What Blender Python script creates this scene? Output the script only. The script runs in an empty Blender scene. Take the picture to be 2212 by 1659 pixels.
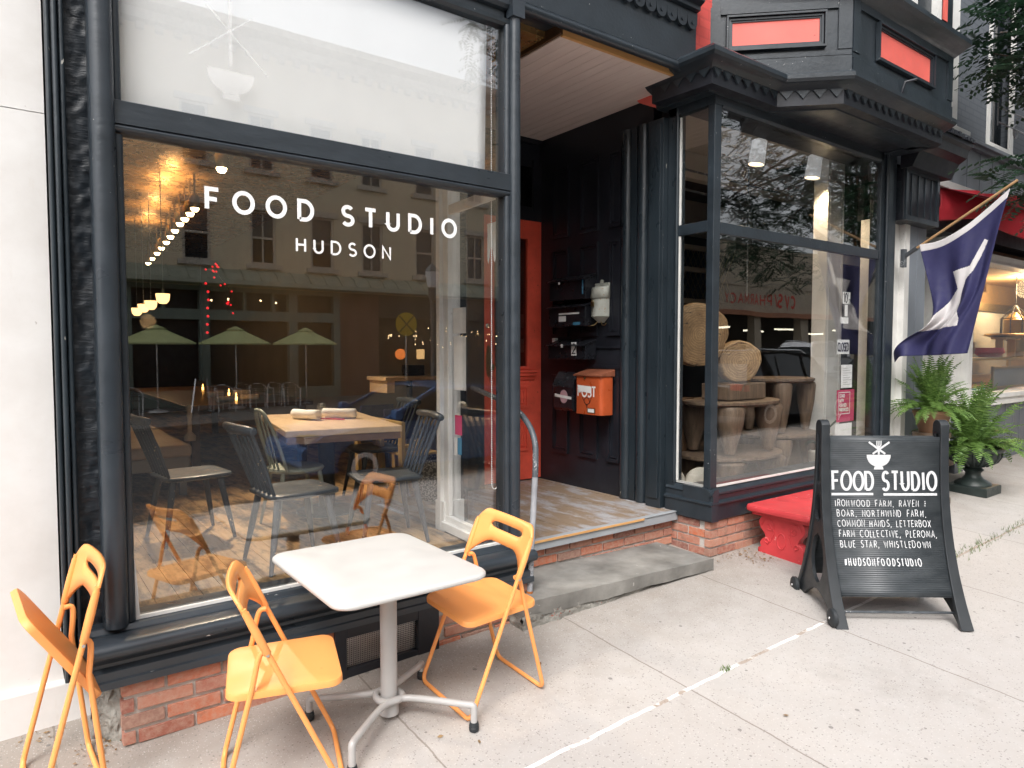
import bpy, math, random
from mathutils import Vector, Matrix, noise
R = math.radians
rnd = random.Random(7)
S = bpy.context.scene
COL = S.collection

# ------------------------------------------------------------------ camera
cam = bpy.data.cameras.new('camera')
cam.sensor_width = 36.0
cam.lens = 1480.0 / 2212.0 * 36.0
cam.clip_start = 0.05
cam.clip_end = 500
camo = bpy.data.objects.new('camera', cam)
COL.objects.link(camo)
camo.location = (0, 0, 1.9)
camo.rotation_euler = (R(90 - 2.8), 0, R(-36.6))
S.camera = camo

# ------------------------------------------------------------------ sky and sun (bright overcast)
SUN_EL, SUN_AZ = 50.0, 228.0          # azimuth clockwise from +Y: the sun stands over the street
W = bpy.data.worlds.new('World')
S.world = W
W.use_nodes = True
nt = W.node_tree
nt.nodes.clear()
sky = nt.nodes.new('ShaderNodeTexSky')
sky.sky_type = 'NISHITA'
sky.sun_disc = False
sky.sun_elevation = R(SUN_EL)
sky.sun_rotation = R(SUN_AZ)
sky.air_density = 1.0
sky.dust_density = 4.0
hs = nt.nodes.new('ShaderNodeHueSaturation')
hs.inputs['Saturation'].default_value = 0.22
bg = nt.nodes.new('ShaderNodeBackground')
bg.inputs['Strength'].default_value = 0.15
wo = nt.nodes.new('ShaderNodeOutputWorld')
nt.links.new(sky.outputs[0], hs.inputs['Color'])
nt.links.new(hs.outputs[0], bg.inputs['Color'])
nt.links.new(bg.outputs[0], wo.inputs['Surface'])
sl = bpy.data.lights.new('sun', 'SUN')
sl.energy = 0.8
sl.angle = R(18)
sl.color = (1.0, 0.965, 0.93)
slo = bpy.data.objects.new('sun', sl)
COL.objects.link(slo)
slo.rotation_euler = (R(90 - SUN_EL), 0, R(180 - SUN_AZ))
slo.location = (0, -8, 14)
S.view_settings.view_transform = 'Standard'
S.view_settings.look = 'None'
S.view_settings.gamma = 1.0
S.view_settings.exposure = 1.1
S.cycles.max_bounces = 10
S.cycles.transparent_max_bounces = 24
S.cycles.glossy_bounces = 5
S.cycles.caustics_reflective = False
S.cycles.caustics_refractive = False
S.cycles.sample_clamp_indirect = 6.0

# ------------------------------------------------------------------ ground heights
def gz(x, y):
    return 0.21 + 0.026 * (x - 0.4) + 0.06 * (y - 3.28)

# ------------------------------------------------------------------ materials
class N:
    """small wrapper that keeps node building short"""
    def __init__(self, name):
        self.m = bpy.data.materials.new(name)
        self.m.use_nodes = True
        self.t = self.m.node_tree
        self.b = self.t.nodes['Principled BSDF']
        self.tc = None
    def n(self, kind, **kw):
        nd = self.t.nodes.new(kind)
        for k, v in kw.items():
            setattr(nd, k, v)
        return nd
    def l(self, a, b):
        self.t.links.new(a, b)
    def pos(self, world=False):
        if world:
            return self.n('ShaderNodeNewGeometry').outputs['Position']
        return self.n('ShaderNodeTexCoord').outputs['Object']
    def scaled(self, vec, s):
        mp = self.n('ShaderNodeMapping')
        mp.inputs['Scale'].default_value = s if hasattr(s, '__len__') else (s, s, s)
        self.l(vec, mp.inputs['Vector'])
        return mp.outputs[0]
    def noise(self, vec, scale, detail=4, rough=0.55):
        nd = self.n('ShaderNodeTexNoise')
        nd.inputs['Scale'].default_value = scale
        nd.inputs['Detail'].default_value = detail
        nd.inputs['Roughness'].default_value = rough
        self.l(vec, nd.inputs['Vector'])
        return nd.outputs['Fac']
    def ramp(self, fac, stops):
        nd = self.n('ShaderNodeValToRGB')
        e = nd.color_ramp.elements
        while len(e) < len(stops):
            e.new(0.5)
        for el, (p, c) in zip(e, stops):
            el.position = p
            el.color = c if len(c) == 4 else (*c, 1)
        self.l(fac, nd.inputs[0])
        return nd.outputs[0]
    def mix(self, fac, a, b, mode='MIX'):
        nd = self.n('ShaderNodeMix', data_type='RGBA', blend_type=mode)
        for sock, v in ((nd.inputs[0], fac), (nd.inputs[6], a), (nd.inputs[7], b)):
            if hasattr(v, 'is_linked'):
                self.l(v, sock)
            elif isinstance(v, (int, float)):
                sock.default_value = v
            else:
                sock.default_value = (*v[:3], 1)
        return nd.outputs[2]
    def math(self, op, a, b=0.0, c=None):
        nd = self.n('ShaderNodeMath', operation=op)
        for i, v in enumerate((a, b, c)):
            if v is None:
                continue
            if hasattr(v, 'is_linked'):
                self.l(v, nd.inputs[i])
            else:
                nd.inputs[i].default_value = v
        return nd.outputs[0]
    def bump(self, h, strength=0.3, dist=0.01):
        nd = self.n('ShaderNodeBump')
        nd.inputs['Strength'].default_value = strength
        nd.inputs['Distance'].default_value = dist
        self.l(h, nd.inputs['Height'])
        self.l(nd.outputs[0], self.b.inputs['Normal'])
        return nd
    def set(self, color=None, rough=None, metal=None, spec=None):
        for nm, v in (('Base Color', color), ('Roughness', rough), ('Metallic', metal), ('Specular IOR Level', spec)):
            if v is None:
                continue
            if hasattr(v, 'is_linked'):
                self.l(v, self.b.inputs[nm])
            elif isinstance(v, (int, float)):
                self.b.inputs[nm].default_value = v
            else:
                self.b.inputs[nm].default_value = (*v[:3], 1)
        return self
def dim(c, k):
    return tuple(min(1, x * k) for x in c)

def paint(name, color, rough=0.45, var=0.15, scale=6, bump=0.15, bscale=40, bdist=0.004, chips=None, chip_amt=0.68, spec=None, stretch=(1, 1, 1), metal=None):
    """brushed paint: uneven tone, small bumps and optional chips that show another colour"""
    k = N(name)
    p = k.scaled(k.pos(), stretch)
    n1 = k.noise(p, scale, 5, 0.6)
    col = k.ramp(n1, [(0.3, dim(color, 1 - var)), (0.7, dim(color, 1 + var))])
    if chips:
        n2 = k.noise(p, scale * 9, 3, 0.5)
        msk = k.ramp(n2, [(chip_amt, (0, 0, 0)), (chip_amt + 0.02, (1, 1, 1))])
        n3 = k.noise(p, scale * 0.8, 2, 0.5)
        msk = k.math('MULTIPLY', msk, k.ramp(n3, [(0.5, (0, 0, 0)), (0.6, (1, 1, 1))]))
        col = k.mix(msk, col, chips)
    k.set(color=col, metal=metal, spec=spec)
    rr = k.noise(p, scale * 2, 3, 0.5)
    k.l(k.ramp(rr, [(0.3, (rough * 0.8,) * 3), (0.7, (min(1, rough * 1.2),) * 3)]), k.b.inputs['Roughness'])
    if bump:
        k.bump(k.noise(p, bscale, 4, 0.6), bump, bdist)
    return k.m

def plain(name, color, rough=0.5, metal=0.0, spec=None):
    k = N(name)
    p = k.pos()
    n1 = k.noise(p, 14, 3, 0.5)
    k.set(color=k.ramp(n1, [(0.3, dim(color, 0.93)), (0.7, dim(color, 1.06))]), rough=rough, metal=metal, spec=spec)
    return k.m

def glow(name, color, strength):
    k = N(name)
    k.set(color=color)
    k.b.inputs['Emission Color'].default_value = (*color, 1)
    k.b.inputs['Emission Strength'].default_value = strength
    return k.m

def wood(name, c1, c2, rough=0.5, axis=0, scale=3.0, island=0.0, dirt=None, dirt_amt=0.6, bump=0.15, spec=None):
    """grain that runs along one axis, each board (mesh island) with its own tone"""
    k = N(name)
    st = [14, 14, 14]
    st[axis] = 1.0
    p = k.scaled(k.pos(), st)
    if island:
        g = k.n('ShaderNodeNewGeometry')
        isl = g.outputs['Random Per Island']
        off = k.n('ShaderNodeVectorMath', operation='ADD')
        cmb = k.n('ShaderNodeCombineXYZ')
        k.l(k.math('MULTIPLY', isl, 37.0), cmb.inputs[0])
        k.l(k.math('MULTIPLY', isl, 71.0), cmb.inputs[1])
        k.l(p, off.inputs[0])
        k.l(cmb.outputs[0], off.inputs[1])
        p = off.outputs[0]
    n1 = k.noise(p, scale, 6, 0.65)
    col = k.ramp(n1, [(0.32, c1), (0.68, c2)])
    if island:
        col = k.mix(island, col, k.ramp(isl, [(0, (0.35, 0.35, 0.35)), (1, (1, 1, 1))]), 'MULTIPLY')
    if dirt:
        n2 = k.noise(k.scaled(k.pos(), [s ** 0.4 for s in st]), 2.6, 5, 0.7)
        col = k.mix(k.ramp(n2, [(dirt_amt - 0.09, (0, 0, 0)), (dirt_amt + 0.06, (1, 1, 1))]), col, dirt)
    k.set(color=col, rough=rough, spec=spec)
    if bump:
        k.bump(n1, bump, 0.004)
    return k.m

def glass_mat(name, tint=(1, 1, 1), f0=0.055, wav=0.0, wscale=3.0):
    """window glass: see-through with Fresnel reflection on both faces"""
    k = N(name)
    k.t.nodes.remove(k.b)
    out = k.t.nodes['Material Output']
    tr = k.n('ShaderNodeBsdfTransparent')
    tr.inputs[0].default_value = (*tint, 1)
    gl = k.n('ShaderNodeBsdfGlossy')
    gl.inputs['Roughness'].default_value = 0.0
    gl.inputs['Color'].default_value = (1, 1, 1, 1)
    lw = k.n('ShaderNodeLayerWeight')
    lw.inputs['Blend'].default_value = 0.5
    f5 = k.math('POWER', lw.outputs['Facing'], 5.0)
    fac = k.math('ADD', k.math('MULTIPLY', f5, 1 - f0), f0)
    mx = k.n('ShaderNodeMixShader')
    k.l(fac, mx.inputs[0])
    k.l(tr.outputs[0], mx.inputs[1])
    k.l(gl.outputs[0], mx.inputs[2])
    k.l(mx.outputs[0], out.inputs['Surface'])
    if wav:
        nd = k.n('ShaderNodeBump')
        nd.inputs['Strength'].default_value = wav
        nd.inputs['Distance'].default_value = 0.02
        k.l(k.noise(k.pos(), wscale, 1, 0.4), nd.inputs['Height'])
        k.l(nd.outputs[0], gl.inputs['Normal'])
    return k.m

M = {}
M['black'] = paint('black_gloss_paint', (0.020, 0.028, 0.036), 0.36, 0.25, 5, 0.35, 38, 0.004, chips=(0.5, 0.5, 0.48), chip_amt=0.715, spec=0.6)
M['black_v'] = paint('black_paint_drips', (0.018, 0.026, 0.033), 0.32, 0.25, 5, 0.6, 16, 0.006, chips=(0.45, 0.44, 0.4), chip_amt=0.73, spec=0.6, stretch=(1, 1, 0.35))
M['crackle'] = paint('black_paint_crackled', (0.009, 0.013, 0.018), 0.46, 0.3, 5, 0.7, 15, 0.010, spec=0.4, stretch=(0.8, 1, 3.0))
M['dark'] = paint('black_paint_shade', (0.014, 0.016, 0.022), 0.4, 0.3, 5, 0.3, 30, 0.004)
M['slate'] = paint('slate_blue_black_paint', (0.026, 0.034, 0.043), 0.34, 0.2, 5, 0.4, 30, 0.004, chips=(0.72, 0.72, 0.68), chip_amt=0.74, spec=0.6, stretch=(0.4, 1, 1))
M['white_trim'] = paint('white_trim_paint', (0.74, 0.73, 0.70), 0.5, 0.08, 7, 0.2, 30, chips=(0.3, 0.28, 0.24), chip_amt=0.7)
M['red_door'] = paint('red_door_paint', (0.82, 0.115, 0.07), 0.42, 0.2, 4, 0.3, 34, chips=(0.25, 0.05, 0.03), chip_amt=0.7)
M['coral'] = paint('coral_red_paint', (0.80, 0.15, 0.12), 0.5, 0.10, 4, 0.2, 30, chips=(0.35, 0.08, 0.06), chip_amt=0.72)
M['bench_red'] = paint('red_bench_paint', (0.56, 0.048, 0.055), 0.5, 0.18, 4, 0.35, 26, chips=(0.8, 0.6, 0.55), chip_amt=0.68)
M['orange'] = paint('orange_powder_coat', (0.93, 0.385, 0.115), 0.42, 0.06, 3, 0.06, 150, 0.001, chips=(0.62, 0.20, 0.05), chip_amt=0.71)
M['table_grey'] = paint('pale_grey_table_laminate', (0.56, 0.55, 0.53), 0.45, 0.03, 4, 0.03, 200, 0.001)
M['table_leg'] = paint('grey_enamelled_tube', (0.44, 0.43, 0.42), 0.35, 0.05, 6, 0.04, 120, 0.001)
M['rubber'] = plain('black_rubber', (0.02, 0.024, 0.028), 0.6)
M['steel'] = plain('brushed_steel', (0.55, 0.55, 0.55), 0.3, 1.0)
M['mortar'] = paint('grey_mortar', (0.50, 0.475, 0.44), 0.9, 0.25, 12, 0.8, 60, 0.006)
M['rubble'] = paint('rough_cement_render', (0.25, 0.24, 0.215), 0.95, 0.35, 7, 1.0, 16, 0.03, chips=(0.28, 0.10, 0.07), chip_amt=0.62)
M['bluestone'] = paint('worn_bluestone', (0.215, 0.208, 0.192), 0.75, 0.5, 3.0, 0.5, 18, 0.006, chips=(0.4, 0.39, 0.37), chip_amt=0.7)
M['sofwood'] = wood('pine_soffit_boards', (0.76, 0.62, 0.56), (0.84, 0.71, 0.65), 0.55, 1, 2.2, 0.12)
M['rawpine'] = wood('raw_pine_edge', (0.55, 0.28, 0.10), (0.75, 0.42, 0.16), 0.6, 0, 2.0)
M['porch'] = wood('worn_grey_porch_boards', (0.33, 0.32, 0.33), (0.46, 0.45, 0.46), 0.6, 1, 2.5, 0.25, dirt=(0.26, 0.19, 0.13), dirt_amt=0.49)
M['porch_edge'] = paint('grey_porch_paint', (0.34, 0.36, 0.38), 0.5, 0.12, 5, 0.25, 30, chips=(0.45, 0.25, 0.1), chip_amt=0.7)
M['floor_in'] = wood('worn_wood_floor', (0.42, 0.24, 0.11), (0.64, 0.44, 0.23), 0.35, 1, 2.0, 0.35, dirt=(0.075, 0.05, 0.03), dirt_amt=0.54)
M['maple'] = wood('maple_table_top', (0.70, 0.49, 0.29), (0.80, 0.59, 0.38), 0.3, 1, 1.6)
M['plywood'] = wood('pale_plywood', (0.46, 0.30, 0.11), (0.60, 0.42, 0.17), 0.45, 2, 1.6)
M['dark_wood'] = wood('dark_table_wood', (0.06, 0.03, 0.015), (0.13, 0.07, 0.035), 0.35, 1, 1.6)
M['stool_wood'] = wood('carved_grey_brown_wood', (0.085, 0.055, 0.035), (0.22, 0.15, 0.10), 0.6, 2, 2.0)
M['log_old'] = wood('weathered_log_disc', (0.30, 0.175, 0.07), (0.55, 0.36, 0.17), 0.5, 0, 1.6, dirt=(0.10, 0.06, 0.03), dirt_amt=0.64)
M['spindle'] = paint('dark_slate_chair_paint', (0.045, 0.055, 0.066), 0.4, 0.2, 7, 0.2, 40, chips=(0.6, 0.45, 0.28), chip_amt=0.66)
M['sage'] = paint('sage_chair_paint', (0.30, 0.32, 0.25), 0.5, 0.15, 7, 0.2, 40)
M['cushion'] = paint('taupe_leather_cushion', (0.34, 0.29, 0.24), 0.4, 0.1, 5, 0.2, 60)
M['linen'] = paint('white_linen', (0.86, 0.85, 0.84), 0.9, 0.05, 9, 0.4, 90)
M['shade'] = paint('white_roller_shade', (0.93, 0.93, 0.93), 0.8, 0.02, 3, 0.05, 120, 0.001)
M['grey_wall_in'] = paint('grey_plaster', (0.24, 0.25, 0.25), 0.7, 0.1, 3, 0.1, 40)
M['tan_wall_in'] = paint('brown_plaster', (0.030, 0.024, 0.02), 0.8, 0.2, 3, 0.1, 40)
M['tin'] = paint('copper_tin_ceiling', (0.50, 0.30, 0.12), 0.28, 0.2, 6, 0.9, 9, 0.02, metal=0.7)
M['cream_in'] = paint('cream_beadboard', (0.50, 0.44, 0.36), 0.6, 0.1, 4, 0.15, 40)
M['shop_dark'] = paint('dark_shop_wall', (0.05, 0.045, 0.045), 0.8, 0.3, 3, 0.1, 30)
M['decal'] = plain('white_vinyl_lettering', (0.86, 0.86, 0.85), 0.5)
def frost():
    k = N('frosted_white_film')
    k.set(color=(0.88, 0.88, 0.88), rough=0.7)
    tr = k.n('ShaderNodeBsdfTransparent'); mx = k.n('ShaderNodeMixShader'); mx.inputs[0].default_value = 0.22
    k.l(tr.outputs[0], mx.inputs[1]); k.l(k.b.outputs[0], mx.inputs[2]); k.l(mx.outputs[0], k.t.nodes['Material Output'].inputs['Surface'])
    return k.m
M['frost'] = frost()
M['added_shade_glow'] = glow('white_lamp_shade_added_glow', (0.80, 0.80, 0.80), 0.16)  # faint emission added in place of window light on the white shades
M['chalk'] = paint('white_chalk_pen', (0.58, 0.59, 0.60), 0.8, 0.12, 60, 0.0)
M['ink'] = plain('black_ink', (0.02, 0.02, 0.022), 0.6)
M['paper'] = plain('white_paper', (0.78, 0.78, 0.76), 0.8)
M['pink'] = plain('crimson_card', (0.55, 0.045, 0.13), 0.6)
M['blue_lbl'] = plain('blue_sticker', (0.06, 0.22, 0.36), 0.5)
M['mail_red'] = paint('orange_red_enamel', (0.50, 0.095, 0.030), 0.32, 0.15, 6, 0.1, 60, chips=(0.2, 0.06, 0.03), chip_amt=0.7)
M['mail_lid'] = paint('rusty_brown_enamel', (0.22, 0.075, 0.04), 0.45, 0.3, 12, 0.3, 40)
M['mail_grey'] = paint('weathered_zinc', (0.36, 0.37, 0.33), 0.5, 0.2, 10, 0.3, 50, chips=(0.3, 0.17, 0.08), chip_amt=0.62)
M['mail_black'] = paint('black_enamel', (0.012, 0.013, 0.017), 0.3, 0.2, 8, 0.1, 60)
M['brass'] = plain('dull_brass', (0.35, 0.27, 0.14), 0.4, 1.0)
M['iron'] = paint('painted_iron_pipe', (0.07, 0.08, 0.09), 0.42, 0.3, 10, 0.3, 50, chips=(0.45, 0.46, 0.47), chip_amt=0.55)
M['pipe_pale'] = paint('worn_silver_grey_pipe', (0.30, 0.31, 0.33), 0.45, 0.25, 8, 0.3, 50, chips=(0.05, 0.06, 0.07), chip_amt=0.6)
M['rust'] = paint('rusty_iron', (0.40, 0.13, 0.03), 0.8, 0.3, 20, 0.4, 60)
M['siding'] = paint('grey_board_paint', (0.125, 0.135, 0.155), 0.5, 0.12, 4, 0.25, 26, chips=(0.4, 0.4, 0.4), chip_amt=0.78)
M['siding_blue'] = paint('blue_grey_board_paint', (0.20, 0.225, 0.26), 0.5, 0.14, 4, 0.25, 26, chips=(0.55, 0.55, 0.53), chip_amt=0.72)
M['awning'] = paint('dark_red_awning_canvas', (0.20, 0.012, 0.022), 0.75, 0.15, 4, 0.3, 60)
M['awning2'] = paint('bright_red_awning_canvas', (0.34, 0.010, 0.020), 0.7, 0.12, 4, 0.3, 60)
M['flag_blue'] = paint('navy_flag_cloth', (0.022, 0.022, 0.085), 0.7, 0.08, 9, 0.15, 200, 0.001)
M['flag_white'] = paint('white_flag_cloth', (0.62, 0.60, 0.60), 0.8, 0.05, 9, 0.15, 200, 0.001)
M['pole_wood'] = wood('turned_pole_wood', (0.34, 0.20, 0.09), (0.48, 0.30, 0.15), 0.5, 1, 2)
M['fern'] = None
M['urn'] = paint('green_black_cast_iron', (0.022, 0.032, 0.030), 0.42, 0.3, 12, 0.4, 40)
M['pedestal'] = paint('bronze_brown_pedestal', (0.13, 0.09, 0.06), 0.5, 0.35, 10, 0.3, 40)
M['terracotta'] = paint('brown_clay_pot', (0.20, 0.11, 0.06), 0.7, 0.2, 9, 0.2, 40)
M['pebble_pot'] = None
M['board'] = None
M['plastic'] = paint('black_moulded_plastic', (0.022, 0.026, 0.030), 0.42, 0.1, 8, 0.25, 160, 0.002)
M['far_pave'] = paint('far_pavement_concrete', (0.20, 0.195, 0.185), 0.9, 0.2, 1, 0.2, 30)
M['asphalt'] = paint('asphalt', (0.034, 0.035, 0.038), 0.85, 0.2, 3, 0.5, 90, 0.006)
M['warm_bulb'] = glow('warm_lit_bulb', (1.0, 0.70, 0.36), 7.0)
M['warm_shade'] = glow('warm_lit_glass_shade', (1.0, 0.60, 0.24), 1.3)
M['red_bulb'] = glow('red_lit_bulb', (0.9, 0.02, 0.03), 0.55)
M['candle'] = glow('candle_flame', (1.0, 0.45, 0.10), 5.0)
M['tube_light'] = glow('lit_shop_light', (1.0, 0.92, 0.72), 2.5)
M['spot_rim'] = glow('lit_spot_mouth', (1.0, 0.74, 0.38), 2.0)
M['lamp_white'] = plain('white_enamel', (0.84, 0.84, 0.84), 0.4)
M['jar'] = glass_mat('jar_glass', (0.93, 0.95, 0.95), 0.08)
M['glass'] = glass_mat('window_glass', (0.99, 0.995, 0.994), 0.105)
M['glass_old'] = glass_mat('old_wavy_window_glass', (0.985, 0.992, 0.99), 0.095, 0.05, 2.2)
M['glass_dark'] = glass_mat('dim_glass', (0.5, 0.55, 0.55), 0.06)
M['opp_brick'] = None
M['car_glass'] = plain('dark_car_glass', (0.02, 0.025, 0.03), 0.05)
M['red_tail'] = plain('red_tail_light', (0.45, 0.02, 0.02), 0.2)
M['chrome'] = plain('chrome', (0.7, 0.7, 0.7), 0.15, 1.0)
M['twig'] = paint('grey_brown_bark', (0.10, 0.08, 0.065), 0.9, 0.3, 9, 0.6, 20, 0.01)

def log_mat():
    k = N('weathered_log_end')
    p = k.pos()
    w = k.n('ShaderNodeTexWave', wave_type='RINGS', rings_direction='Y')
    w.inputs['Scale'].default_value = 14; w.inputs['Distortion'].default_value = 5; w.inputs['Detail'].default_value = 4; w.inputs['Detail Scale'].default_value = 1.5
    k.l(p, w.inputs['Vector'])
    n1 = k.noise(p, 7, 6, 0.7)
    col = k.ramp(n1, [(0.3, (0.20, 0.115, 0.05)), (0.7, (0.50, 0.33, 0.165))])
    col = k.mix(k.math('MULTIPLY', w.outputs['Fac'], 0.55), col, (0.17, 0.10, 0.05))
    n2 = k.noise(k.scaled(p, (3, 3, 14)), 2.2, 5, 0.75)
    col = k.mix(k.ramp(n2, [(0.60, (0, 0, 0)), (0.64, (0.9, 0.9, 0.9))]), col, (0.035, 0.022, 0.015))
    k.set(color=col, rough=0.6)
    k.bump(k.math('ADD', n2, w.outputs['Fac']), 0.4, 0.006)
    return k.m
M['log_wood'] = log_mat()

def brick_mat():
    k = N('old_red_brick')
    g = k.n('ShaderNodeNewGeometry')
    isl = g.outputs['Random Per Island']
    base = k.ramp(isl, [(0.0, (0.24, 0.10, 0.08)), (0.22, (0.38, 0.135, 0.09)), (0.45, (0.52, 0.25, 0.17)),
                        (0.62, (0.60, 0.165, 0.07)), (0.8, (0.40, 0.17, 0.12)), (1.0, (0.30, 0.17, 0.13))])
    p = k.pos()
    n1 = k.noise(p, 34, 6, 0.7)
    col = k.mix(k.ramp(n1, [(0.40, (0, 0, 0)), (0.75, (0.75, 0.75, 0.75))]), base, (0.52, 0.36, 0.28))
    n2 = k.noise(p, 13, 4, 0.6)
    col = k.mix(k.ramp(n2, [(0.60, (0, 0, 0)), (0.72, (0.6, 0.6, 0.6))]), col, (0.20, 0.12, 0.09))
    k.set(color=col, rough=0.9)
    k.bump(n1, 0.6, 0.006)
    return k.m
M['brick'] = brick_mat()

def wall_white_mat():
    k = N('white_painted_stucco')
    p = k.pos(True)
    n1 = k.noise(p, 1.6, 6, 0.65)
    col = k.ramp(n1, [(0.3, (0.66, 0.64, 0.615)), (0.6, (0.77, 0.76, 0.745))])
    n2 = k.noise(k.scaled(p, (3, 3, 0.8)), 3.0, 6, 0.7)
    col = k.mix(k.ramp(n2, [(0.62, (0, 0, 0)), (0.78, (0.5, 0.5, 0.5))]), col, (0.60, 0.53, 0.46))
    n3 = k.noise(p, 30, 3, 0.6)
    col = k.mix(k.ramp(n3, [(0.74, (0, 0, 0)), (0.78, (0.6, 0.6, 0.6))]), col, (0.35, 0.30, 0.27))
    k.set(color=col, rough=0.8)
    k.bump(n1, 0.25, 0.01)
    return k.m
M['stucco'] = wall_white_mat()

def sidewalk_mat():
    k = N('concrete_pavement')
    p = k.pos(True)
    sx = k.n('ShaderNodeSeparateXYZ')
    k.l(p, sx.inputs[0])
    wob = k.noise(p, 5, 4, 0.6)
    n0 = k.noise(p, 0.7, 4, 0.6)
    col = k.ramp(n0, [(0.3, (0.435, 0.413, 0.394)), (0.7, (0.505, 0.483, 0.463))])
    n1 = k.noise(p, 9, 5, 0.7)
    col = k.mix(k.ramp(n1, [(0.35, (0.0, 0.0, 0.0)), (0.75, (0.38, 0.38, 0.38))]), col, (0.40, 0.355, 0.32))
    # each slab was cast on its own day
    fl = k.n('ShaderNodeTexWhiteNoise', noise_dimensions='2D')
    cb = k.n('ShaderNodeCombineXYZ')
    k.l(k.math('FLOOR', k.math('DIVIDE', k.math('SUBTRACT', sx.outputs['X'], 0.12), 1.305)), cb.inputs[0])
    k.l(k.math('GREATER_THAN', sx.outputs['Y'], 2.17), cb.inputs[1])
    k.l(cb.outputs[0], fl.inputs['Vector'])
    col = k.mix(k.math('MULTIPLY', fl.outputs['Value'], 0.30), col, (0.40, 0.37, 0.35))
    st = k.noise(p, 2.3, 5, 0.7)
    col = k.mix(k.ramp(st, [(0.56, (0, 0, 0)), (0.72, (0.35, 0.35, 0.35))]), col, (0.30, 0.275, 0.25))
    # dirt that has gathered along the foot of the building
    near = k.math('ADD', sx.outputs['Y'], k.math('MULTIPLY', wob, 0.9))
    dirt = k.ramp(k.math('MULTIPLY_ADD', near, 0.9, -2.55), [(0.0, (0, 0, 0)), (0.8, (0.8, 0.8, 0.8))])
    col = k.mix(dirt, col, (0.27, 0.235, 0.20))
    # exposed aggregate
    def specks(scale, lo, colr, amt, jit):
        nonlocal col
        v = k.n('ShaderNodeTexVoronoi', feature='F1')
        v.inputs['Scale'].default_value = scale
        v.inputs['Randomness'].default_value = 1.0
        k.l(p, v.inputs['Vector'])
        sep = k.n('ShaderNodeSeparateColor')
        k.l(v.outputs['Color'], sep.inputs[0])
        size = k.math('MULTIPLY', k.math('GREATER_THAN', sep.outputs[0], jit), lo)
        msk = k.math('LESS_THAN', v.outputs['Distance'], k.math('MULTIPLY', size, sep.outputs[1]))
        col = k.mix(k.math('MULTIPLY', msk, amt), col, colr)
    specks(95, 0.42, (0.17, 0.16, 0.15), 0.55, 0.66)
    specks(60, 0.34, (0.19, 0.17, 0.16), 0.55, 0.82)
    specks(120, 0.45, (0.60, 0.57, 0.54), 0.45, 0.6)
    specks(17, 0.20, (0.16, 0.15, 0.145), 0.7, 0.84)
    # slab joints
    def line(coord, at, width, wobble):
        d = k.math('ABSOLUTE', k.math('ADD', k.math('SUBTRACT', coord, at), k.math('MULTIPLY_ADD', wob, wobble, -wobble * 0.5)))
        return k.math('LESS_THAN', d, width)
    lx = None
    for xx in (-2.45, -1.15, 0.13, 1.42, 2.72, 3.98, 5.36, 6.75, 8.1, 9.5, 10.9):
        ln = line(sx.outputs['X'], xx, 0.0045, 0.03)
        lx = ln if lx is None else k.math('MAXIMUM', lx, ln)
    col = k.mix(k.math('MULTIPLY', lx, 0.6), col, (0.15, 0.12, 0.095))
    wl = line(sx.outputs['Y'], 2.17, 0.0105, 0.035)
    brk = k.ramp(k.noise(p, 3.2, 4, 0.7), [(0.42, (0, 0, 0)), (0.47, (1, 1, 1))])
    stop = k.math('LESS_THAN', sx.outputs['X'], 5.3)
    wl2 = k.math('MULTIPLY', wl, k.math('MULTIPLY', brk, stop))
    col = k.mix(k.math('MULTIPLY', wl, 0.5), col, (0.28, 0.19, 0.12))
    col = k.mix(wl2, col, (0.82, 0.80, 0.78))
    k.set(color=col, rough=0.9)
    h = k.math('SUBTRACT', k.noise(p, 120, 4, 0.7), k.math('MULTIPLY', lx, 1.5))
    k.bump(h, 0.35, 0.004)
    return k.m
M['sidewalk'] = sidewalk_mat()

def fern_mat(name, c1, c2, trans=0.35):
    k = N(name)
    g = k.n('ShaderNodeNewGeometry')
    isl = g.outputs['Random Per Island']
    col = k.ramp(isl, [(0, c1), (1, c2)])
    n1 = k.noise(k.pos(True), 3.0, 3, 0.6)
    col = k.mix(k.ramp(n1, [(0.35, (0.55, 0.55, 0.55)), (0.65, (0, 0, 0))]), col, c1)
    k.set(color=col, rough=0.5)
    tl = k.n('ShaderNodeBsdfTranslucent')
    k.l(col, tl.inputs[0])
    mx = k.n('ShaderNodeMixShader')
    mx.inputs[0].default_value = trans
    k.l(k.b.outputs[0], mx.inputs[1])
    k.l(tl.outputs[0], mx.inputs[2])
    k.l(mx.outputs[0], k.t.nodes['Material Output'].inputs['Surface'])
    return k.m
M['fern'] = fern_mat('fern_leaf', (0.085, 0.175, 0.035), (0.235, 0.385, 0.095))
M['leaf'] = fern_mat('locust_leaf', (0.018, 0.050, 0.028), (0.045, 0.10, 0.050), 0.3)
M['weed'] = fern_mat('weed_leaf', (0.10, 0.17, 0.04), (0.2, 0.3, 0.08), 0.3)
M['debris'] = fern_mat('dry_leaf_litter', (0.16, 0.09, 0.04), (0.38, 0.26, 0.13), 0.1)

def board_mat():
    k = N('fluted_black_board')
    p = k.pos()
    w = k.n('ShaderNodeTexWave', wave_type='BANDS', bands_direction='Z')
    w.inputs['Scale'].default_value = 26
    k.l(p, w.inputs['Vector'])
    n1 = k.noise(k.scaled(p, (1, 1, 3)), 5, 5, 0.65)
    col = k.ramp(n1, [(0.3, (0.026, 0.032, 0.037)), (0.75, (0.070, 0.079, 0.086))])
    k.set(color=col, rough=0.42)
    k.bump(w.outputs['Fac'], 0.35, 0.004)
    return k.m
M['board'] = board_mat()

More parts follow.
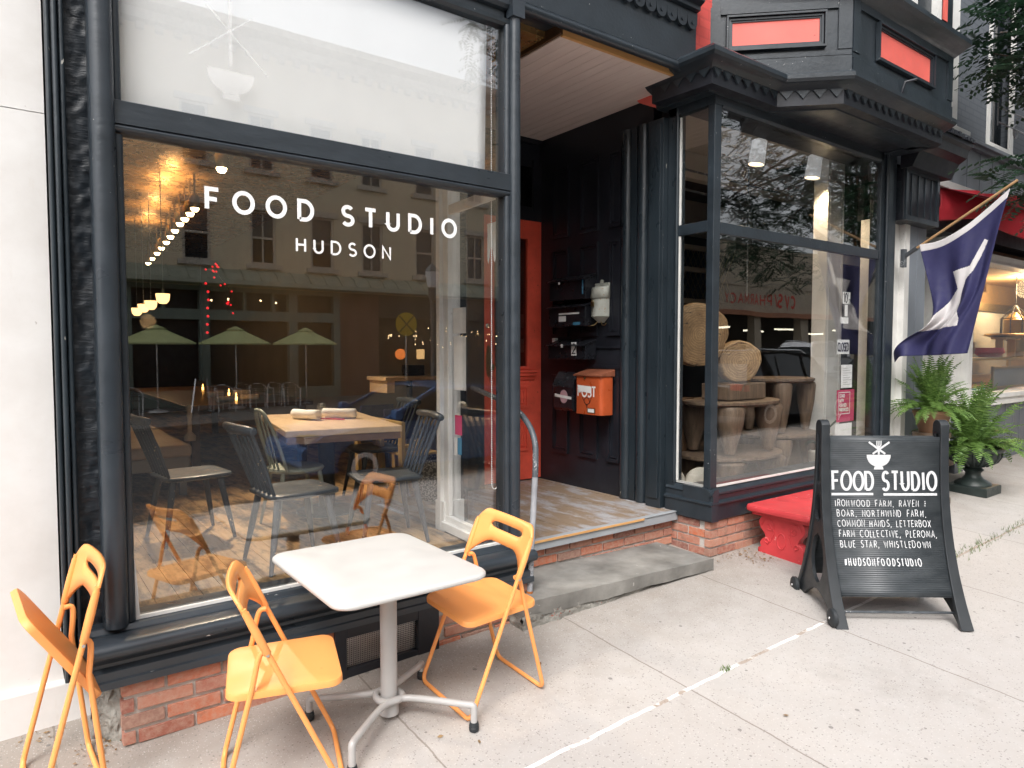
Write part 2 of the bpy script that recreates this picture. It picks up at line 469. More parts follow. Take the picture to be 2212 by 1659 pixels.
def pebble_mat():
    k = N('pebbled_stoneware')
    v = k.n('ShaderNodeTexVoronoi')
    v.inputs['Scale'].default_value = 70
    k.l(k.pos(), v.inputs['Vector'])
    k.set(color=k.ramp(v.outputs['Distance'], [(0.25, (0.44, 0.40, 0.33)), (0.6, (0.08, 0.07, 0.06))]), rough=0.6)
    k.bump(v.outputs['Distance'], -0.6, 0.006)
    return k.m
M['pebble_pot'] = pebble_mat()

def brick_tex_mat(name, c1, c2, mort, sc=1.0, xy='XZ', bump=0.3):
    k = N(name)
    p = k.pos(True)
    s = k.n('ShaderNodeSeparateXYZ')
    k.l(p, s.inputs[0])
    c = k.n('ShaderNodeCombineXYZ')
    k.l(s.outputs[xy[0]], c.inputs[0])
    k.l(s.outputs[xy[1]], c.inputs[1])
    b = k.n('ShaderNodeTexBrick')
    b.inputs['Scale'].default_value = 1.0
    b.inputs['Brick Width'].default_value = 0.23 * sc
    b.inputs['Row Height'].default_value = 0.072 * sc
    b.inputs['Mortar Size'].default_value = 0.008 * sc
    for nm, v in (('Color1', c1), ('Color2', c2), ('Mortar', mort)):
        b.inputs[nm].default_value = (*v, 1)
    k.l(c.outputs[0], b.inputs['Vector'])
    n1 = k.noise(p, 1.2, 5, 0.65)
    col = k.mix(k.ramp(n1, [(0.4, (0, 0, 0)), (0.7, (0.5, 0.5, 0.5))]), b.outputs['Color'], dim(c1, 0.7))
    k.set(color=col, rough=0.75)
    k.bump(b.outputs['Fac'], -bump, 0.008)
    return k.m
M['grey_brick'] = brick_tex_mat('grey_painted_brick', (0.118, 0.132, 0.152), (0.110, 0.124, 0.144), (0.085, 0.096, 0.112))
M['grey_brick_side'] = brick_tex_mat('grey_painted_brick_return', (0.118, 0.132, 0.152), (0.110, 0.124, 0.144), (0.085, 0.096, 0.112), 1, 'YZ')
M['opp_brick'] = brick_tex_mat('buff_painted_brick', (0.84, 0.715, 0.51), (0.80, 0.675, 0.475), (0.66, 0.55, 0.38), 1.0)
M['coral_brick'] = brick_tex_mat('coral_painted_brick', (0.80, 0.12, 0.10), (0.72, 0.10, 0.085), (0.62, 0.09, 0.08), 1.0)
M['beige'] = paint('beige_stucco', (0.56, 0.47, 0.35), 0.8, 0.1, 1.0, 0.1, 30)
M['terra_band'] = paint('terracotta_band', (0.50, 0.22, 0.12), 0.8, 0.1, 1.0, 0.1, 30)
M['opp_green'] = paint('grey_green_shopfront_paint', (0.20, 0.25, 0.22), 0.6, 0.1, 2, 0.1, 30)
M['opp_dark'] = plain('dark_interior', (0.012, 0.012, 0.014), 0.6)
M['opp_trim'] = paint('weathered_cream_trim', (0.55, 0.50, 0.42), 0.7, 0.25, 8, 0.2, 30)
M['opp_roof'] = paint('pale_green_metal_roof', (0.36, 0.38, 0.29), 0.6, 0.15, 3, 0.1, 30, chips=(0.3, 0.14, 0.07), chip_amt=0.66)
M['umb'] = paint('lime_parasol_canvas', (0.60, 0.66, 0.32), 0.8, 0.1, 4, 0.1, 40)
M['alu'] = plain('aluminium', (0.75, 0.75, 0.76), 0.25, 1.0)
M['silver_car'] = plain('silver_car_paint', (0.62, 0.63, 0.65), 0.25, 0.5)
M['black_car'] = plain('black_car_paint', (0.012, 0.013, 0.016), 0.12)
M['blue_car'] = plain('blue_car_paint', (0.07, 0.14, 0.30), 0.15)
M['yellow'] = plain('yellow_sign', (0.7, 0.5, 0.02), 0.5)
# ------------------------------------------------------------------ mesh helpers
class MB:
    """collects faces; build() links them as ONE mesh object"""
    def __init__(self):
        self.v = []; self.f = []; self.mi = []
    def add(self, vs, fs, mi=0):
        o = len(self.v)
        self.v += [tuple(p) for p in vs]
        for q in fs:
            self.f.append(tuple(i + o for i in q)); self.mi.append(mi)
        return self
    def box(self, x0, x1, y0, y1, z0, z1, mi=0):
        vs = [(x, y, z) for x in (x0, x1) for y in (y0, y1) for z in (z0, z1)]
        return self.add(vs, [(0, 1, 3, 2), (4, 6, 7, 5), (0, 4, 5, 1), (2, 3, 7, 6), (0, 2, 6, 4), (1, 5, 7, 3)], mi)
    def obox(self, c, sx, sy, sz, mat, mi=0):
        c = Vector(c)
        vs = [c + mat @ Vector((x * sx / 2, y * sy / 2, z * sz / 2)) for x in (-1, 1) for y in (-1, 1) for z in (-1, 1)]
        return self.add(vs, [(0, 1, 3, 2), (4, 6, 7, 5), (0, 4, 5, 1), (2, 3, 7, 6), (0, 2, 6, 4), (1, 5, 7, 3)], mi)
    def bar(self, a, b, w, h=None, up=(0, 0, 1), mi=0):
        a, b = Vector(a), Vector(b); d = b - a
        x = d.normalized(); y = Vector(up).cross(x)
        if y.length < 1e-4: y = Vector((0, 1, 0)).cross(x)
        y.normalize(); z = x.cross(y)
        return self.obox((a + b) / 2, d.length, w, h or w, Matrix((x, y, z)).transposed(), mi)
    def tube(self, pts, r, n=10, closed=False, caps=True, mi=0):
        pts = [Vector(p) for p in pts]; m = len(pts)
        rs = r if hasattr(r, '__len__') else [r] * m
        t0 = (pts[1] - pts[0]).normalized()
        ref = Vector((0, 0, 1)) if abs(t0.z) < 0.9 else Vector((1, 0, 0))
        u = t0.cross(ref).normalized()
        vs = []
        for i, p in enumerate(pts):
            a = pts[i - 1] if (i or closed) else p
            b = pts[(i + 1) % m] if (i < m - 1 or closed) else p
            t = (b - a)
            t = t.normalized() if t.length > 1e-9 else t0
            u = (u - t * u.dot(t))
            u = u.normalized() if u.length > 1e-6 else t.cross(Vector((0.3, 0.5, 0.8))).normalized()
            w = t.cross(u)
            for j in range(n):
                ang = 2 * math.pi * j / n
                vs.append(p + (u * math.cos(ang) + w * math.sin(ang)) * rs[i])
        fs = []
        for i in range(m if closed else m - 1):
            for j in range(n):
                k = (i + 1) % m
                fs.append((i * n + j, i * n + (j + 1) % n, k * n + (j + 1) % n, k * n + j))
        if caps and not closed:
            fs.append(tuple(reversed(range(n)))); fs.append(tuple(range((m - 1) * n, m * n)))
        return self.add(vs, fs, mi)
    def lathe(self, prof, c=(0, 0, 0), n=28, mi=0, axis='z', sx=1.0):
        vs = []
        for (r, z) in prof:
            for j in range(n):
                a = 2 * math.pi * j / n
                p = (r * math.cos(a) * sx, r * math.sin(a), z)
                if axis == 'x': p = (p[2], p[0], p[1])
                if axis == 'y': p = (p[0], p[2], p[1])
                vs.append((p[0] + c[0], p[1] + c[1], p[2] + c[2]))
        fs = []
        for i in range(len(prof) - 1):
            for j in range(n):
                fs.append((i * n + j, i * n + (j + 1) % n, (i + 1) * n + (j + 1) % n, (i + 1) * n + j))
        if prof[0][0] > 1e-6: fs.append(tuple(reversed(range(n))))
        if prof[-1][0] > 1e-6: fs.append(tuple(range((len(prof) - 1) * n, len(prof) * n)))
        return self.add(vs, fs, mi)
    def ball(self, c, r, n=14, mi=0, sz=1.0):
        m = n // 2
        return self.lathe([(max(1e-7, r * math.sin(math.pi * i / m)), -r * sz * math.cos(math.pi * i / m)) for i in range(m + 1)], c, n, mi)
    def prism(self, poly, fn, d0, d1, mi=0):
        """poly in 2-D; fn(u, v, d) -> 3-D"""
        n = len(poly)
        vs = [fn(u, v, d0) for u, v in poly] + [fn(u, v, d1) for u, v in poly]
        fs = [tuple(range(n)), tuple(reversed(range(n, 2 * n)))]
        for i in range(n):
            j = (i + 1) % n
            fs.append((i, i + n, j + n, j))
        return self.add(vs, fs, mi)
    def profx(self, prof, x0, x1, mi=0):
        return self.prism(prof, lambda u, v, d: (d, u, v), x0, x1, mi)
    def grid(self, fn, nu, nv, mi=0):
        vs = [fn(i / nu, j / nv) for i in range(nu + 1) for j in range(nv + 1)]
        fs = [(i * (nv + 1) + j, (i + 1) * (nv + 1) + j, (i + 1) * (nv + 1) + j + 1, i * (nv + 1) + j + 1) for i in range(nu) for j in range(nv)]
        return self.add(vs, fs, mi)
    def build(self, name, mat, parent=None, smooth=35, bevel=0.0, seg=2, solid=0.0, sub=0, off=-1.0):
        me = bpy.data.meshes.new(name)
        me.from_pydata(self.v, [], self.f)
        ms = mat if isinstance(mat, (list, tuple)) else [mat]
        for m in ms: me.materials.append(M[m] if isinstance(m, str) else m)
        if len(ms) > 1: me.polygons.foreach_set('material_index', self.mi)
        import bmesh
        bm = bmesh.new(); bm.from_mesh(me)
        if not solid: bmesh.ops.recalc_face_normals(bm, faces=bm.faces)
        bm.to_mesh(me); bm.free()
        if smooth:
            me.polygons.foreach_set('use_smooth', [True] * len(me.polygons))
            me.set_sharp_from_angle(angle=R(smooth))
        o = bpy.data.objects.new(name, me)
        COL.objects.link(o)
        if solid:
            s = o.modifiers.new('solid', 'SOLIDIFY'); s.thickness = solid; s.offset = off
        if sub:
            s = o.modifiers.new('sub', 'SUBSURF'); s.levels = sub; s.render_levels = sub
        if bevel:
            b = o.modifiers.new('bevel', 'BEVEL'); b.width = bevel; b.segments = seg; b.limit_method = 'ANGLE'; b.angle_limit = R(40)
        if parent is not None: attach(o, parent)
        return o

def attach(o, parent):
    """parts are modelled in world coordinates: undo the thing's own offset"""
    o.parent = parent
    if parent.parent is None:
        o.matrix_parent_inverse = (Matrix.Translation(parent.location) @ parent.rotation_euler.to_matrix().to_4x4()).inverted()

def tag(o, label, cat, group=None):
    o['label'] = label; o['category'] = cat
    if group: o['group'] = group
    return o
def thing(name, label, cat, loc=(0, 0, 0), group=None):
    o = bpy.data.objects.new(name, None); COL.objects.link(o)
    o.location = loc; o.empty_display_size = 0.1
    return tag(o, label, cat, group)
def struct(o):
    o['kind'] = 'structure'; return o
def stuff(o):
    o['kind'] = 'stuff'; return o
def copy_tree(o, parent=None):
    c = o.copy(); COL.objects.link(c)
    if parent is not None: c.parent = parent
    for ch in list(o.children): copy_tree(ch, c)
    return c
def place(o, loc, rz=0.0, label=None):
    o.location = loc; o.rotation_euler = (0, 0, rz)
    if label: o['label'] = label
    return o

def smooth_path(pts, n=8):
    """Catmull-Rom through the points"""
    P = [Vector(p) for p in pts]; out = []
    for i in range(len(P) - 1):
        p0 = P[max(i - 1, 0)]; p1 = P[i]; p2 = P[i + 1]; p3 = P[min(i + 2, len(P) - 1)]
        for k in range(n):
            t = k / n
            out.append(0.5 * ((2 * p1) + (-p0 + p2) * t + (2 * p0 - 5 * p1 + 4 * p2 - p3) * t * t + (-p0 + 3 * p1 - 3 * p2 + p3) * t ** 3))
    out.append(P[-1]); return out
def round_path(pts, r, n=6):
    """polyline with its corners rounded"""
    P = [Vector(p) for p in pts]; out = [P[0]]
    for i in range(1, len(P) - 1):
        a = (P[i - 1] - P[i]); b = (P[i + 1] - P[i])
        rr = min(r, a.length * 0.48, b.length * 0.48)
        s = P[i] + a.normalized() * rr; e = P[i] + b.normalized() * rr
        for k in range(n + 1):
            t = k / n
            out.append(s * (1 - t) ** 2 + P[i] * 2 * t * (1 - t) + e * t * t)
    out.append(P[-1]); return out
def rrect(x0, x1, y0, y1, r, n=6):
    out = []
    for cx, cy, a0 in ((x1 - r, y1 - r, 0), (x0 + r, y1 - r, 90), (x0 + r, y0 + r, 180), (x1 - r, y0 + r, 270)):
        for k in range(n + 1):
            a = R(a0 + 90 * k / n); out.append((cx + r * math.cos(a), cy + r * math.sin(a)))
    return out

# ------------------------------------------------------------------ stroke lettering
def A(cx, cy, rx, ry, a0, a1, n=14):
    return [(cx + rx * math.cos(R(a0 + (a1 - a0) * i / n)), cy + ry * math.sin(R(a0 + (a1 - a0) * i / n))) for i in range(n + 1)]
GL = {
 'A': (.72, [[(0, 0), (.36, 1), (.72, 0)], [(.14, .34), (.58, .34)]]),
 'B': (.62, [[(0, 0), (0, 1), (.3, 1)] + A(.32, .76, .22, .24, 88, -90) + [(.02, .52)], [(.3, .52)] + A(.34, .26, .27, .26, 90, -90) + [(.02, 0)]]),
 'C': (.76, [A(.45, .5, .44, .5, 48, 312, 22)]),
 'D': (.74, [[(0, 0), (0, 1), (.26, 1)] + A(.28, .5, .45, .5, 88, -88, 18) + [(.02, 0)]]),
 'E': (.54, [[(.54, 1), (0, 1), (0, 0), (.54, 0)], [(.02, .52), (.46, .52)]]),
 'F': (.56, [[(.56, 1), (0, 1), (0, 0)], [(.02, .50), (.48, .50)]]),
 'G': (.80, [A(.45, .5, .44, .5, 48, 335, 22) + [(.84, .47), (.55, .47)]]),
 'H': (.66, [[(0, 0), (0, 1)], [(.66, 0), (.66, 1)], [(.02, .52), (.64, .52)]]),
 'I': (.04, [[(.02, 0), (.02, 1)]]),
 'K': (.64, [[(0, 0), (0, 1)], [(.62, 1), (.05, .45)], [(.22, .60), (.64, 0)]]),
 'L': (.50, [[(0, 1), (0, 0), (.5, 0)]]),
 'M': (.84, [[(0, 0), (.05, 1), (.42, .25), (.79, 1), (.84, 0)]]),
 'N': (.68, [[(0, 0), (0, 1), (.68, 0), (.68, 1)]]),
 'O': (.92, [A(.46, .5, .46, .5, 90, 450, 30)]),
 'P': (.58, [[(0, 0), (0, 1), (.3, 1)] + A(.32, .73, .25, .27, 88, -88) + [(.02, .46)]]),
 'R': (.62, [[(0, 0), (0, 1), (.3, 1)] + A(.32, .74, .25, .26, 88, -88) + [(.02, .48)], [(.28, .47), (.62, 0)]]),
 'S': (.60, [A(.30, .75, .27, .25, 32, 268, 16) + A(.30, .25, .30, .25, 88, -148, 16)]),
 'T': (.66, [[(0, 1), (.66, 1)], [(.33, .98), (.33, 0)]]),
 'U': (.68, [[(0, 1), (0, .34)] + A(.34, .34, .34, .34, 180, 360, 16) + [(.68, 1)]]),
 'V': (.70, [[(0, 1), (.35, 0), (.70, 1)]]),
 'W': (.98, [[(0, 1), (.24, 0), (.49, .85), (.74, 0), (.98, 1)]]),
 'X': (.66, [[(0, 0), (.66, 1)], [(0, 1), (.66, 0)]]),
 'Y': (.66, [[(0, 1), (.33, .48), (.66, 1)], [(.33, .46), (.33, 0)]]),
 ',': (.10, [[(.08, .06), (.0, -.2)]]),
 '+': (.34, [[(.0, .42), (.34, .42)], [(.17, .85), (.17, .6)], [(.17, .30), (.17, .0)]]),
 '#': (.60, [[(.12, .05), (.22, .95)], [(.38, .05), (.48, .95)], [(0, .36), (.56, .36)], [(.04, .66), (.60, .66)]]),
 '0': (.56, [A(.28, .5, .28, .5, 90, 450, 24)]),
 '1': (.22, [[(0, .82), (.2, 1), (.2, 0)]]),
 '2': (.56, [A(.28, .72, .27, .28, 165, -20, 14) + [(.02, 0), (.56, 0)]]),
 '6': (.58, [A(.62, .32, .60, .68, 110, 180, 12)[:-1] + A(.29, .31, .28, .31, 180, 540, 20)]),
 '7': (.52, [[(0, 1), (.52, 1), (.16, 0)]]),
 '/': (.40, [[(0, -.05), (.40, 1.05)]]),
 "'": (.06, [[(.05, 1), (.02, .78)]]),
}
def ribbon(mb, pts, w, fn, lift, mi=0):
    """flat strip along a 2-D polyline with mitred corners; fn(u, v, d) -> 3-D"""
    P = [Vector(p) for p in pts]
    closed = (P[0] - P[-1]).length < 1e-6
    if closed: P = P[:-1]
    n = len(P); L = []; Rr = []
    for i in range(n):
        a = P[i - 1] if (i or closed) else None
        b = P[(i + 1) % n] if (i < n - 1 or closed) else None
        if a is None: d = (b - P[i]).normalized(); nn = Vector((-d.y, d.x)); s = 1
        elif b is None: d = (P[i] - a).normalized(); nn = Vector((-d.y, d.x)); s = 1
        else:
            d1 = (P[i] - a).normalized(); d2 = (b - P[i]).normalized()
            n1 = Vector((-d1.y, d1.x)); n2 = Vector((-d2.y, d2.x)); nn = n1 + n2
            if nn.length < 0.3: nn = n1; s = 1
            else: nn.normalize(); s = min(2.2, 1 / max(0.35, nn.dot(n1)))
        L.append(P[i] + nn * w / 2 * s); Rr.append(P[i] - nn * w / 2 * s)
    vs = [fn(p.x, p.y, lift) for p in L] + [fn(p.x, p.y, lift) for p in Rr]
    fs = [(i, (i + 1) % n, n + (i + 1) % n, n + i) for i in range(n if closed else n - 1)]
    mb.add(vs, fs, mi)
def text(mb, s, u0, v0, size, fn, w, gap=0.25, lift=0.001, wide=1.0, jit=0.0, mi=0, space=0.5, total=None, rg=None):
    """lettering drawn with strokes; returns the end position; total = fit the whole run into that width"""
    if total:
        ln = 0.0
        for ch in s: ln += (space if ch == ' ' else GL[ch][0] * wide)
        gap = (total / size - ln) / (len(s) - 1)
    u = u0; k = 0
    for ch in s:
        if ch == ' ':
            u += (space + gap) * size; continue
        gw, strokes = GL[ch]
        jx, jy, js = ((rg.uniform(-1, 1) * jit, rg.uniform(-1, 1) * jit, 1 + rg.uniform(-1, 1) * jit) if jit else (0, 0, 1))
        for st in strokes:
            pts = []
            for (a, b) in st:
                e = (rg.uniform(-1, 1) * jit * 0.35) if jit and len(st) < 6 else 0
                pts.append((u + (a * wide * js + jx * 0.3 + jx * b * 0.8 + e) * size, v0 + (b * js + jy * 0.4 + e) * size))
            ribbon(mb, pts, w, fn, lift + 0.0002 * (k % 5), mi); k += 1
        u += (gw * wide + gap) * size
    return u
def disc(mb, cx, cy, rx, ry, fn, lift, n=24, mi=0):
    mb.add([fn(cx + rx * math.cos(2 * math.pi * i / n), cy + ry * math.sin(2 * math.pi * i / n), lift) for i in range(n)], [tuple(range(n))], mi)
def patch(mb, poly, fn, lift, mi=0):
    mb.add([fn(u, v, lift) for u, v in poly], [tuple(range(len(poly)))], mi)
def bowl_logo(mb, cu, v0, s, fn, w, lift, mi=0, sticks=True):
    """bowl with crossed sticks and a fork; s = bowl width, v0 = foot of the bowl"""
    patch(mb, [(cu - .5 * s, v0 + .62 * s), (cu - .49 * s, v0 + .5 * s)] + [(cu + x * s, v0 + y * s) for x, y in A(0, .5, .47, .38, 200, 340, 12)] + [(cu + .49 * s, v0 + .5 * s), (cu + .5 * s, v0 + .62 * s)], fn, lift, mi)
    patch(mb, [(cu - .2 * s, v0), (cu + .2 * s, v0), (cu + .17 * s, v0 + .13 * s), (cu - .17 * s, v0 + .13 * s)], fn, lift + .0002, mi)
    if not sticks: return
    ribbon(mb, [(cu - .42 * s, v0 + 1.16 * s), (cu + .27 * s, v0 + .66 * s)], w, fn, lift + .0004, mi)
    ribbon(mb, [(cu + .44 * s, v0 + 1.16 * s), (cu - .25 * s, v0 + .66 * s)], w, fn, lift + .0006, mi)
    ribbon(mb, [(cu, v0 + .63 * s), (cu, v0 + .98 * s)], w, fn, lift + .0008, mi)
    ribbon(mb, [(cu - .085 * s, v0 + 1.22 * s)] + [(cu + x * s, v0 + y * s) for x, y in A(0, 1.05, .085, .09, 180, 360, 8)] + [(cu + .085 * s, v0 + 1.22 * s)], w * .55, fn, lift + .001, mi)
    ribbon(mb, [(cu, v0 + .96 * s), (cu, v0 + 1.22 * s)], w * .5, fn, lift + .0012, mi)

def bricks(mb, x0, x1, zb, zt, y, depth, course=0.071, length=0.222, rg=None, axis='x', s=1, ground=None, joint=0.0135, start=0.0):
    """individual bricks laid in running bond, top course under zt; outer face at y"""
    rg = rg or rnd
    z = zt; row = 0
    while z > zb:
        hz = course - joint
        x = x0 + start - (length * 0.5 if row % 2 else 0)
        while x < x1:
            a = max(x, x0); b = min(x + length - joint, x1)
            if b - a > 0.02:
                q = rg.uniform(-0.002, 0.003); ln = rg.uniform(-0.002, 0.002)
                zt2 = z - joint * 0.3 + rg.uniform(-.002, .002); zb2 = z - hz + rg.uniform(-.002, .002)
                gnd = ground((a + b) / 2) - 0.03 if ground else zb
                if zt2 > gnd:
                    if axis == 'x': mb.box(a + ln, b + ln, y + q, y + depth, max(zb2, gnd), zt2)
                    else: mb.box(y + q, y + depth * s, a + ln, b + ln, max(zb2, gnd), zt2)
            x += length
        z -= course; row += 1

def lumpy(o, amt, scale=6.0):
    """hand-made unevenness so that edges are not ruler-straight"""
    for v in o.data.vertices:
        p = v.co * scale
        v.co += Vector((noise.noise(p), noise.noise(p + Vector((9, 3, 1))), noise.noise(p + Vector((2, 7, 5))))) * amt
    o.data.update()
    return o
# ------------------------------------------------------------------ ground, road, opposite pavement
sw = MB()
xs = [-14 + i * 0.5 for i in range(130)]
ys = [-1.7 + i * 0.25 for i in range(30)]
sw.add([(x, y, gz(x, y) + 0.006 * noise.noise(Vector((x * .6, y * .6, 0)))) for x in xs for y in ys],
       [(i * 30 + j, (i + 1) * 30 + j, (i + 1) * 30 + j + 1, i * 30 + j + 1) for i in range(129) for j in range(29)])
struct(sw.build('pavement', 'sidewalk', smooth=180))
kb = MB()
kb.prism([(-14, gz(-14, -1.7) + .004), (50, gz(50, -1.7) + .004), (50, gz(50, -1.7) - .3), (-14, gz(-14, -1.7) - .3)], lambda u, v, d: (u, d, v), -1.86, -1.7)
struct(kb.build('kerb', 'bluestone'))
def rz(x): return gz(x, -1.7) - 0.15
rd = MB()
rd.add([(x, y, rz(x) + dz) for x in (-80, 120) for y, dz in ((-1.75, 0), (-6.5, .12), (-12.5, .05))], [(0, 1, 4, 3), (1, 2, 5, 4)])
struct(rd.build('road', 'asphalt', smooth=0))
gr = MB(); gr.add([(-200, -200, -4), (200, -200, -4), (200, 200, -4), (-200, 200, -4)], [(0, 1, 2, 3)])
struct(gr.build('ground', 'asphalt', smooth=0))
op = MB(); op.add([(x, y, z + .026 * (x - 6)) for x in (-80, 120) for y, z in ((-12.4, -.14), (-12.4, .02), (-40, .10))], [(0, 1, 4, 3), (1, 2, 5, 4)])
struct(op.build('pavement', 'far_pave', smooth=0))
rr = random.Random(3)
# litter in the corners by the brick foot, weeds in one joint
lit = MB()
def flake(x, y, s):
    a = rr.uniform(0, 6.28); z = gz(x, y) + .006 + rr.uniform(0, .004); t = rr.uniform(-.4, .4)
    lit.add([(x + s * math.cos(a + q) * k, y + s * math.sin(a + q) * k, z + t * s * math.sin(q)) for q, k in ((0, 1), (1.6, .45), (3.14, 1), (4.7, .45))], [(0, 1, 2, 3)])
for k in range(70): flake(rr.gauss(.30, .06), rr.gauss(3.33, .07), rr.uniform(.004, .011))
for k in range(90): flake(rr.gauss(4.62, .10), rr.gauss(3.08, .08), rr.uniform(.005, .014))
for k in range(40): flake(rr.gauss(4.45, .10), rr.gauss(3.17, .04), rr.uniform(.005, .012))
for k in range(26): flake(rr.gauss(.08, .05), rr.gauss(3.58, .06), rr.uniform(.004, .012))
for x, y in ((1.50, 2.55), (2.9, 1.75), (1.62, 2.42), (1.43, 3.02), (2.25, 2.78)): flake(x, y, .016)
stuff(lit.build('leaf_litter', 'debris', smooth=0))
wd = MB()
for k in range(420):
    x = rr.uniform(6.4, 9.5) if k < 300 else rr.uniform(5.6, 6.5); y = 2.17 + rr.gauss(0, .03); h = rr.uniform(.012, .05); a = rr.uniform(0, 6.28); z = gz(x, y)
    wd.add([(x - .005, y, z), (x + .005, y, z), (x + h * .5 * math.cos(a), y + h * .5 * math.sin(a), z + h)], [(0, 1, 2)])
for k in range(26):
    x = rr.gauss(3.02, .025); y = 2.17 + rr.gauss(0, .01); h = .03; a = rr.uniform(0, 6.28); z = gz(x, y)
    wd.add([(x - .004, y, z), (x + .004, y, z), (x + h * .5 * math.cos(a), y + h * .5 * math.sin(a), z + h * .7)], [(0, 1, 2)])
stuff(wd.build('joint_weeds', 'weed', smooth=0))

# ------------------------------------------------------------------ pale building on the left
wb = thing('pale_building', 'pale off-white stucco building wall beside the black pilaster', 'building', (-2, 3.66, .2))
b = MB(); b.box(-12, .262, 3.66, 9, -.2, 2.93); b.box(-12, .262, 3.664, 9, 2.936, 11)
b.build('wall', 'stucco', wb, smooth=0)
b = MB(); b.profx([(3.62, -.3), (3.62, .40), (3.64, .408), (3.70, .408), (3.70, -.3)], -12, .30); lumpy(b.build('plinth', 'stucco', wb, smooth=30, bevel=.006), .0)

# ------------------------------------------------------------------ black restaurant shopfront
RF = thing('restaurant_shopfront', 'black painted restaurant shopfront with one big lettered window and a deep red-doored entry', 'building', (1.5, 3.6, .3))
def part(mb, name, mat, parent=RF, **kw): return mb.build(name, mat, parent, **kw)
# carved pilaster between the white wall and the window
b = MB()
for (x0, x1, yf) in ((.176, .196, 3.475), (.199, .219, 3.440), (.222, .243, 3.452)):
    cxx = (x0 + x1) / 2; r = (x1 - x0) / 2
    b.prism([(x0, 3.66), (x0, yf + r)] + [(cxx + r * math.cos(R(a)), yf + r + r * math.sin(R(a))) for a in range(190, 360, 20)] + [(x1, yf + r), (x1, 3.66)], lambda u, v, d: (u, v, d), .46, 5.2)
b.box(.176, .243, 3.50, 3.66, .46, 5.2)
part(b, 'pilaster', 'black_v', smooth=40)
b = MB(); b.grid(lambda u, v: (.243 + .082 * u, 3.488 + .010 * noise.noise(Vector((u * 1.2, v * 34, 3))) + .007 * noise.noise(Vector((u * 2.5, v * 120, 8))), .5 + 4.7 * v), 12, 420)
part(b, 'pilaster_panel', 'crackle', smooth=180)
b = MB(); b.tube([(.366, 3.395, z) for z in (.695, 1.5, 2.5, 3.5, 5.2)], .047, 20)
part(b, 'corner_column', 'slate', smooth=60)
b = MB(); b.box(.322, .414, 3.44, 3.60, .68, 5.2); part(b, 'column_backing', 'black', smooth=0)
b = MB(); b.tube([(.424, 3.43, z) for z in (.695, 2.83)], .021, 14); b.tube([(.424, 3.43, z) for z in (2.972, 3.86)], .019, 14); b.box(.405, .442, 3.43, 3.50, .69, 2.83); b.box(.403, .436, 3.43, 3.50, 2.97, 3.86)
part(b, 'window_jamb', 'black', smooth=50)
# sill with nosing and stepped mouldings, wrapped round the left end
prof = [(3.44, .690), (3.425, .694), (3.41, .688), (3.398, .668), (3.388, .664), (3.30, .686), (3.25, .690)]
prof += [(3.226 + .036 * math.cos(R(a)), .656 + .034 * math.sin(R(a))) for a in range(90, 271, 18)]
prof += [(3.238, .615), (3.248, .600), (3.262, .590), (3.262, .575), (3.236, .560), (3.236, .528), (3.226, .522), (3.226, .492), (3.60, .492), (3.60, .690)]
b = MB(); b.profx(prof, .262, 2.565)
o = part(b, 'window_sill', 'slate', smooth=35)
b = MB()
b.prism([(.255, .495), (.262, .52), (.258, .60), (.238, .63), (.226, .656), (.238, .688), (.262, .690), (.262, .495)], lambda u, v, d: (u, d, v), 3.25, 3.62)
part(b, 'sill_return', 'slate', smooth=40)
b = MB(); b.box(.45, 2.49, 3.435, 3.452, .690, .706)
b.prism([(.443, .69), (.443, .96), (.449, .96), (.463, .71), (.463, .69)], lambda u, v, d: (u, d, v), 3.437, 3.453)
part(b, 'glazing_bead', 'white_trim', smooth=0)
# brick foot
gnd = lambda x: gz(x, 3.26)
for xa, xb, seed, st_ in ((.362, 1.30, 5, -.055), (1.90, 2.55, 6, .05)):
    b = MB(); b.box(xa + .01, xb - .004, 3.272, 3.55, -.2, .492); part(b, 'mortar_bed', 'mortar', smooth=0)
    b = MB(); bricks(b, xa, xb, .15, .486, 3.258, .06, .0705, .232, random.Random(seed), ground=gnd, start=st_)
    part(b, 'brick_foot', 'brick', smooth=0, bevel=.004)
b = MB(); b.grid(lambda u, v: (.262 + .11 * u + .01 * noise.noise(Vector((u * 5, v * 8, 1))), 3.30 + .12 * (1 - u) + .03 * noise.noise(Vector((u * 6, v * 9, 4))), .15 + .36 * v), 14, 26)
part(b, 'render_patch', 'rubble', smooth=180)
# cellar vent
vt = MB(); vt.box(1.30, 1.36, 3.235, 3.5, .1, .492); vt.box(1.77, 1.90, 3.235, 3.5, .1, .492); vt.box(1.36, 1.77, 3.24, 3.5, .1, .275); vt.box(1.36, 1.77, 3.236, 3.5, .438, .492); vt.box(1.36, 1.77, 3.34, 3.5, .275, .438)
vent = part(vt, 'cellar_vent', 'dark', smooth=0, bevel=.003)
b = MB()
for i in range(41): x = 1.362 + i * .01; b.box(x, x + .0035, 3.270, 3.274, .275, .438)
for i in range(16): z = .277 + i * .0105; b.box(1.36, 1.77, 3.2655, 3.2695, z, z + .0035)
b.build('vent_mesh', 'steel', vent, smooth=0)
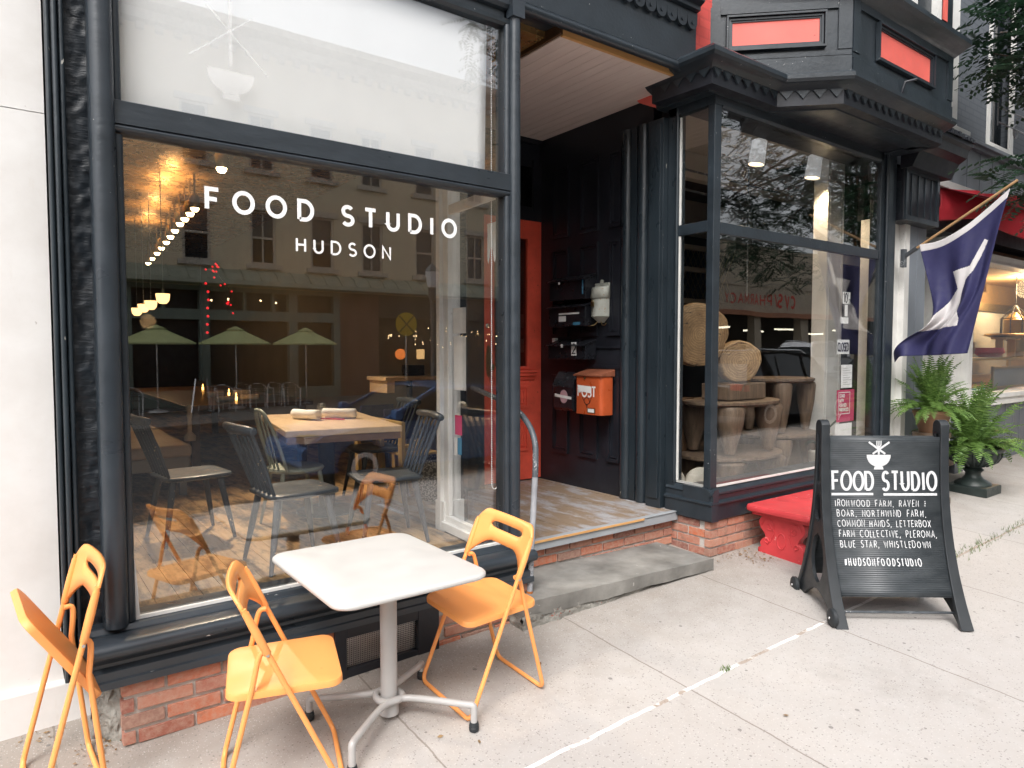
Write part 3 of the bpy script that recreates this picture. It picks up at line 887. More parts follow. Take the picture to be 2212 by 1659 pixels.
# transom rail, top frame and fascia
b = MB(); b.profx([(3.395, 2.872), (3.395, 2.968), (3.402, 2.972), (3.50, 2.972), (3.50, 2.84), (3.43, 2.838)] + [(3.432 - .034 * math.cos(R(a)), 2.858 - .020 * math.sin(R(a))) for a in range(80, -60, -20)], .40, 2.512)
part(b, 'transom_rail', 'slate', smooth=35)
b = MB(); b.profx([(3.42, 3.852), (3.405, 3.866), (3.402, 3.89), (3.43, 3.90), (3.43, 3.945), (3.405, 3.95), (3.39, 3.97), (3.39, 4.005), (3.43, 4.02), (3.56, 4.02), (3.56, 3.852)], .40, 2.515)
part(b, 'head_moulding', 'black', smooth=30)
b = MB(); b.box(-.1, 4.24, 3.395, 3.62, 4.02, 5.2)
part(b, 'fascia', 'black', smooth=0, bevel=.004)
b = MB(); b.tube([(2.50, 3.40, 3.985), (4.268, 3.40, 3.985)], .034, 16)
part(b, 'fascia_roll', 'black', smooth=60)
b = MB()
for i in range(46):
    x = -.9 + i * .1125
    if x > 4.22: break
    pts = [(x - .056, 4.40), (x - .054, 4.33)] + [(x + .054 * math.cos(R(a)), 4.33 + .058 * math.sin(R(a))) for a in range(190, 351, 20)] + [(x + .054, 4.33), (x + .056, 4.40)]
    b.prism(pts, lambda u, v, d: (u, d, v), 3.368, 3.393)
    b.tube([(x, 3.3675, 4.318), (x, 3.3605, 4.318)], .013, 8)
part(b, 'scalloped_trim', 'black', smooth=0)
b = MB(); b.profx([(3.40, 4.40), (3.34, 4.41), (3.34, 4.44), (3.30, 4.46), (3.30, 4.50), (3.22, 4.56), (3.16, 4.60), (3.12, 4.66), (3.12, 4.72), (3.40, 4.72)], -.1, 4.22)
part(b, 'cornice', 'black', smooth=30)
b = MB(); b.box(.0, 4.25, 3.63, 14.0, 4.06, 10.5); part(b, 'upper_wall', 'coral_brick', smooth=0)
# corner post
b = MB(); b.tube([(2.546, 3.402, z) for z in (.69, 2, 3, 4.02)], .036, 18); b.tube([(2.503, 3.422, z) for z in (.69, 2.84)], .022, 14); b.tube([(2.503, 3.422, z) for z in (2.965, 3.86)], .022, 14); b.box(2.488, 2.578, 3.43, 3.52, .62, 4.02)
b.obox((2.546, 3.402, 3.955), .09, .09, .11, Matrix.Identity(3))
part(b, 'corner_post', 'slate', smooth=45)
# glass
b = MB(); b.box(.42, 2.495, 3.449, 3.455, .69, 2.845); win = part(b, 'display_window', 'glass', smooth=0)
fnw = lambda u, v, d: (u, 3.4488 - d, v)
b = MB()
text(b, 'FOOD STUDIO', .786, 2.563, .0925, fnw, .0205, total=1.362, space=.22, wide=1.0)
text(b, 'HUDSON', 1.208, 2.402, .064, fnw, .0112, total=.518, wide=1.0)
b.build('lettering', 'decal', win, smooth=0)
b = MB(); b.box(.42, 2.495, 3.449, 3.455, 2.955, 3.87); tw = part(b, 'transom_window', 'glass', smooth=0)
b = MB(); bowl_logo(b, .905, 3.085, .217, fnw, .016, .001, sticks=False)
ribbon(b, [(.905, 3.245), (.905, 3.62)], .017, fnw, .0025); ribbon(b, [(.725, 3.255), (1.01, 3.49)], .008, fnw, .003); ribbon(b, [(1.075, 3.235), (.80, 3.50)], .008, fnw, .0033)
for q in (-.03, -.01, .01, .03): ribbon(b, [(.905 + q, 3.62), (.905 + q, 3.74)], .008, fnw, .0036)
ribbon(b, [(.868, 3.622), (.942, 3.622)], .02, fnw, .004)
b.build('emblem', 'frost', tw, smooth=0)
# side window of the entry
b = MB(); b.prism([(2.548, 3.52), (2.554, 3.52), (2.606, 4.28), (2.600, 4.28)], lambda u, v, d: (u, v, d), .70, 3.9); sw_ = part(b, 'side_window', 'glass', smooth=0)
b = MB(); b.box(2.565, 2.70, 4.27, 4.36, .60, 4.0); b.box(2.56, 2.597, 4.215, 4.27, .70, 4.0); b.box(2.535, 2.572, 4.29, 4.34, .60, 4.0); b.box(2.54, 2.72, 4.255, 4.375, .58, .80)
b.build('frame_post', 'white_trim', sw_, smooth=0, bevel=.004)
b = MB(); b.prism([(2.505, 3.50), (2.546, 3.50), (2.598, 4.262), (2.557, 4.262)], lambda u, v, d: (u, v, d), .655, .70); b.prism([(2.47, 3.50), (2.505, 3.50), (2.557, 4.262), (2.522, 4.262)], lambda u, v, d: (u, v, d), .60, .66); b.prism([(2.523, 3.50), (2.60, 3.50), (2.65, 4.262), (2.575, 4.262)], lambda u, v, d: (u, v, d), .58, .65)
b.build('frame_sill', 'white_trim', sw_, smooth=0, bevel=.004)
b = MB(); b.prism([(2.52, 3.52), (2.546, 3.52), (2.597, 4.26), (2.570, 4.26)], lambda u, v, d: (u, v, d), 2.86, 2.93); b.build('frame_rail', 'white_trim', sw_, smooth=0, bevel=.003)
for nm, y0, y1, z0, z1, mt in (('notice', 4.02, 4.19, 2.02, 2.20, 'paper'), ('menu', 4.02, 4.18, 1.62, 2.00, 'paper'), ('red_sticker', 4.075, 4.165, 1.30, 1.44, 'pink'), ('blue_sticker', 4.08, 4.13, 1.16, 1.28, 'blue_lbl'), ('white_sticker', 4.14, 4.18, 1.15, 1.28, 'paper')):
    b = MB(); b.box(2.585 + .0, 2.5865, y0, y1, z0, z1); b.build(nm, mt, sw_, smooth=0)
b = MB(); b.grid(lambda u, v: (2.548, 3.60 + .10 * u, 2.72 - (.20 + .06 * math.sin(u * 9)) * v), 8, 4); b.build('torn_paper', 'paper', sw_, smooth=0)
# recess: splayed jamb, door wall, right panelled wall, soffit, porch
b = MB(); b.prism([(2.70, 4.36), (3.30, 5.34), (3.545, 5.34), (3.545, 5.20), (3.32, 5.20), (2.78, 4.30), (2.70, 4.27)], lambda u, v, d: (u, v, d), .55, 4.04)
part(b, 'entry_side_wall', 'black_v', smooth=0)
b = MB(); b.box(3.545, 4.30, 5.33, 5.45, 3.24, 4.04); b.box(3.545, 4.30, 5.30, 5.40, 3.16, 3.25); b.box(4.20, 4.30, 5.30, 5.45, 3.25, 3.75); b.box(3.545, 3.60, 5.29, 5.45, .6, 3.25)
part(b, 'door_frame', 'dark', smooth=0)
b = MB(); b.box(3.64, 4.20, 5.325, 5.329, 3.30, 3.68); part(b, 'transom_light', 'glass_dark', smooth=0)
# the red door
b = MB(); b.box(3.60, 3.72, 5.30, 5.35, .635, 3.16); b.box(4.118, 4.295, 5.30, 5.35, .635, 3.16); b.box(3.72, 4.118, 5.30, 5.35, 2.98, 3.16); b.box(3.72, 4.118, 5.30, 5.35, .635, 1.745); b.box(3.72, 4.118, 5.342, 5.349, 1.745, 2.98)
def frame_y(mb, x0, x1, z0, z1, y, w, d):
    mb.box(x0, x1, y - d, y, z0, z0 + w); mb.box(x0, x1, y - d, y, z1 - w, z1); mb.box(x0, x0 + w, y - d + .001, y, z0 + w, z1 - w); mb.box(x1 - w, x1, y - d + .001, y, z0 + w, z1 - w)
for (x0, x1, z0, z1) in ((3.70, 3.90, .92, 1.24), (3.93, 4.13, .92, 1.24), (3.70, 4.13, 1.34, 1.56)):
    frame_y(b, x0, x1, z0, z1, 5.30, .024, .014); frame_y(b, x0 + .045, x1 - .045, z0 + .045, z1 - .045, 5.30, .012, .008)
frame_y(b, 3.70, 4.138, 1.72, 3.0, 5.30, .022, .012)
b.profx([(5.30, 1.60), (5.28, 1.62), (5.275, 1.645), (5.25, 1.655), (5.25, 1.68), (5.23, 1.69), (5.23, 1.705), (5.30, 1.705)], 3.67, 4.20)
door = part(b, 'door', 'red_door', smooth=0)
b = MB(); b.box(3.722, 4.116, 5.318, 5.324, 1.747, 2.978); b.build('pane', 'glass_dark', door, smooth=0)
b = MB(); b.prism(A(3.658, 1.80, .030, .15, 0, 360, 20)[:-1], lambda u, v, d: (u, d, v), 5.288, 5.299); b.lathe([(.012, 0), (.012, -.03), (.026, -.04), (.028, -.055), (.016, -.066)], (3.662, 5.29, 1.745), 14, axis='y'); b.build('handle', 'brass', door, smooth=40)
b = MB(); b.lathe([(.022, 0), (.022, -.012), (.014, -.016)], (3.648, 5.30, 2.13), 14, axis='y'); b.build('lock', 'steel', door, smooth=40)
b = MB(); fnd = lambda u, v, d: (u, 5.2995 - d, v)
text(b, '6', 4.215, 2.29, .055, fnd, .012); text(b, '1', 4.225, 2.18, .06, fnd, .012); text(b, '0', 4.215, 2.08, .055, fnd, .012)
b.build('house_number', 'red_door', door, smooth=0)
# right wall of the entry
X0 = 4.30
b = MB(); b.box(X0, X0 + .10, 3.86, 5.45, .55, 4.04)
def frame_x(mb, y0, y1, z0, z1, x, w, d):
    mb.box(x - d, x, y0, y1, z0, z0 + w * 1.15); mb.box(x - d, x, y0, y1, z1 - w, z1); mb.box(x - d + .001, x, y0, y0 + w, z0 + w * 1.15, z1 - w); mb.box(x - d + .001, x, y1 - w, y1, z0 + w * 1.15, z1 - w)
for (y0, y1) in ((4.90, 5.12), (4.50, 4.73), (4.22, 4.35)):
    for (z0, z1) in ((.925, 1.66), (2.04, 2.86), (2.98, 3.62)):
        frame_x(b, y0 - .01, y1 + .01, z0 - .01, z1 + .01, X0, .028, .020); frame_x(b, y0 + .025, y1 - .025, z0 + .03, z1 - .025, X0, .014, .012)
b.box(X0 - .012, X0, 4.2, 5.2, 1.74, 1.77); b.box(X0 - .014, X0, 4.2, 5.2, 1.92, 1.95)
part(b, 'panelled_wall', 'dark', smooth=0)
b = MB()
for yc in (4.135, 3.95): b.tube([(X0 - .005, yc, z) for z in (.628, 1.6, 2.6, 3.75)], .052, 20)
b.box(X0 - .03, X0 + .06, 4.01, 4.075, .628, 3.75); b.box(X0 - .02, X0 + .06, 3.86, 3.90, .628, 3.75)
part(b, 'engaged_columns', 'black_v', smooth=50)
b = MB(); b.box(X0 - .06, X0 + .10, 3.70, 3.855, .62, 3.74); b.box(X0 - .075, X0 - .058, 3.72, 3.835, .70, 3.70)
o = part(b, 'entry_pilaster', 'black_v', smooth=0, bevel=.004)
b = MB(); b.prism([(3.67, 3.80), (3.70, 3.86), (3.76, 3.925), (3.84, 3.945), (3.985, 3.945), (3.96, 3.92), (3.93, 3.905), (3.86, 3.87), (3.80, 3.84)], lambda u, v, d: (d, u, v), 4.235, 4.299)
part(b, 'red_bracket', 'coral', smooth=0)
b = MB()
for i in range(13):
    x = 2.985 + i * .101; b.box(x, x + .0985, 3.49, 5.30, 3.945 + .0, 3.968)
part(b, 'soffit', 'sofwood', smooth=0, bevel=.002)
b = MB(); b.box(2.985, 4.298, 3.462, 3.487, 3.945, 3.99); part(b, 'soffit_edge', 'rawpine', smooth=0)
b = MB(); b.box(2.962, 2.982, 3.462, 5.30, 3.952, 4.02); part(b, 'soffit_side', 'dark_wood', smooth=0)
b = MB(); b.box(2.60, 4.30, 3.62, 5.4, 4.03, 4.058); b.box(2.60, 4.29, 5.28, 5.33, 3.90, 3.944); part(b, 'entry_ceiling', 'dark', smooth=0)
b = MB()
for i in range(19):
    x = 2.57 + i * .093; b.box(x, x + .0905, 3.60, 5.34, .59, .620 + rr.uniform(-.002, .002))
part(b, 'porch_floor', 'porch', smooth=0, bevel=.002)
b = MB(); b.box(2.575, 4.30, 3.565, 3.598, .548, .612); b.box(2.575, 4.30, 3.558, 3.60, .6125, .6225)
part(b, 'porch_nosing', 'porch_edge', smooth=0, bevel=.003)
b = MB(); b.box(2.66, 3.9, 3.552, 3.5575, .604, .619); part(b, 'split_nosing_strip', 'rawpine', smooth=0)
b = MB(); b.box(2.60, 4.31, 3.635, 3.9, .1, .55); part(b, 'riser_bed', 'mortar', smooth=0)
b = MB(); bricks(b, 2.62, 4.30, .30, .545, 3.62, .05, .0705, .222, random.Random(11), start=-.08); part(b, 'riser_bricks', 'brick', smooth=0, bevel=.004)
b = MB(); b.box(2.60, 2.64, 3.52, 4.35, .50, .66); part(b, 'porch_side', 'dark', smooth=0)
# stone step
st = MB()
n = 40
top = []
def stz(x, y): return .418 - .034 * (x - 2.42) / 1.7 + .004 * noise.noise(Vector((x * 3, y * 3, 0)))
st.grid(lambda u, v: (2.42 + 1.70 * u + (.02 * v if u == 0 else 0), 3.13 - .05 * u + (.50 + .05 * u) * v + (.006 * noise.noise(Vector((u * 30, 0, 2))) if v == 0 else 0), stz(2.42 + 1.7 * u, 3.1 + .5 * v)), n, 10)
st.grid(lambda u, v: (2.42 + 1.70 * u, 3.13 - .05 * u + .006 * noise.noise(Vector((u * 30, v * 4, 2))) + .01 * v, stz(2.42 + 1.7 * u, 3.1) - v * (.105 - .02 * u + .012 * noise.noise(Vector((u * 9, 1, 1))))), n, 4)
st.grid(lambda u, v: (2.42 + .02 * u, 3.13 + .50 * u, stz(2.42, 3.13 + .5 * u) - .11 * v), 8, 3)
st.grid(lambda u, v: (4.12, 3.08 + .55 * u, stz(4.12, 3.08 + .55 * u) - .12 * v), 8, 3)
step = st.build('stone_step', 'bluestone', None, smooth=40)
tag(step, 'worn bluestone slab step in front of the brick-faced porch', 'step')
b = MB(); b.grid(lambda u, v: (2.40 + 1.1 * u, 3.135 + .02 * noise.noise(Vector((u * 14, v * 4, 6))) - .02 * (1 - u) * v, .335 - .16 * v), 40, 8)
b.grid(lambda u, v: (2.40 + .02 * noise.noise(Vector((u * 9, v * 5, 2))), 3.14 + .4 * u, .33 - .16 * v), 12, 8)
b.build('footing', 'rubble', step, smooth=180)

# ------------------------------------------------------------------ inside the restaurant
b = MB()
for i in range(52):
    x = -2.2 + i * .112; b.box(x, x + .110, 3.70 if x < .44 else 3.61 if x < 2.5 else 5.42, 6.9, .57, .600)
    b.box(x, x + .110, 6.905, 16, .57, .600)
b.build('wood_floor', 'floor_in', RF, smooth=0, bevel=.0015)
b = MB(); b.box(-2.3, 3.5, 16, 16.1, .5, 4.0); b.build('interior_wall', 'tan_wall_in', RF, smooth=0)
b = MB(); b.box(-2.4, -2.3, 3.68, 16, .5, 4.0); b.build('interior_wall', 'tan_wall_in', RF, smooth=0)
b = MB(); b.box(3.49, 3.54, 5.36, 16, .5, 4.0); b.box(3.465, 3.49, 5.36, 16, .6, .80); b.build('grey_interior_wall', 'grey_wall_in', RF, smooth=0, bevel=.004)
b = MB(); b.box(-2.3, 3.5, 3.62, 16, 3.98, 4.03); b.build('tin_ceiling', 'tin', RF, smooth=0)
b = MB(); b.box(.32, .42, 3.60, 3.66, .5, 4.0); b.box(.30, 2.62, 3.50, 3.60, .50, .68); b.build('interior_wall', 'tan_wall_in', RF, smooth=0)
# ------------------------------------------------------------------ folding chairs and table outside
def folding_chair(name, label, top=(-.14, .86), ff=.225, rf=-.225, pivot=.62, seat=None, group='orange folding chairs outside'):
    """faces +x; ff / rf = feet, top = top of the back; seat = (front x, front z, rear x, rear z)"""
    t = thing(name, label, 'chair', (0, 0, 0), group)
    Wd = .222
    bx = lambda z: ff + (top[0] - ff) * z / top[1]
    r = .0105
    b = MB()
    pts = round_path([(bx(top[1] - .06), -Wd, top[1] - .06), (ff, -Wd, r), (ff, Wd, r), (bx(top[1] - .06), Wd, top[1] - .06)], .045, 7)
    b.tube(pts, r, 10); b.build('front_frame', 'orange', t, smooth=60)
    b = MB(); px = bx(pivot)
    q = Wd - .026
    up = [(px + .002, pivot), (px - .028, pivot - .012), (px + (rf - px) * .30, pivot * .80), (rf, 0)]
    pts = smooth_path([(x, -q, z) for x, z in up[:3]] , 5)[:-1] + round_path([(up[2][0], -q, up[2][1]), (rf, -q, r), (rf, q, r), (up[2][0], q, up[2][1])], .045, 7) + smooth_path([(x, q, z) for x, z in reversed(up[:3])], 5)[1:]
    b.tube(pts, r, 10); b.build('rear_frame', 'orange', t, smooth=60)
    # seat: rounded pan with turned-down rim
    fx, fz, rx_, rz_ = seat or (.232, .462, -.190, .470)
    L = math.hypot(fx - rx_, fz - rz_); ux = Vector((fx - rx_, 0, fz - rz_)) / L; uz = Vector((-ux.z, 0, ux.x))
    if uz.z < 0: uz = -uz
    O = Vector((rx_, 0, rz_))
    outl = rrect(0, L, -.197, .197, .055, 7)
    outl = [(u, v * (1 + .06 * (u / L) ** 2)) for u, v in outl]
    nn = len(outl)
    rings = [(0.70, .000), (.93, .000), (.985, -.0025), (1.0, -.010), (1.0, -.026), (.985, -.028), (.93, -.016)]
    vs = []; fs = []
    for k, (s, d) in enumerate(rings):
        for (u, v) in outl:
            p = O + ux * (L / 2 + (u - L / 2) * s) + Vector((0, 1, 0)) * v * s + uz * (d - .006 * (1 - (abs(v) / .2) ** 2) * (1 if k < 2 else .6) + .004)
            vs.append(p)
    for k in range(len(rings) - 1):
        for i in range(nn): fs.append((k * nn + i, k * nn + (i + 1) % nn, (k + 1) * nn + (i + 1) % nn, (k + 1) * nn + i))
    fs.append(tuple(range(nn))); fs.append(tuple(reversed(range((len(rings) - 1) * nn, len(rings) * nn))))
    b = MB(); b.add(vs, fs); b.build('seat', 'orange', t, smooth=50)
    # backrest with hand slot, arched lower edge and sleeves over the tubes
    z1 = top[1]
    Ls = math.hypot(ff - top[0], top[1])
    d = Vector((top[0] - ff, 0, top[1])) / Ls; back = Vector((-d.z, 0, d.x))
    F0 = Vector((ff, 0, 0))
    def P(u, s):
        y = u * Wd
        return F0 + d * s + Vector((0, y, 0)) + back * (.030 * (1 - u * u) + .004)
    def up_(u): return Ls - .055 * max(0, (abs(u) - .72) / .28) ** 2.2 - .004 * u * u
    def lo_(u):
        a = abs(u); return Ls - .150 - .105 * (max(0, (a - .40) / .60)) ** 1.8
    sl, sh = Ls - .086, Ls - .052
    cols = [-1 + 2 * i / 60 for i in range(61)]
    b = MB(); vs = []; fs = []
    for u in cols:
        hw = .60
        c = max(0, 1 - (abs(u) / hw) ** 6) ** .5 if abs(u) < hw else 0
        m = (sl + sh) / 2
        s1 = m - (sh - sl) / 2 * c; s2 = m + (sh - sl) / 2 * c
        vs += [P(u, lo_(u)), P(u, (lo_(u) + s1) / 2), P(u, s1), P(u, s2), P(u, (s2 + up_(u)) / 2), P(u, up_(u))]
    for i in range(60):
        hole = abs((cols[i] + cols[i + 1]) / 2) < .60
        for j in range(5):
            if j == 2 and hole: continue
            fs.append((i * 6 + j, (i + 1) * 6 + j, (i + 1) * 6 + j + 1, i * 6 + j + 1))
    b.add(vs, fs); b.build('backrest', 'orange', t, smooth=60, solid=.014, off=0)
    for sgn in (-1, 1):
        b = MB(); b.tube([F0 + d * (Ls - x) + Vector((0, sgn * Wd, 0)) for x in (.262, .258, .16, .08)], [.0125, .0145, .0155, .013], 12)
        b.build('sleeve', 'orange', t, smooth=60)
    for sgn in (-1, 1):
        b = MB(); b.tube([(px, sgn * (Wd + .009), pivot), (px, sgn * (Wd + .014), pivot)], .006, 10); b.build('rivet', 'steel', t, smooth=40)
    return t
ch = folding_chair('folding_chair', 'orange folding chair on the right side of the outdoor table, back toward the stone step')
place(ch, (1.885, 2.775, gz(1.885, 2.775)), math.pi)
c2 = copy_tree(ch)
place(c2, (.86, 2.715, gz(.86, 2.715)), R(-16), 'orange folding chair left of the outdoor table, seat tucked toward the grey tabletop')
c3 = folding_chair('folding_chair', 'half folded orange chair with raised seat leaning by the pilaster', top=(-.125, .905), ff=.115, rf=-.115, pivot=.64, seat=(.105, .775, -.12, .40))
place(c3, (.145, 3.15, gz(.145, 3.15)), math.pi + R(4))
for c in (ch, c2, c3):
    c.rotation_euler = (R(2.6) if c is c2 else R(-2.6), R(-1.2) if c is c2 else R(1.2), c.rotation_euler[2])

tb = thing('pedestal_table', 'pale grey rectangular pedestal table between two orange chairs', 'table', (1.37, 2.83, gz(1.37, 2.83)))
g0 = gz(1.37, 2.83)
b = MB()
outl = rrect(.985, 1.700, 2.425, 3.285, .085, 8); n = len(outl); cx, cy = 1.3425, 2.855
rings = [(.5, 0), (.965, 0), (.985, -.0015), (.997, -.007), (1.0, -.014), (.997, -.021), (.985, -.026), (.93, -.027)]
vs = [(cx + (x - cx) * s, cy + (y - cy) * s, .930 + d + .012 * (x - cx) * 0) for s, d in rings for x, y in outl]
fs = [(k * n + i, k * n + (i + 1) % n, (k + 1) * n + (i + 1) % n, (k + 1) * n + i) for k in range(len(rings) - 1) for i in range(n)] + [tuple(range(n)), tuple(reversed(range((len(rings) - 1) * n, len(rings) * n)))]
b.add(vs, fs); b.build('tabletop', 'table_grey', tb, smooth=50)
b = MB(); b.tube([(1.382, 2.81, z) for z in (g0 + .025, g0 + .10, g0 + .106, .90)], [.044, .044, .0385, .0385], 24)
b.build('pole', 'table_leg', tb, smooth=40)
b = MB(); b.box(1.30, 1.46, 2.72, 2.90, .893, .904); b.obox((1.398, 2.771, .868), .014, .006, .055, Matrix.Rotation(R(-20), 3, 'Z')); b.build('bracket', 'steel', tb, smooth=0, bevel=.002)
h = .105
for pth in ([(1.648, 2.505), (1.628, 2.527), (1.45, 2.735), (1.345, 2.762), (1.325, 2.82), (1.36, 2.875), (1.46, 2.895), (1.645, 2.995), (1.668, 3.02)],
            [(1.085, 2.545), (1.105, 2.565), (1.31, 2.735), (1.415, 2.755), (1.438, 2.81), (1.405, 2.862), (1.30, 2.885), (1.10, 2.985), (1.078, 3.006)]):
    z = [gz(*pth[0]) + .03] + [g0 + h] * 7 + [gz(*pth[-1]) + .03]
    pts = [(x, y, zz) for (x, y), zz in zip(pth, z)]
    mid = smooth_path(pts[1:-1], 6)
    P0 = round_path([pts[0], (pts[0][0], pts[0][1], g0 + h)] + mid + [(pts[-1][0], pts[-1][1], g0 + h), pts[-1]], .055, 7)
    b = MB(); b.tube(P0, .0155, 12); b.build('leg_loop', 'table_leg', tb, smooth=60)
    for q in (pth[0], pth[-1]):
        b = MB(); zf = gz(*q); b.lathe([(.017, .0), (.022, .004), (.023, .018), (.020, .022), (.023, .026), (.019, .042)], (q[0], q[1], zf), 14); b.build('rubber_foot', 'rubber', tb, smooth=40)

# ------------------------------------------------------------------ A-frame sign
sg = thing('a_frame_sign', 'black plastic A-frame pavement sign lettered in white chalk', 'sign', (4.2, 2.05, gz(4.2, 2.05)))
FL, FR = Vector((3.945, 2.085, 0)), Vector((4.615, 1.560, 0))
ax = (FR - FL).normalized(); Wd = (FR - FL).length
nrm = Vector((ax.y, -ax.x, 0)); nrm = nrm if nrm.y < 0 else -nrm
mid = (FL + FR) / 2; zg = gz(mid.x, mid.y) + .005
TH = 1.175; half = .335
ctr = mid - nrm * half
def sp(a, f, z): return ctr + ax * a + nrm * f + Vector((0, 0, zg + z))
# each side panel: curved outline with round cut-outs
def sidecurve(t):
    """front-edge f over height fraction, foot flares outward"""
    return .045 + .290 * (1 - t) ** 2.5
ap = .378                                     # half distance between the side panels
for s, nm in ((-1, 'side'), (1, 'side')):
    zt = [i / 20 for i in range(21)]
    b = MB()
    fr = [(sidecurve(t), t * TH) for t in zt] + [(.045 * math.cos(R(a)), TH + .045 * math.sin(R(a))) for a in range(20, 161, 20)] + [(-sidecurve(t), t * TH) for t in reversed(zt)]
    fr += [(-.27, .0), (-.20, .05), (-.10, .115), (0, .135), (.10, .115), (.20, .05), (.27, .0)]
    # holes: big teardrop, middle and small ovals, bridged into the outline by column slicing
    holes = [(.0, .335, .090, .155), (-.005, .66, .052, .088), (-.005, .86, .032, .048)]
    def inside(f, z):
        return any(((f - hf) / hr) ** 2 + ((z - hz) / hh) ** 2 < 1 for hf, hz, hr, hh in holes)
    a0 = s * ap; th = .022
    NZ = 90
    def span(z):
        if z < .135:
            k = (.135 - z) / .135; inner = .24 * (k ** .6)
        else: inner = 0
        o = sidecurve(min(1, z / TH)) if z <= TH else math.sqrt(max(1e-6, .045 ** 2 - (z - TH) ** 2))
        return inner, o
    zz = [i * (TH + .044) / NZ for i in range(NZ + 1)]
    def strips(z):
        inner, o = span(z); seg = [(-o, -inner), (inner, o)] if inner > 0.004 else [(-o, o)]
        for hf, hz, hr, hh in holes:
            e = 1 - ((z - hz) / hh) ** 2
            if e > 0:
                wv = hr * math.sqrt(e); out = []
                for (p, q) in seg:
                    if p < hf - wv and hf + wv < q: out += [(p, hf - wv), (hf + wv, q)]
                    else: out.append((p, q))
                seg = out
        return seg
    for i in range(NZ):
        A_, B_ = strips(zz[i]), strips(zz[i + 1])
        if len(A_) != len(B_):
            # hole starts or ends here: split the plain one at the centre of the other
            lo, hi = (A_, B_) if len(A_) > len(B_) else (B_, A_)
            c = [((lo[k][1] + lo[k + 1][0]) / 2) for k in range(len(lo) - 1)]
            ed = [hi[0][0]] + c + [hi[-1][1]]
            hi2 = [(ed[k], ed[k + 1]) for k in range(len(lo))]
            if len(A_) > len(B_): B_ = hi2
            else: A_ = hi2
        for (p, q), (r_, t_) in zip(A_, B_):
            vs = [sp(a0 + dd, f, z) for dd in (-th / 2, th / 2) for f, z in ((p, zz[i]), (q, zz[i]), (t_, zz[i + 1]), (r_, zz[i + 1]))]
            b.add(vs, [(0, 1, 2, 3), (7, 6, 5, 4), (1, 5, 6, 2), (0, 3, 7, 4)])
    o = b.build('side_panel', 'plastic', sg, smooth=0)
    # broad front and rear flanges that follow the curve
    b = MB()
    for f_s in (1, -1):
        rows = []
        for i in range(25):
            t = i / 24; z = .0 + t * (TH + .03); f = f_s * (sidecurve(min(1, t * (TH + .03) / TH)))
            wv = .036 + .016 * (1 - t) ** 3
            rows.append([sp(a0 - s * wv * .9 - (0 if s < 0 else 0), f + f_s * .002, z), sp(a0 + s * wv * .55, f + f_s * .002, z), sp(a0 + s * wv * .55, f - f_s * .03, z), sp(a0 - s * wv * .9, f - f_s * .03, z)])
        vs = [p for rw in rows for p in rw]
        fs = [(i * 4 + j, i * 4 + (j + 1) % 4, (i + 1) * 4 + (j + 1) % 4, (i + 1) * 4 + j) for i in range(24) for j in range(4)] + [(0, 1, 2, 3), tuple(96 + k for k in (3, 2, 1, 0))]
        b.add(vs, fs)
    pts = [(.047 * math.cos(R(a)), TH + .012 + .045 * math.sin(R(a))) for a in range(0, 181, 15)]
    b.prism(pts + [(-.047, TH - .03), (.047, TH - .03)], lambda u, v, d: sp(d, u, v), a0 - s * .034, a0 + s * .020)
    b.build('flange', 'plastic', sg, smooth=40, bevel=.004)
    if s < 0:
        for f in (.295, -.295):
            c = sp(a0 - .036, f, .058); b = MB()
            mt = Matrix((ax, nrm, (0, 0, 1))).transposed()
            prof = [(.0001, -.018), (.030, -.018), (.050, -.014), (.056, -.008), (.056, .010), (.050, .016), (.0001, .016)]
            o = MB(); o.lathe(prof, (0, 0, 0), 24, axis='x'); b.add([c + mt @ Vector(v) for v in o.v], o.f)
            wv = b.build('wheel', 'rubber', sg, smooth=40)
            o = MB(); o.ball((-.019, 0, 0), .009, 10); b = MB(); b.add([c + mt @ Vector(v) for v in o.v], o.f); b.build('axle_cap', 'steel', wv, smooth=60)
# the two lettered boards
zb, ztp = .165, 1.125
def bf(z): return sidecurve(z / TH) - .014
for f_s, nm in ((1, 'front_board'), (-1, 'rear_board')):
    b = MB()
    b.grid(lambda u, v: sp(-ap + .008 + u * (2 * ap - .016), f_s * bf(zb + v * (ztp - zb)), zb + v * (ztp - zb)), 1, 30)
    bd = b.build(nm, 'board', sg, smooth=60, solid=.008, off=0)
    if f_s == 1: front = bd
sx_ = lambda px: -ap + .012 + (px - 425) / (1300 - 425) * (2 * ap - .024)      # board-local layout
def fnb(u, v, d):
    z = v; dz = .01
    sl_ = (bf(z + dz) - bf(z - dz)) / (2 * dz)
    nn = (nrm + Vector((0, 0, -sl_))).normalized()
    return sp(u, bf(z), z) + nn * (d + .005)
b = MB(); rg = random.Random(12)
zrow = lambda k: zb + (ztp - zb) * k
bowl_logo(b, -.035, zrow(.785), .150, fnb, .0125, .001)
for o_ in range(5): pass
text(b, 'FOOD', -.322, zrow(.652), .112, fnb, .0165, total=.252, lift=.001, jit=.03, rg=rg, wide=.56)
text(b, 'STUDIO', -.012, zrow(.652), .112, fnb, .0165, total=.335, lift=.001, jit=.03, rg=rg, wide=.52)
ribbon(b, [(-.333, zrow(.622)), (-.072, zrow(.624))], .015, fnb, .001); ribbon(b, [(-.008, zrow(.622)), (.325, zrow(.624))], .015, fnb, .001)
b.build('heading', 'chalk', front, smooth=0)
b = MB()
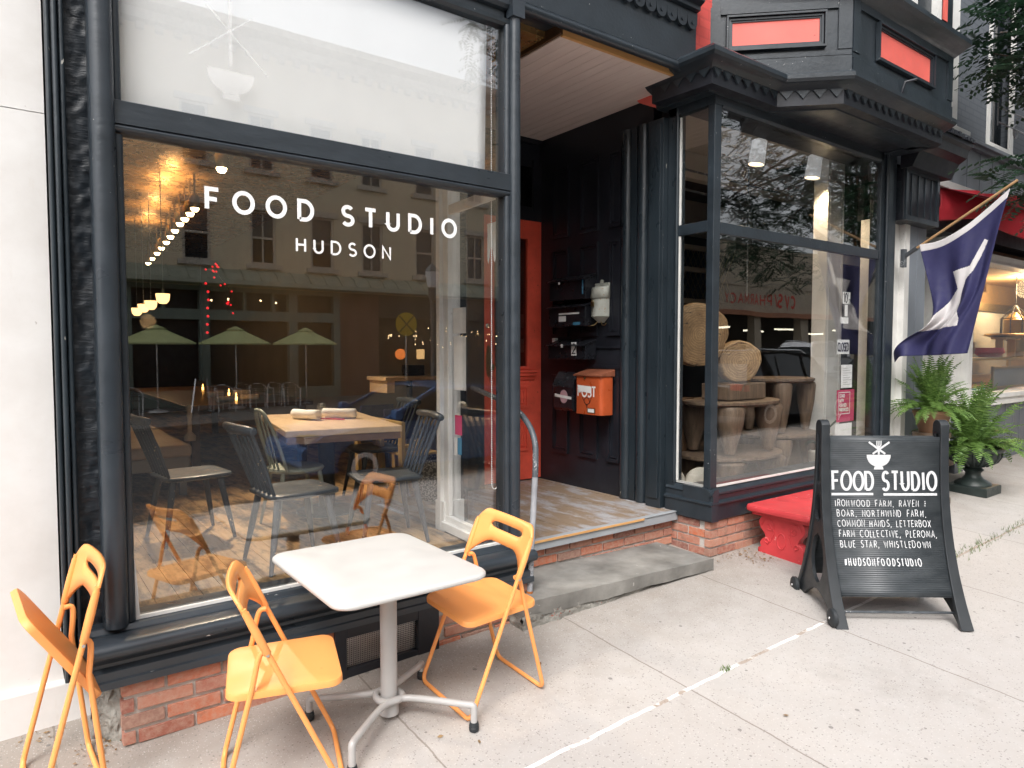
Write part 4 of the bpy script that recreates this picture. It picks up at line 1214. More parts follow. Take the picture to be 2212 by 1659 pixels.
for i, (u0, tot, s) in enumerate(((-.310, .56, 'IRONWOOD FARM, RAVEN +'), (-.303, .55, 'BOAR, NORTHWIND FARM,'), (-.303, .575, 'COMMON HANDS, LETTERBOX'), (-.300, .60, 'FARM COLLECTIVE, PLEROMA,'), (-.297, .555, 'BLUE STAR, WHISTLEDOWN'))):
    text(b, s, u0, zrow(.545 - i * .0645), .038, fnb, .0043, total=tot, lift=.001, jit=.08, space=.36, wide=.60, rg=rg)
text(b, '#HUDSONFOODSTUDIO', -.285, zrow(.178), .040, fnb, .0058, total=.47, lift=.001, jit=.07, wide=.50, rg=rg)
b.build('chalk_lines', 'chalk', front, smooth=0)
b = MB()
for a in (.10, -.02): b.tube([sp(-ap + .01, a * 2, .16 - abs(a)), sp(ap - .01, a * 2, .16 - abs(a))], .008, 8)
b.build('spreader', 'iron', sg, smooth=40)

# ------------------------------------------------------------------ red bench against the bay
bn = thing('garden_bench', 'low red painted garden bench with carved scroll legs under the shop bay', 'bench', (5.3, 2.95, gz(5.3, 2.95)))
b = MB()
outl = rrect(4.675, 6.02, 2.66, 3.205, .03, 4); n = len(outl); cx, cy = 5.35, 2.93
b.add([(cx + (x - cx) * s if s < .98 else x + (s - 1) * (1 if x > cx else -1), cy + (y - cy) * s if s < .98 else y + (s - 1) * (1 if y > cy else -1), z)
       for s, z in ((.90, .690), (.985, .690), (.988, .686), (.990, .690), (.996, .688), (1.0, .676), (1.002, .662), (.998, .645), (.985, .636), (.93, .628), (.93, .61)) for x, y in outl],
      [(k * n + i, k * n + (i + 1) % n, (k + 1) * n + (i + 1) % n, (k + 1) * n + i) for k in range(10) for i in range(n)] + [tuple(range(n)), tuple(reversed(range(10 * n, 11 * n)))])
b.build('seat', 'bench_red', bn, smooth=40)
for X1 in (4.76, 5.85):
    b = MB(); g = gz(X1, 2.93) - .01
    hh = .615 - g
    hp = [(-.20, 0), (-.20, .055), (-.175, .065), (-.185, .10), (-.165, .13), (-.135, .15), (-.15, .18), (-.18, .215), (-.195, .25), (-.19, .28), (-.16, hh - .005), (-.15, hh)]
    poly = hp + [(-u, v) for u, v in reversed(hp)]
    b.prism(poly, lambda u, v, d: (d, 2.94 + u, g + v), X1, X1 + .07)
    for s in (-1, 1):
        c = (s * .105, hh - .085)
        sp_ = [(c[0] + s * (.062 - .0032 * i) * math.cos(i * .45), c[1] + (.062 - .0032 * i) * math.sin(i * .45)) for i in range(17)]
        b.tube([(X1 - .001, 2.94 + u, g + v) for u, v in sp_], .006, 6)
        sp2 = [(s * (.135 - .002 * i) - s * (.030 - .0026 * i) * math.cos(i * .6), .115 + (.030 - .0026 * i) * math.sin(i * .6)) for i in range(10)]
        b.tube([(X1 - .001, 2.94 + u, g + v) for u, v in sp2], .006, 6)
        b.tube([(X1 - .001, 2.94 + s * u, g + v) for u, v in ((.12, .09), (.085, .13), (.06, .2), (.10, .25))], .006, 6)
    b.tube([(X1 - .001, 2.94 + .035 * math.cos(R(a)), g + .14 + .06 * math.sin(R(a))) for a in range(0, 360, 20)], .006, 6, closed=True)
    b.build('leg', 'bench_red', bn, smooth=40, bevel=.004)

# ------------------------------------------------------------------ iron handrail by the step
hr = thing('handrail', 'bent iron pipe handrail standing on the stone step', 'handrail', (2.555, 3.25, .41))
P0 = smooth_path([(2.548, 3.25, .405), (2.566, 3.25, .75), (2.586, 3.25, 1.08), (2.597, 3.255, 1.215), (2.615, 3.285, 1.335), (2.63, 3.36, 1.43), (2.640, 3.50, 1.515), (2.665, 3.75, 1.575), (2.72, 4.14, 1.63)], 8)
i0 = next(i for i, p in enumerate(P0) if p.z > 1.12)
b = MB(); b.tube(P0[:i0 + 1], .0185, 14); b.build('post', 'pipe_pale', hr, smooth=60)
b = MB(); b.tube(P0[i0:], .0185, 14); b.build('rail', 'iron', hr, smooth=60)
b = MB(); b.tube([(2.547, 3.25, .392), (2.548, 3.25, .43)], .020, 14); b.lathe([(.001, .008), (.052, .004), (.058, -.004)], (2.547, 3.25, .402), 16); b.build('base', 'rust', hr, smooth=50)

# ------------------------------------------------------------------ letter boxes on the panelled wall (face toward -X)
XW = 4.28
def lid_box(name, label, y0, y1, z0, z1, depth, mat='mail_black'):
    t = thing(name, label, 'letter box', (XW, (y0 + y1) / 2, z0), 'letter boxes in the entry')
    b = MB(); b.prism([(0, z0), (-depth, z0), (-depth, z1 - .055), (0, z1 - .01)], lambda u, v, d: (XW + u, d, v), y0, y1); b.build('box', mat, t, smooth=0, bevel=.004)
    b = MB(); b.prism([(0, z1 + .004), (-depth - .035, z1 - .050), (-depth - .035, z1 - .058), (0, z1 - .006)], lambda u, v, d: (XW + u, d, v), y0 - .012, y1 + .012); b.build('lid', mat, t, smooth=0, bevel=.002)
    return t
def lbl(t, name, mat, y0, y1, z0, z1, x):
    b = MB(); b.box(x - .0012, x - .0003, y0, y1, z0, z1); return b.build(name, mat, t, smooth=0)
t = lid_box('letter_box', 'uppermost black letter box with a blue tape mark on its corner', 4.50, 5.00, 2.36, 2.585, .13)
lbl(t, 'blue_tape', 'blue_lbl', 4.53, 4.545, 2.40, 2.53, XW - .13); lbl(t, 'white_tag', 'paper', 4.80, 4.825, 2.50, 2.52, XW - .168)
t = lid_box('letter_box', 'black letter box with white and blue labels below the uppermost one', 4.50, 5.00, 2.12, 2.345, .13)
lbl(t, 'label_strip', 'paper', 4.58, 4.86, 2.228, 2.243, XW - .13); lbl(t, 'label', 'paper', 4.76, 4.86, 2.165, 2.215, XW - .13); lbl(t, 'blue_label', 'blue_lbl', 4.57, 4.66, 2.13, 2.155, XW - .13)
t = lid_box('letter_box', 'black letter box bearing a white number 2 sticker', 4.50, 5.02, 1.82, 1.995, .13)
n2 = lbl(t, 'number_sticker', 'paper', 4.615, 4.685, 1.855, 1.975, XW - .13)
fn2 = lambda u, v, d: (XW - .1315 - d, 4.650 - u, v)
b = MB(); text(b, '2', -.022, 1.872, .085, fn2, .013, lift=.0006); b.build('numeral', 'ink', n2, smooth=0)
lbl(t, 'white_tag', 'paper', 4.76, 4.785, 1.925, 1.955, XW - .168)
t = thing('letter_box', 'rounded black letter box with a torn pink round sticker', 'letter box', (XW, 4.8, 1.33), 'letter boxes in the entry')
b = MB(); b.prism([(0, 1.34), (-.10, 1.34), (-.125, 1.37), (-.125, 1.56), (-.09, 1.63), (-.05, 1.69), (0, 1.69)], lambda u, v, d: (XW + u, d, v), 4.665, 4.945); b.build('box', 'mail_black', t, smooth=0, bevel=.012)
b = MB(); b.prism([(-.126, 1.562), (-.09, 1.635), (-.045, 1.70), (-.052, 1.705), (-.10, 1.64), (-.134, 1.560)], lambda u, v, d: (XW + u, d, v), 4.66, 4.95); b.build('lid', 'mail_black', t, smooth=0, bevel=.003)
fb = lambda u, v, d: (XW - .1256 - d, 4.805 - u, v)
b = MB(); disc(b, .015, 1.475, .055, .062, fb, .0004); b.build('round_sticker', M.setdefault('pale_pink', plain('pale_pink_paper', (.50, .30, .33), .8)), t, smooth=0)
b = MB(); b.add([fb(-.115, 1.497, .0012), fb(.12, 1.477, .0012), fb(.12, 1.452, .0012), fb(-.115, 1.470, .0012)], [(0, 1, 2, 3)]); b.build('name_strip', 'paper', t, smooth=0)
t = thing('letter_box', 'orange-red enamel letter box with POST lettering and a horn emblem', 'letter box', (XW, 4.42, 1.32), 'letter boxes in the entry')
b = MB(); b.prism(rrect(-.16, 0, 4.262, 4.60, .035, 5), lambda u, v, d: (XW + u, v, d), 1.335, 1.675); b.build('box', 'mail_red', t, smooth=40, bevel=.004)
b = MB(); b.prism([(.0, 1.735), (-.175, 1.688), (-.175, 1.672), (0, 1.672)], lambda u, v, d: (XW + u, d, v), 4.252, 4.61); b.build('lid', 'mail_lid', t, smooth=0, bevel=.006)
fr_ = lambda u, v, d: (XW - .1602 - d, 4.431 - u, v)
b = MB(); text(b, 'POST', -.125, 1.495, .085, fr_, .015, total=.225, lift=.0006, wide=.8); b.build('lettering', 'paper', t, smooth=0)
b = MB(); b.add([fr_(-.135, 1.595, .0022), fr_(.05, 1.585, .0022), fr_(.048, 1.525, .0022), fr_(-.12, 1.54, .0022)], [(0, 1, 2, 3)]); b.build('paper_note', 'paper', t, smooth=0)
b = MB(); ribbon(b, A(-.01, 1.455, .035, .030, 0, 360, 20), .006, fr_, .0008); ribbon(b, [(-.07, 1.485), (-.02, 1.42), (.0, 1.415)], .006, fr_, .001); ribbon(b, [(-.01, 1.423), (-.008, 1.395)], .007, fr_, .0013); ribbon(b, [(.05, 1.49), (.02, 1.43)], .006, fr_, .0016); b.build('horn_emblem', 'mail_black', t, smooth=0)
b = MB(); b.box(XW - .1625, XW - .1603, 4.335, 4.435, 1.352, 1.395); b.build('card_holder', 'brass', t, smooth=0); b = MB(); b.box(XW - .1635, XW - .1628, 4.345, 4.425, 1.358, 1.389); b.build('name_card', 'paper', t, smooth=0)
b = MB(); b.lathe([(.012, 0), (.012, -.006), (.007, -.008)], (XW - .16, 4.47, 1.655), 12, axis='x'); b.build('lock', 'brass', t, smooth=40)
t = thing('letter_box', 'tall weathered zinc letter box with padlock and scroll hooks', 'letter box', (XW, 4.42, 2.16), 'letter boxes in the entry')
arc = [(-.105 * math.sin(R(a)), 4.42 + .088 * math.cos(R(a))) for a in range(0, 181, 15)]
b = MB(); b.prism(arc, lambda u, v, d: (XW + u, v, d), 2.20, 2.44)
vs = [(XW + u, v, 2.20) for u, v in arc] + [(XW + u * .35, 4.42 + (v - 4.42) * .3, 2.145) for u, v in arc]; n = len(arc)
b.add(vs, [(i, i + 1, n + i + 1, n + i) for i in range(n - 1)]); b.build('box', 'mail_grey', t, smooth=50)
b = MB(); arc2 = [(u * 1.12, 4.42 + (v - 4.42) * 1.1) for u, v in arc]
b.add([(XW + u, v, 2.36 - .03 * math.sin(R(i * 15)) * 0 + .0) for i, (u, v) in enumerate(arc2)] + [(XW + u * .75, v, 2.455) for u, v in arc2] + [(XW, v, 2.475) for u, v in arc2], [(i, i + 1, 13 + i + 1, 13 + i) for i in range(12)] + [(13 + i, 14 + i, 27 + i, 26 + i) for i in range(12)]); b.build('lid', 'mail_grey', t, smooth=50, solid=.004)
b = MB(); b.box(XW - .012, XW, 4.325, 4.515, 2.40, 2.495); b.lathe([(.001, -.006), (.022, -.006), (.022, .0)], (XW - .004, 4.42, 2.505), 14, axis='x'); b.build('back_plate', 'mail_grey', t, smooth=0)
b = MB(); b.box(XW - .125, XW - .112, 4.405, 4.437, 2.285, 2.325); b.tube([(XW - .118, 4.42 + .011 * math.cos(R(a)), 2.325 + .016 * math.sin(R(a))) for a in range(0, 181, 20)], .003, 6); b.build('padlock', 'brass', t, smooth=0)
b = MB()
for s in (-1, 1): b.tube([(XW - .03, 4.42 + s * .012, 2.165), (XW - .05, 4.42 + s * .05, 2.125), (XW - .07, 4.42 + s * .10, 2.118), (XW - .075, 4.42 + s * .125, 2.135)], .005, 6)
b.build('scroll_hook', 'brass', t, smooth=50)
for nm, y0, y1, z0, z1, lb in (('door_bell', 4.985, 5.03, 2.13, 2.27, 'cream doorbell plate level with the labelled letter box'), ('door_bell', 5.005, 5.05, 1.88, 2.02, 'cream doorbell plate beside the number 2 letter box')):
    b = MB(); b.box(XW - .02, XW + .02, y0 + .04, y1 + .04, z0, z1); tag(b.build(nm, 'linen', smooth=0, bevel=.004), lb, 'doorbell', 'doorbell plates')
# ------------------------------------------------------------------ second shop with the black bay window
AS = thing('bay_shopfront', 'black antique shopfront with angled oriel and coral red panels above its window', 'building', (5.6, 3.4, .3))
def pa(mb, name, mat, **kw): return mb.build(name, mat, AS, **kw)
YG = 3.27
b = MB(); b.box(4.315, 7.15, 3.268, 3.7, .1, .60); pa(b, 'mortar_bed', 'mortar', smooth=0)
b = MB(); g2 = lambda x: gz(x, 3.25)
bricks(b, 4.303, 7.15, .20, .588, 3.255, .05, .0705, .222, random.Random(21), ground=g2, start=0)
bricks(b, 3.31, 3.66, .20, .588, 4.302, .05, .0705, .222, random.Random(22), axis='y', ground=lambda y: gz(4.3, y), start=.05)
pa(b, 'brick_foot', 'brick', smooth=0, bevel=.004)
# base board and sill
b = MB()
b.prism([(3.245, .592), (3.235, .60), (3.235, .715), (3.215, .725), (3.215, .735), (3.25, .75), (3.25, .785), (3.235, .795), (3.235, .81), (3.262, .835), (3.30, .845), (3.5, .845), (3.5, .592)], lambda u, v, d: (d, u, v), 4.28, 7.18)
b.prism([(4.285, .592), (4.275, .60), (4.275, .715), (4.262, .725), (4.262, .735), (4.29, .75), (4.29, .785), (4.28, .80), (4.31, .835), (4.36, .845), (4.36, .592)], lambda u, v, d: (u, d, v), 3.50, 3.68)
b.prism([(4.285, .592), (4.275, .60), (4.275, .715), (4.262, .725), (4.262, .735), (4.29, .75), (4.29, .785), (4.28, .80), (4.31, .835), (4.36, .845), (4.36, .592)], lambda u, v, d: (u, d, v), 3.22, 3.50)
pa(b, 'sill', 'black', smooth=0)
b = MB(); b.box(4.395, 6.87, 3.266, 3.278, .846, .862); b.box(4.318, 4.33, 3.34, 3.60, .846, .862); b.box(4.316, 4.328, 3.585, 3.602, .862, 3.72); pa(b, 'putty_line', 'white_trim', smooth=0)
b = MB(); b.box(4.305, 4.385, 3.262, 3.325, .74, 3.98); pa(b, 'corner_post', 'black', smooth=0, bevel=.004)
b = MB(); b.box(4.295, 4.385, 3.60, 3.70, .70, 3.98); b.tube([(4.305, 3.612, z) for z in (.85, 2, 3.9)], .016, 10); pa(b, 'rear_post', 'black_v', smooth=40, bevel=.004)
b = MB(); b.box(4.385, 6.86, 3.262, 3.31, 2.785, 2.872); b.box(4.31, 4.35, 3.325, 3.60, 2.80, 2.885); pa(b, 'transom_rail', 'black', smooth=0, bevel=.004)
b = MB(); b.box(4.30, 6.9, 3.255, 3.33, 3.735, 3.99); b.box(4.295, 4.36, 3.33, 3.70, 3.735, 3.99); b.profx([(3.262, 3.715), (3.250, 3.735), (3.30, 3.735), (3.30, 3.715)], 4.385, 6.86); pa(b, 'head', 'black', smooth=0)
b = MB(); b.box(6.86, 6.95, 3.255, 3.33, .80, 3.99); b.box(6.95, 7.07, 3.235, 3.4, .60, 3.99); b.box(7.07, 7.19, 3.262, 3.4, .4, 3.99); b.tube([(6.957, 3.24, z) for z in (.85, 3.9)], .018, 10); pa(b, 'end_pilaster', 'black', smooth=40, bevel=.003)
for (nm, z0, z1) in (('lower', .85, 2.80), ('upper', 2.86, 3.73)):
    b = MB(); b.box(4.37, 6.87, 3.272, 3.278, z0, z1); b.box(4.318, 4.324, 3.32, 3.605, z0, z1)
    o = pa(b, 'window_pane', 'glass_old', smooth=0)
    if nm == 'lower': GLASS = o
# moulded cornice that steps out round the oriel, with saw-tooth trim
path = [(4.01, 3.75), (4.01, 3.05), (4.90, 3.05), (5.25, 2.70), (7.10, 2.70), (7.25, 2.85), (7.25, 3.4)]
def offset_path(p, d):
    """move the plan polyline outward (towards -Y / -X) by d"""
    P = [Vector((*q, 0)) for q in p]; out = []
    for i, q in enumerate(P):
        a = (q - P[i - 1]).normalized() if i else None; c = (P[i + 1] - q).normalized() if i < len(P) - 1 else None
        n1 = Vector((a.y, -a.x, 0)) * -1 if a else None; n2 = Vector((c.y, -c.x, 0)) * -1 if c else None
        if n1 is None: out.append(q - n2 * -d * -1 if False else q + n2 * -d); continue
        if n2 is None: out.append(q + n1 * -d); continue
        m = (n1 + n2).normalized(); out.append(q + m * (-d / max(.4, m.dot(n1))))
    return [(q.x, q.y) for q in out]
def sweep(prof, p, name, mat, parent, **kw):
    """profile (outset, z) swept round the plan path"""
    rows = [offset_path(p, o) for o, z in prof]; m = len(p); n = len(prof)
    vs = [(*rows[j][i], prof[j][1]) for i in range(m) for j in range(n)]
    fs = [(i * n + j, i * n + (j + 1) % n, (i + 1) * n + (j + 1) % n, (i + 1) * n + j) for i in range(m - 1) for j in range(n)] + [tuple(range(n)), tuple(range((m - 1) * n, m * n))]
    b = MB(); b.add(vs, fs); return b.build(name, mat, parent, **kw)
# outset 0 = outer edge of the cornice; negative = back towards the wall
sgn = 1
test = offset_path(path, .1)
if test[2][1] > path[2][1]: sgn = -1
prof = [(0, 3.985), (0, 4.015), (-.02, 4.03), (-.05, 4.055), (-.36, 4.075), (-.36, 3.80), (-.20, 3.80), (-.19, 3.835), (-.16, 3.85), (-.15, 3.90), (-.09, 3.925), (-.05, 3.955), (-.015, 3.965)]
CO = sweep([(sgn * o, z) for o, z in prof], path, 'cornice', 'black', AS, smooth=25)
b = MB()
pin = offset_path(path, sgn * -.105)
for (p, q) in zip(pin[:-1], pin[1:]):
    p, q = Vector((*p, 0)), Vector((*q, 0)); L = (q - p).length; k = int(L / .112)
    t = (q - p).normalized(); nn = Vector((t.y, -t.x, 0)); nn = nn if (nn.y < -.1 or nn.x < -.5) else -nn
    for i in range(k):
        c = p + t * (L / k * (i + .5))
        def f3(u, v, d): w_ = c + t * u + nn * d; return (w_.x, w_.y, v)
        b.prism([(-.053, 3.925), (.053, 3.925), (0, 3.862)], f3, -.002, .012)
pa(b, 'saw_tooth_trim', 'black', smooth=0)
b = MB(); b.prism([(4.10, 3.70), (4.13, 3.16), (4.94, 3.16), (5.29, 2.81), (7.06, 2.81), (7.14, 2.90), (7.14, 3.70)], lambda u, v, d: (u, v, d), 3.812, 3.96)
pa(b, 'cornice_soffit', 'dark', smooth=0)
# the oriel
Q = [(4.50, 3.50), (5.27, 2.75), (7.06, 2.75), (7.20, 2.90), (7.20, 3.5)]
b = MB(); b.prism([(4.46, 3.62)] + Q + [(7.2, 3.62)], lambda u, v, d: (u, v, d), 4.03, 5.4); OB = pa(b, 'oriel', 'black', smooth=0)
def face_fn(p, q, zoff=0):
    p, q = Vector((*p, 0)), Vector((*q, 0)); t = (q - p).normalized(); nn = Vector((t.y, -t.x, 0)); nn = nn if nn.y < 0 else -nn
    return (lambda u, v, d: tuple(p + t * u + nn * d + Vector((0, 0, v)))), (q - p).length
for (p, q, u0, u1, z0, z1) in ((Q[0], Q[1], .19, .84, 4.265, 4.445), (Q[1], Q[2], .415, 1.345, 4.245, 4.455)):
    fn, L = face_fn(p, q)
    def fbox(mb, a0, a1, b0, b1, d0, d1): mb.prism([(a0, b0), (a1, b0), (a1, b1), (a0, b1)], fn, d0, d1)
    b = MB(); fbox(b, u0 - .02, u1 + .02, z0 - .02, z1 + .02, .001, .004); b.build('red_panel', 'coral', OB, smooth=0)
    b = MB(); w = .032
    for k, (ww, d) in enumerate(((.045, .040), (.025, .022), (.012, .012))):
        o = ww
        fbox(b, u0 - o, u1 + o, z0 - o, z0 - (0, .012, .006)[k] * 0 - o + .014, .004, d); fbox(b, u0 - o, u1 + o, z1 + o - .014, z1 + o, .004, d)
        fbox(b, u0 - o, u0 - o + .014, z0 - o + .014, z1 + o - .014, .004, d - .001); fbox(b, u1 + o - .014, u1 + o, z0 - o + .014, z1 + o - .014, .004, d - .001)
    fbox(b, .0, L, z0 - .25, z0 - .115, .001, .020); fbox(b, .0, L, z0 - .108, z0 - .070, .001, .012)
    fbox(b, .0, .10, z0 - .065, z1 + .12, .001, .018); fbox(b, L - .10, L, z0 - .065, z1 + .12, .001, .018)
    fbox(b, .102, L - .102, z1 + .062, z1 + .12, .001, .018)
    b.build('panel_frame', 'black', OB, smooth=0)
up = [(4.46, 3.55), (5.20, 2.61), (7.13, 2.61), (7.33, 2.84), (7.33, 3.4)]
prof = [(0, 4.66), (0, 4.70), (-.05, 4.735), (-.22, 4.75), (-.22, 4.56), (-.13, 4.565), (-.10, 4.60), (-.04, 4.63)]
sweep([(sgn * o, z) for o, z in prof], up, 'oriel_cornice', 'black', AS, smooth=25)
b = MB(); b.box(6.2, 6.24, 2.70, 2.76, 4.75, 6.5); b.box(6.62, 6.70, 2.70, 2.76, 4.75, 6.5); pa(b, 'white_corner_strip', 'white_trim', smooth=0)
b = MB(); b.box(6.84, 6.93, 2.742, 2.749, 4.86, 6.5); pa(b, 'coral_strip', 'coral', smooth=0)
b = MB(); b.box(4.30, 4.52, 3.47, 3.60, 3.9, 6); pa(b, 'coral_wall_strip', 'coral_brick', smooth=0)
b = MB(); b.prism(Q, lambda u, v, d: (u, v, d), 5.405, 9.5); b.box(4.26, 7.3, 3.64, 14, 4.06, 10.5); pa(b, 'upper_storey', 'black', smooth=0)
b = MB(); b.tube([(6.05, 2.73, 4.02), (6.05, 2.70, 4.115), (6.12, 2.64, 4.135)], .012, 8); pa(b, 'iron_hook', 'dark', smooth=50)
# interior of the bay
b = MB()
for i in range(30):
    x = 4.33 + i * .098; b.box(x, x + .0955, 3.34, 4.75, 3.985, 4.0)
pa(b, 'beadboard_ceiling', 'cream_in', smooth=0, bevel=.002)
b = MB(); b.box(4.33, 9.0, 3.34, 9.0, .55, .64); pa(b, 'window_floor', 'stool_wood', smooth=0)
b = MB(); b.box(4.40, 9.5, 9.0, 9.1, .5, 4.1); b.box(9.5, 9.6, 3.7, 9.0, .5, 4.1); b.box(4.40, 4.45, 3.72, 9.0, .5, 4.1); b.box(4.40, 9.5, 4.80, 9.0, 4.04, 4.056); pa(b, 'shop_wall', 'shop_dark', smooth=0)
b = MB(); b.box(4.45, 9.4, 4.76, 4.86, 3.72, 4.03); b.box(4.45, 9.4, 6.4, 6.5, 3.55, 4.03); b.box(4.45, 9.4, 4.74, 4.765, 3.80, 3.86); pa(b, 'ceiling_beam', 'cream_in', smooth=0)
b = MB(); b.box(7.0, 7.33, 3.86, 4.02, .64, 3.98); b.box(6.97, 7.36, 3.85, 3.858, .64, .80); b.box(7.03, 7.06, 3.852, 3.859, .8, 3.98); b.box(7.27, 7.30, 3.852, 3.859, .8, 3.98); pa(b, 'white_casing', 'white_trim', smooth=0, bevel=.003)
b = MB(); b.box(7.36, 7.44, 3.95, 4.0, .64, 3.2); b.box(7.99, 8.09, 3.95, 4.0, .64, 3.2); b.box(7.44, 7.99, 3.951, 4.0, 2.86, 2.96); b.box(7.44, 7.99, 3.951, 4.0, .64, .80)
dr = pa(b, 'shop_door', 'white_trim', smooth=0, bevel=.003)
b = MB(); b.box(7.36, 8.2, 4.02, 4.03, .64, 3.9); b.build('dark_pane', 'opp_dark', dr, smooth=0)
KC = .834; zc = lambda z: 1.9 + (z - 1.9) * KC                     # cards taped to the inner side of the glass
def card(name, mat, x0, x1, z0, z1):
    b = MB(); b.box(x0 * KC, x1 * KC, 3.288, 3.290, zc(z0), zc(z1)); return b.build(name, mat, GLASS, smooth=0)
fnc = lambda u, v, d: (u * KC, 3.2875 - d, zc(v))
cl = card('closed_card', 'paper', 7.40, 7.665, 1.86, 2.02)
b = MB(); text(b, 'CLOSED', 7.415, 1.895, .088, fnc, .016, total=.23, lift=.001, wide=.5); b.build('lettering', 'ink', cl, smooth=0)
nb = card('number_card', 'paper', 7.50, 7.66, 2.42, 2.55); b = MB(); text(b, '10', 7.515, 2.435, .10, fnc, .018, lift=.001, wide=.8, gap=.16); text(b, '1', 7.61, 2.50, .04, fnc, .008, lift=.001); text(b, '2', 7.63, 2.43, .04, fnc, .008, lift=.001); b.build('lettering', 'ink', nb, smooth=0)
pk = card('pink_card', 'pink', 7.42, 7.80, 1.10, 1.46)
b = MB()
for i, s in enumerate(('STAND', 'WITH', 'PLANNED', 'PARENTHOOD')): text(b, s, 7.475, 1.375 - i * .052, .034, fnc, .008, lift=.001, total=(.11, .085, .15, .20)[i], wide=.8)
ribbon(b, [(7.46, 1.13), (7.475, 1.19), (7.455, 1.19), (7.455, 1.43), (7.70, 1.43), (7.70, 1.19), (7.51, 1.19), (7.46, 1.13)], .009, fnc, .001)
b.build('lettering', 'paper', pk, smooth=0)
nt_ = card('notice_sheet', 'linen', 7.50, 7.74, 1.48, 1.74); b = MB()
for i in range(8): ribbon(b, [(7.54, 1.70 - i * .026), (7.54 + .10 + .05 * ((i * 7) % 3), 1.70 - i * .026)], .004, fnc, .001)
b.build('print_lines', M.setdefault('pale_ink', plain('pale_grey_ink', (.35, .35, .35), .8)), nt_, smooth=0)
card('white_card', 'paper', 7.40, 7.76, .90, 1.08); card('white_card', 'paper', 7.46, 7.63, 2.20, 2.27); card('tall_slip', 'paper', 7.55, 7.61, 2.28, 2.41)
# spot lamps, shelf brackets and goods in the bay
for k, (x, y, lb) in enumerate(((5.93, 3.97, 'white cylinder spot lamp hanging over the log discs, nearer the bay corner'), (6.86, 3.93, 'white cylinder spot lamp hanging beside the white casing, farther from the bay corner'))):
    t = thing('spot_lamp', lb, 'lamp', (x, y, 3.98), 'spot lamps in the bay'); z1 = 3.985
    b = MB(); b.tube([(x, y, z1), (x, y, z1 - .07)], .016, 10); b.box(x - .03, x + .03, y - .02, y + .02, z1 - .02, z1); b.tube([(x + .075, y, z1 - .10), (x + .085, y, z1 - .16)], .008, 8); b.build('stem', 'lamp_white', t, smooth=50)
    rot = Matrix.Rotation(R(6), 3, 'Y') @ Matrix.Rotation(R(5), 3, 'X')
    o = MB(); o.lathe([(.055, 0), (.070, -.012), (.072, -.12), (.075, -.125), (.078, -.235), (.073, -.236), (.071, -.20)], (0, 0, 0), 24); b = MB(); b.add([Vector((x, y, z1 - .055)) + rot @ Vector(v) for v in o.v], o.f); b.build('shade', 'added_shade_glow', t, smooth=40)
    o = MB(); o.lathe([(.0001, -.215), (.070, -.216), (.071, -.222), (.0001, -.221)], (0, 0, 0), 20); b = MB(); b.add([Vector((x, y, z1 - .055)) + rot @ Vector(v) for v in o.v], o.f); b.build('bulb', 'spot_rim', t, smooth=40)
    li = bpy.data.lights.new('spot_lamp_light', 'SPOT'); li.energy = 34; li.color = (1, .76, .48); li.spot_size = R(110); li.spot_blend = .6; li.shadow_soft_size = .04
    lo = bpy.data.objects.new('spot_lamp_light', li); COL.objects.link(lo); lo.location = (x + .02, y - .02, z1 - .31); lo.rotation_euler = (R(-12), R(8), 0)
def disc_log(name, label, c, rx, rz, th, yaw):
    b = MB(); n = 40; prof = [(.6, -.5), (.92, -.5), (.985, -.42), (1, -.25), (1, .25), (.985, .42), (.92, .5), (.6, .5)]
    vs = []
    for s, d in prof:
        for i in range(n):
            a = 2 * math.pi * i / n; w_ = 1 + .03 * math.sin(3 * a + 1 + c[0]) + .022 * math.sin(5 * a) + .012 * math.sin(11 * a + 2)
            vs.append(Vector((rx * s * w_ * math.cos(a), th * d, rz * s * w_ * math.sin(a))))
    fs = [(k * n + i, k * n + (i + 1) % n, (k + 1) * n + (i + 1) % n, (k + 1) * n + i) for k in range(7) for i in range(n)] + [tuple(range(n)), tuple(range(7 * n, 8 * n))]
    b.add(vs, fs); o = lumpy(b.build(name, 'log_wood', smooth=40), .004, 18); o.location = c; o.rotation_euler = (0, 0, yaw); return tag(o, label, 'log disc', 'wooden discs in the bay')
disc_log('log_disc', 'large round wooden disc standing upright behind the corner post', (5.02, 3.98, 2.045), .31, .285, .13, R(-18))
disc_log('log_disc', 'smaller thick wooden disc resting on the square block', (5.44, 3.84, 1.80), .20, .195, .17, R(-35))
b = MB(); b.box(5.16, 5.72, 3.72, 4.02, 1.455, 1.60); tag(lumpy(b.build('wood_block', 'stool_wood', smooth=0, bevel=.008), .004), 'squared dark wooden block under the smaller log disc', 'block')
b = MB(); b.box(4.72, 5.18, 4.12, 4.22, 1.35, 1.46); b.box(4.80, 4.86, 4.14, 4.20, .64, 1.35); b.box(5.05, 5.11, 4.14, 4.20, .64, 1.35); tag(b.build('display_shelf', 'dark_wood', smooth=0, bevel=.004), 'dark wooden shelf behind the bay corner post with a small white card on it', 'shelf')
b = MB(); b.prism([(4.86, 1.462), (4.96, 1.462), (4.945, 1.505), (4.875, 1.505)], lambda u, v, d: (u, d, v), 4.155, 4.185); tag(b.build('price_card', 'paper', smooth=0), 'small white folded price card on the dark shelf', 'card')
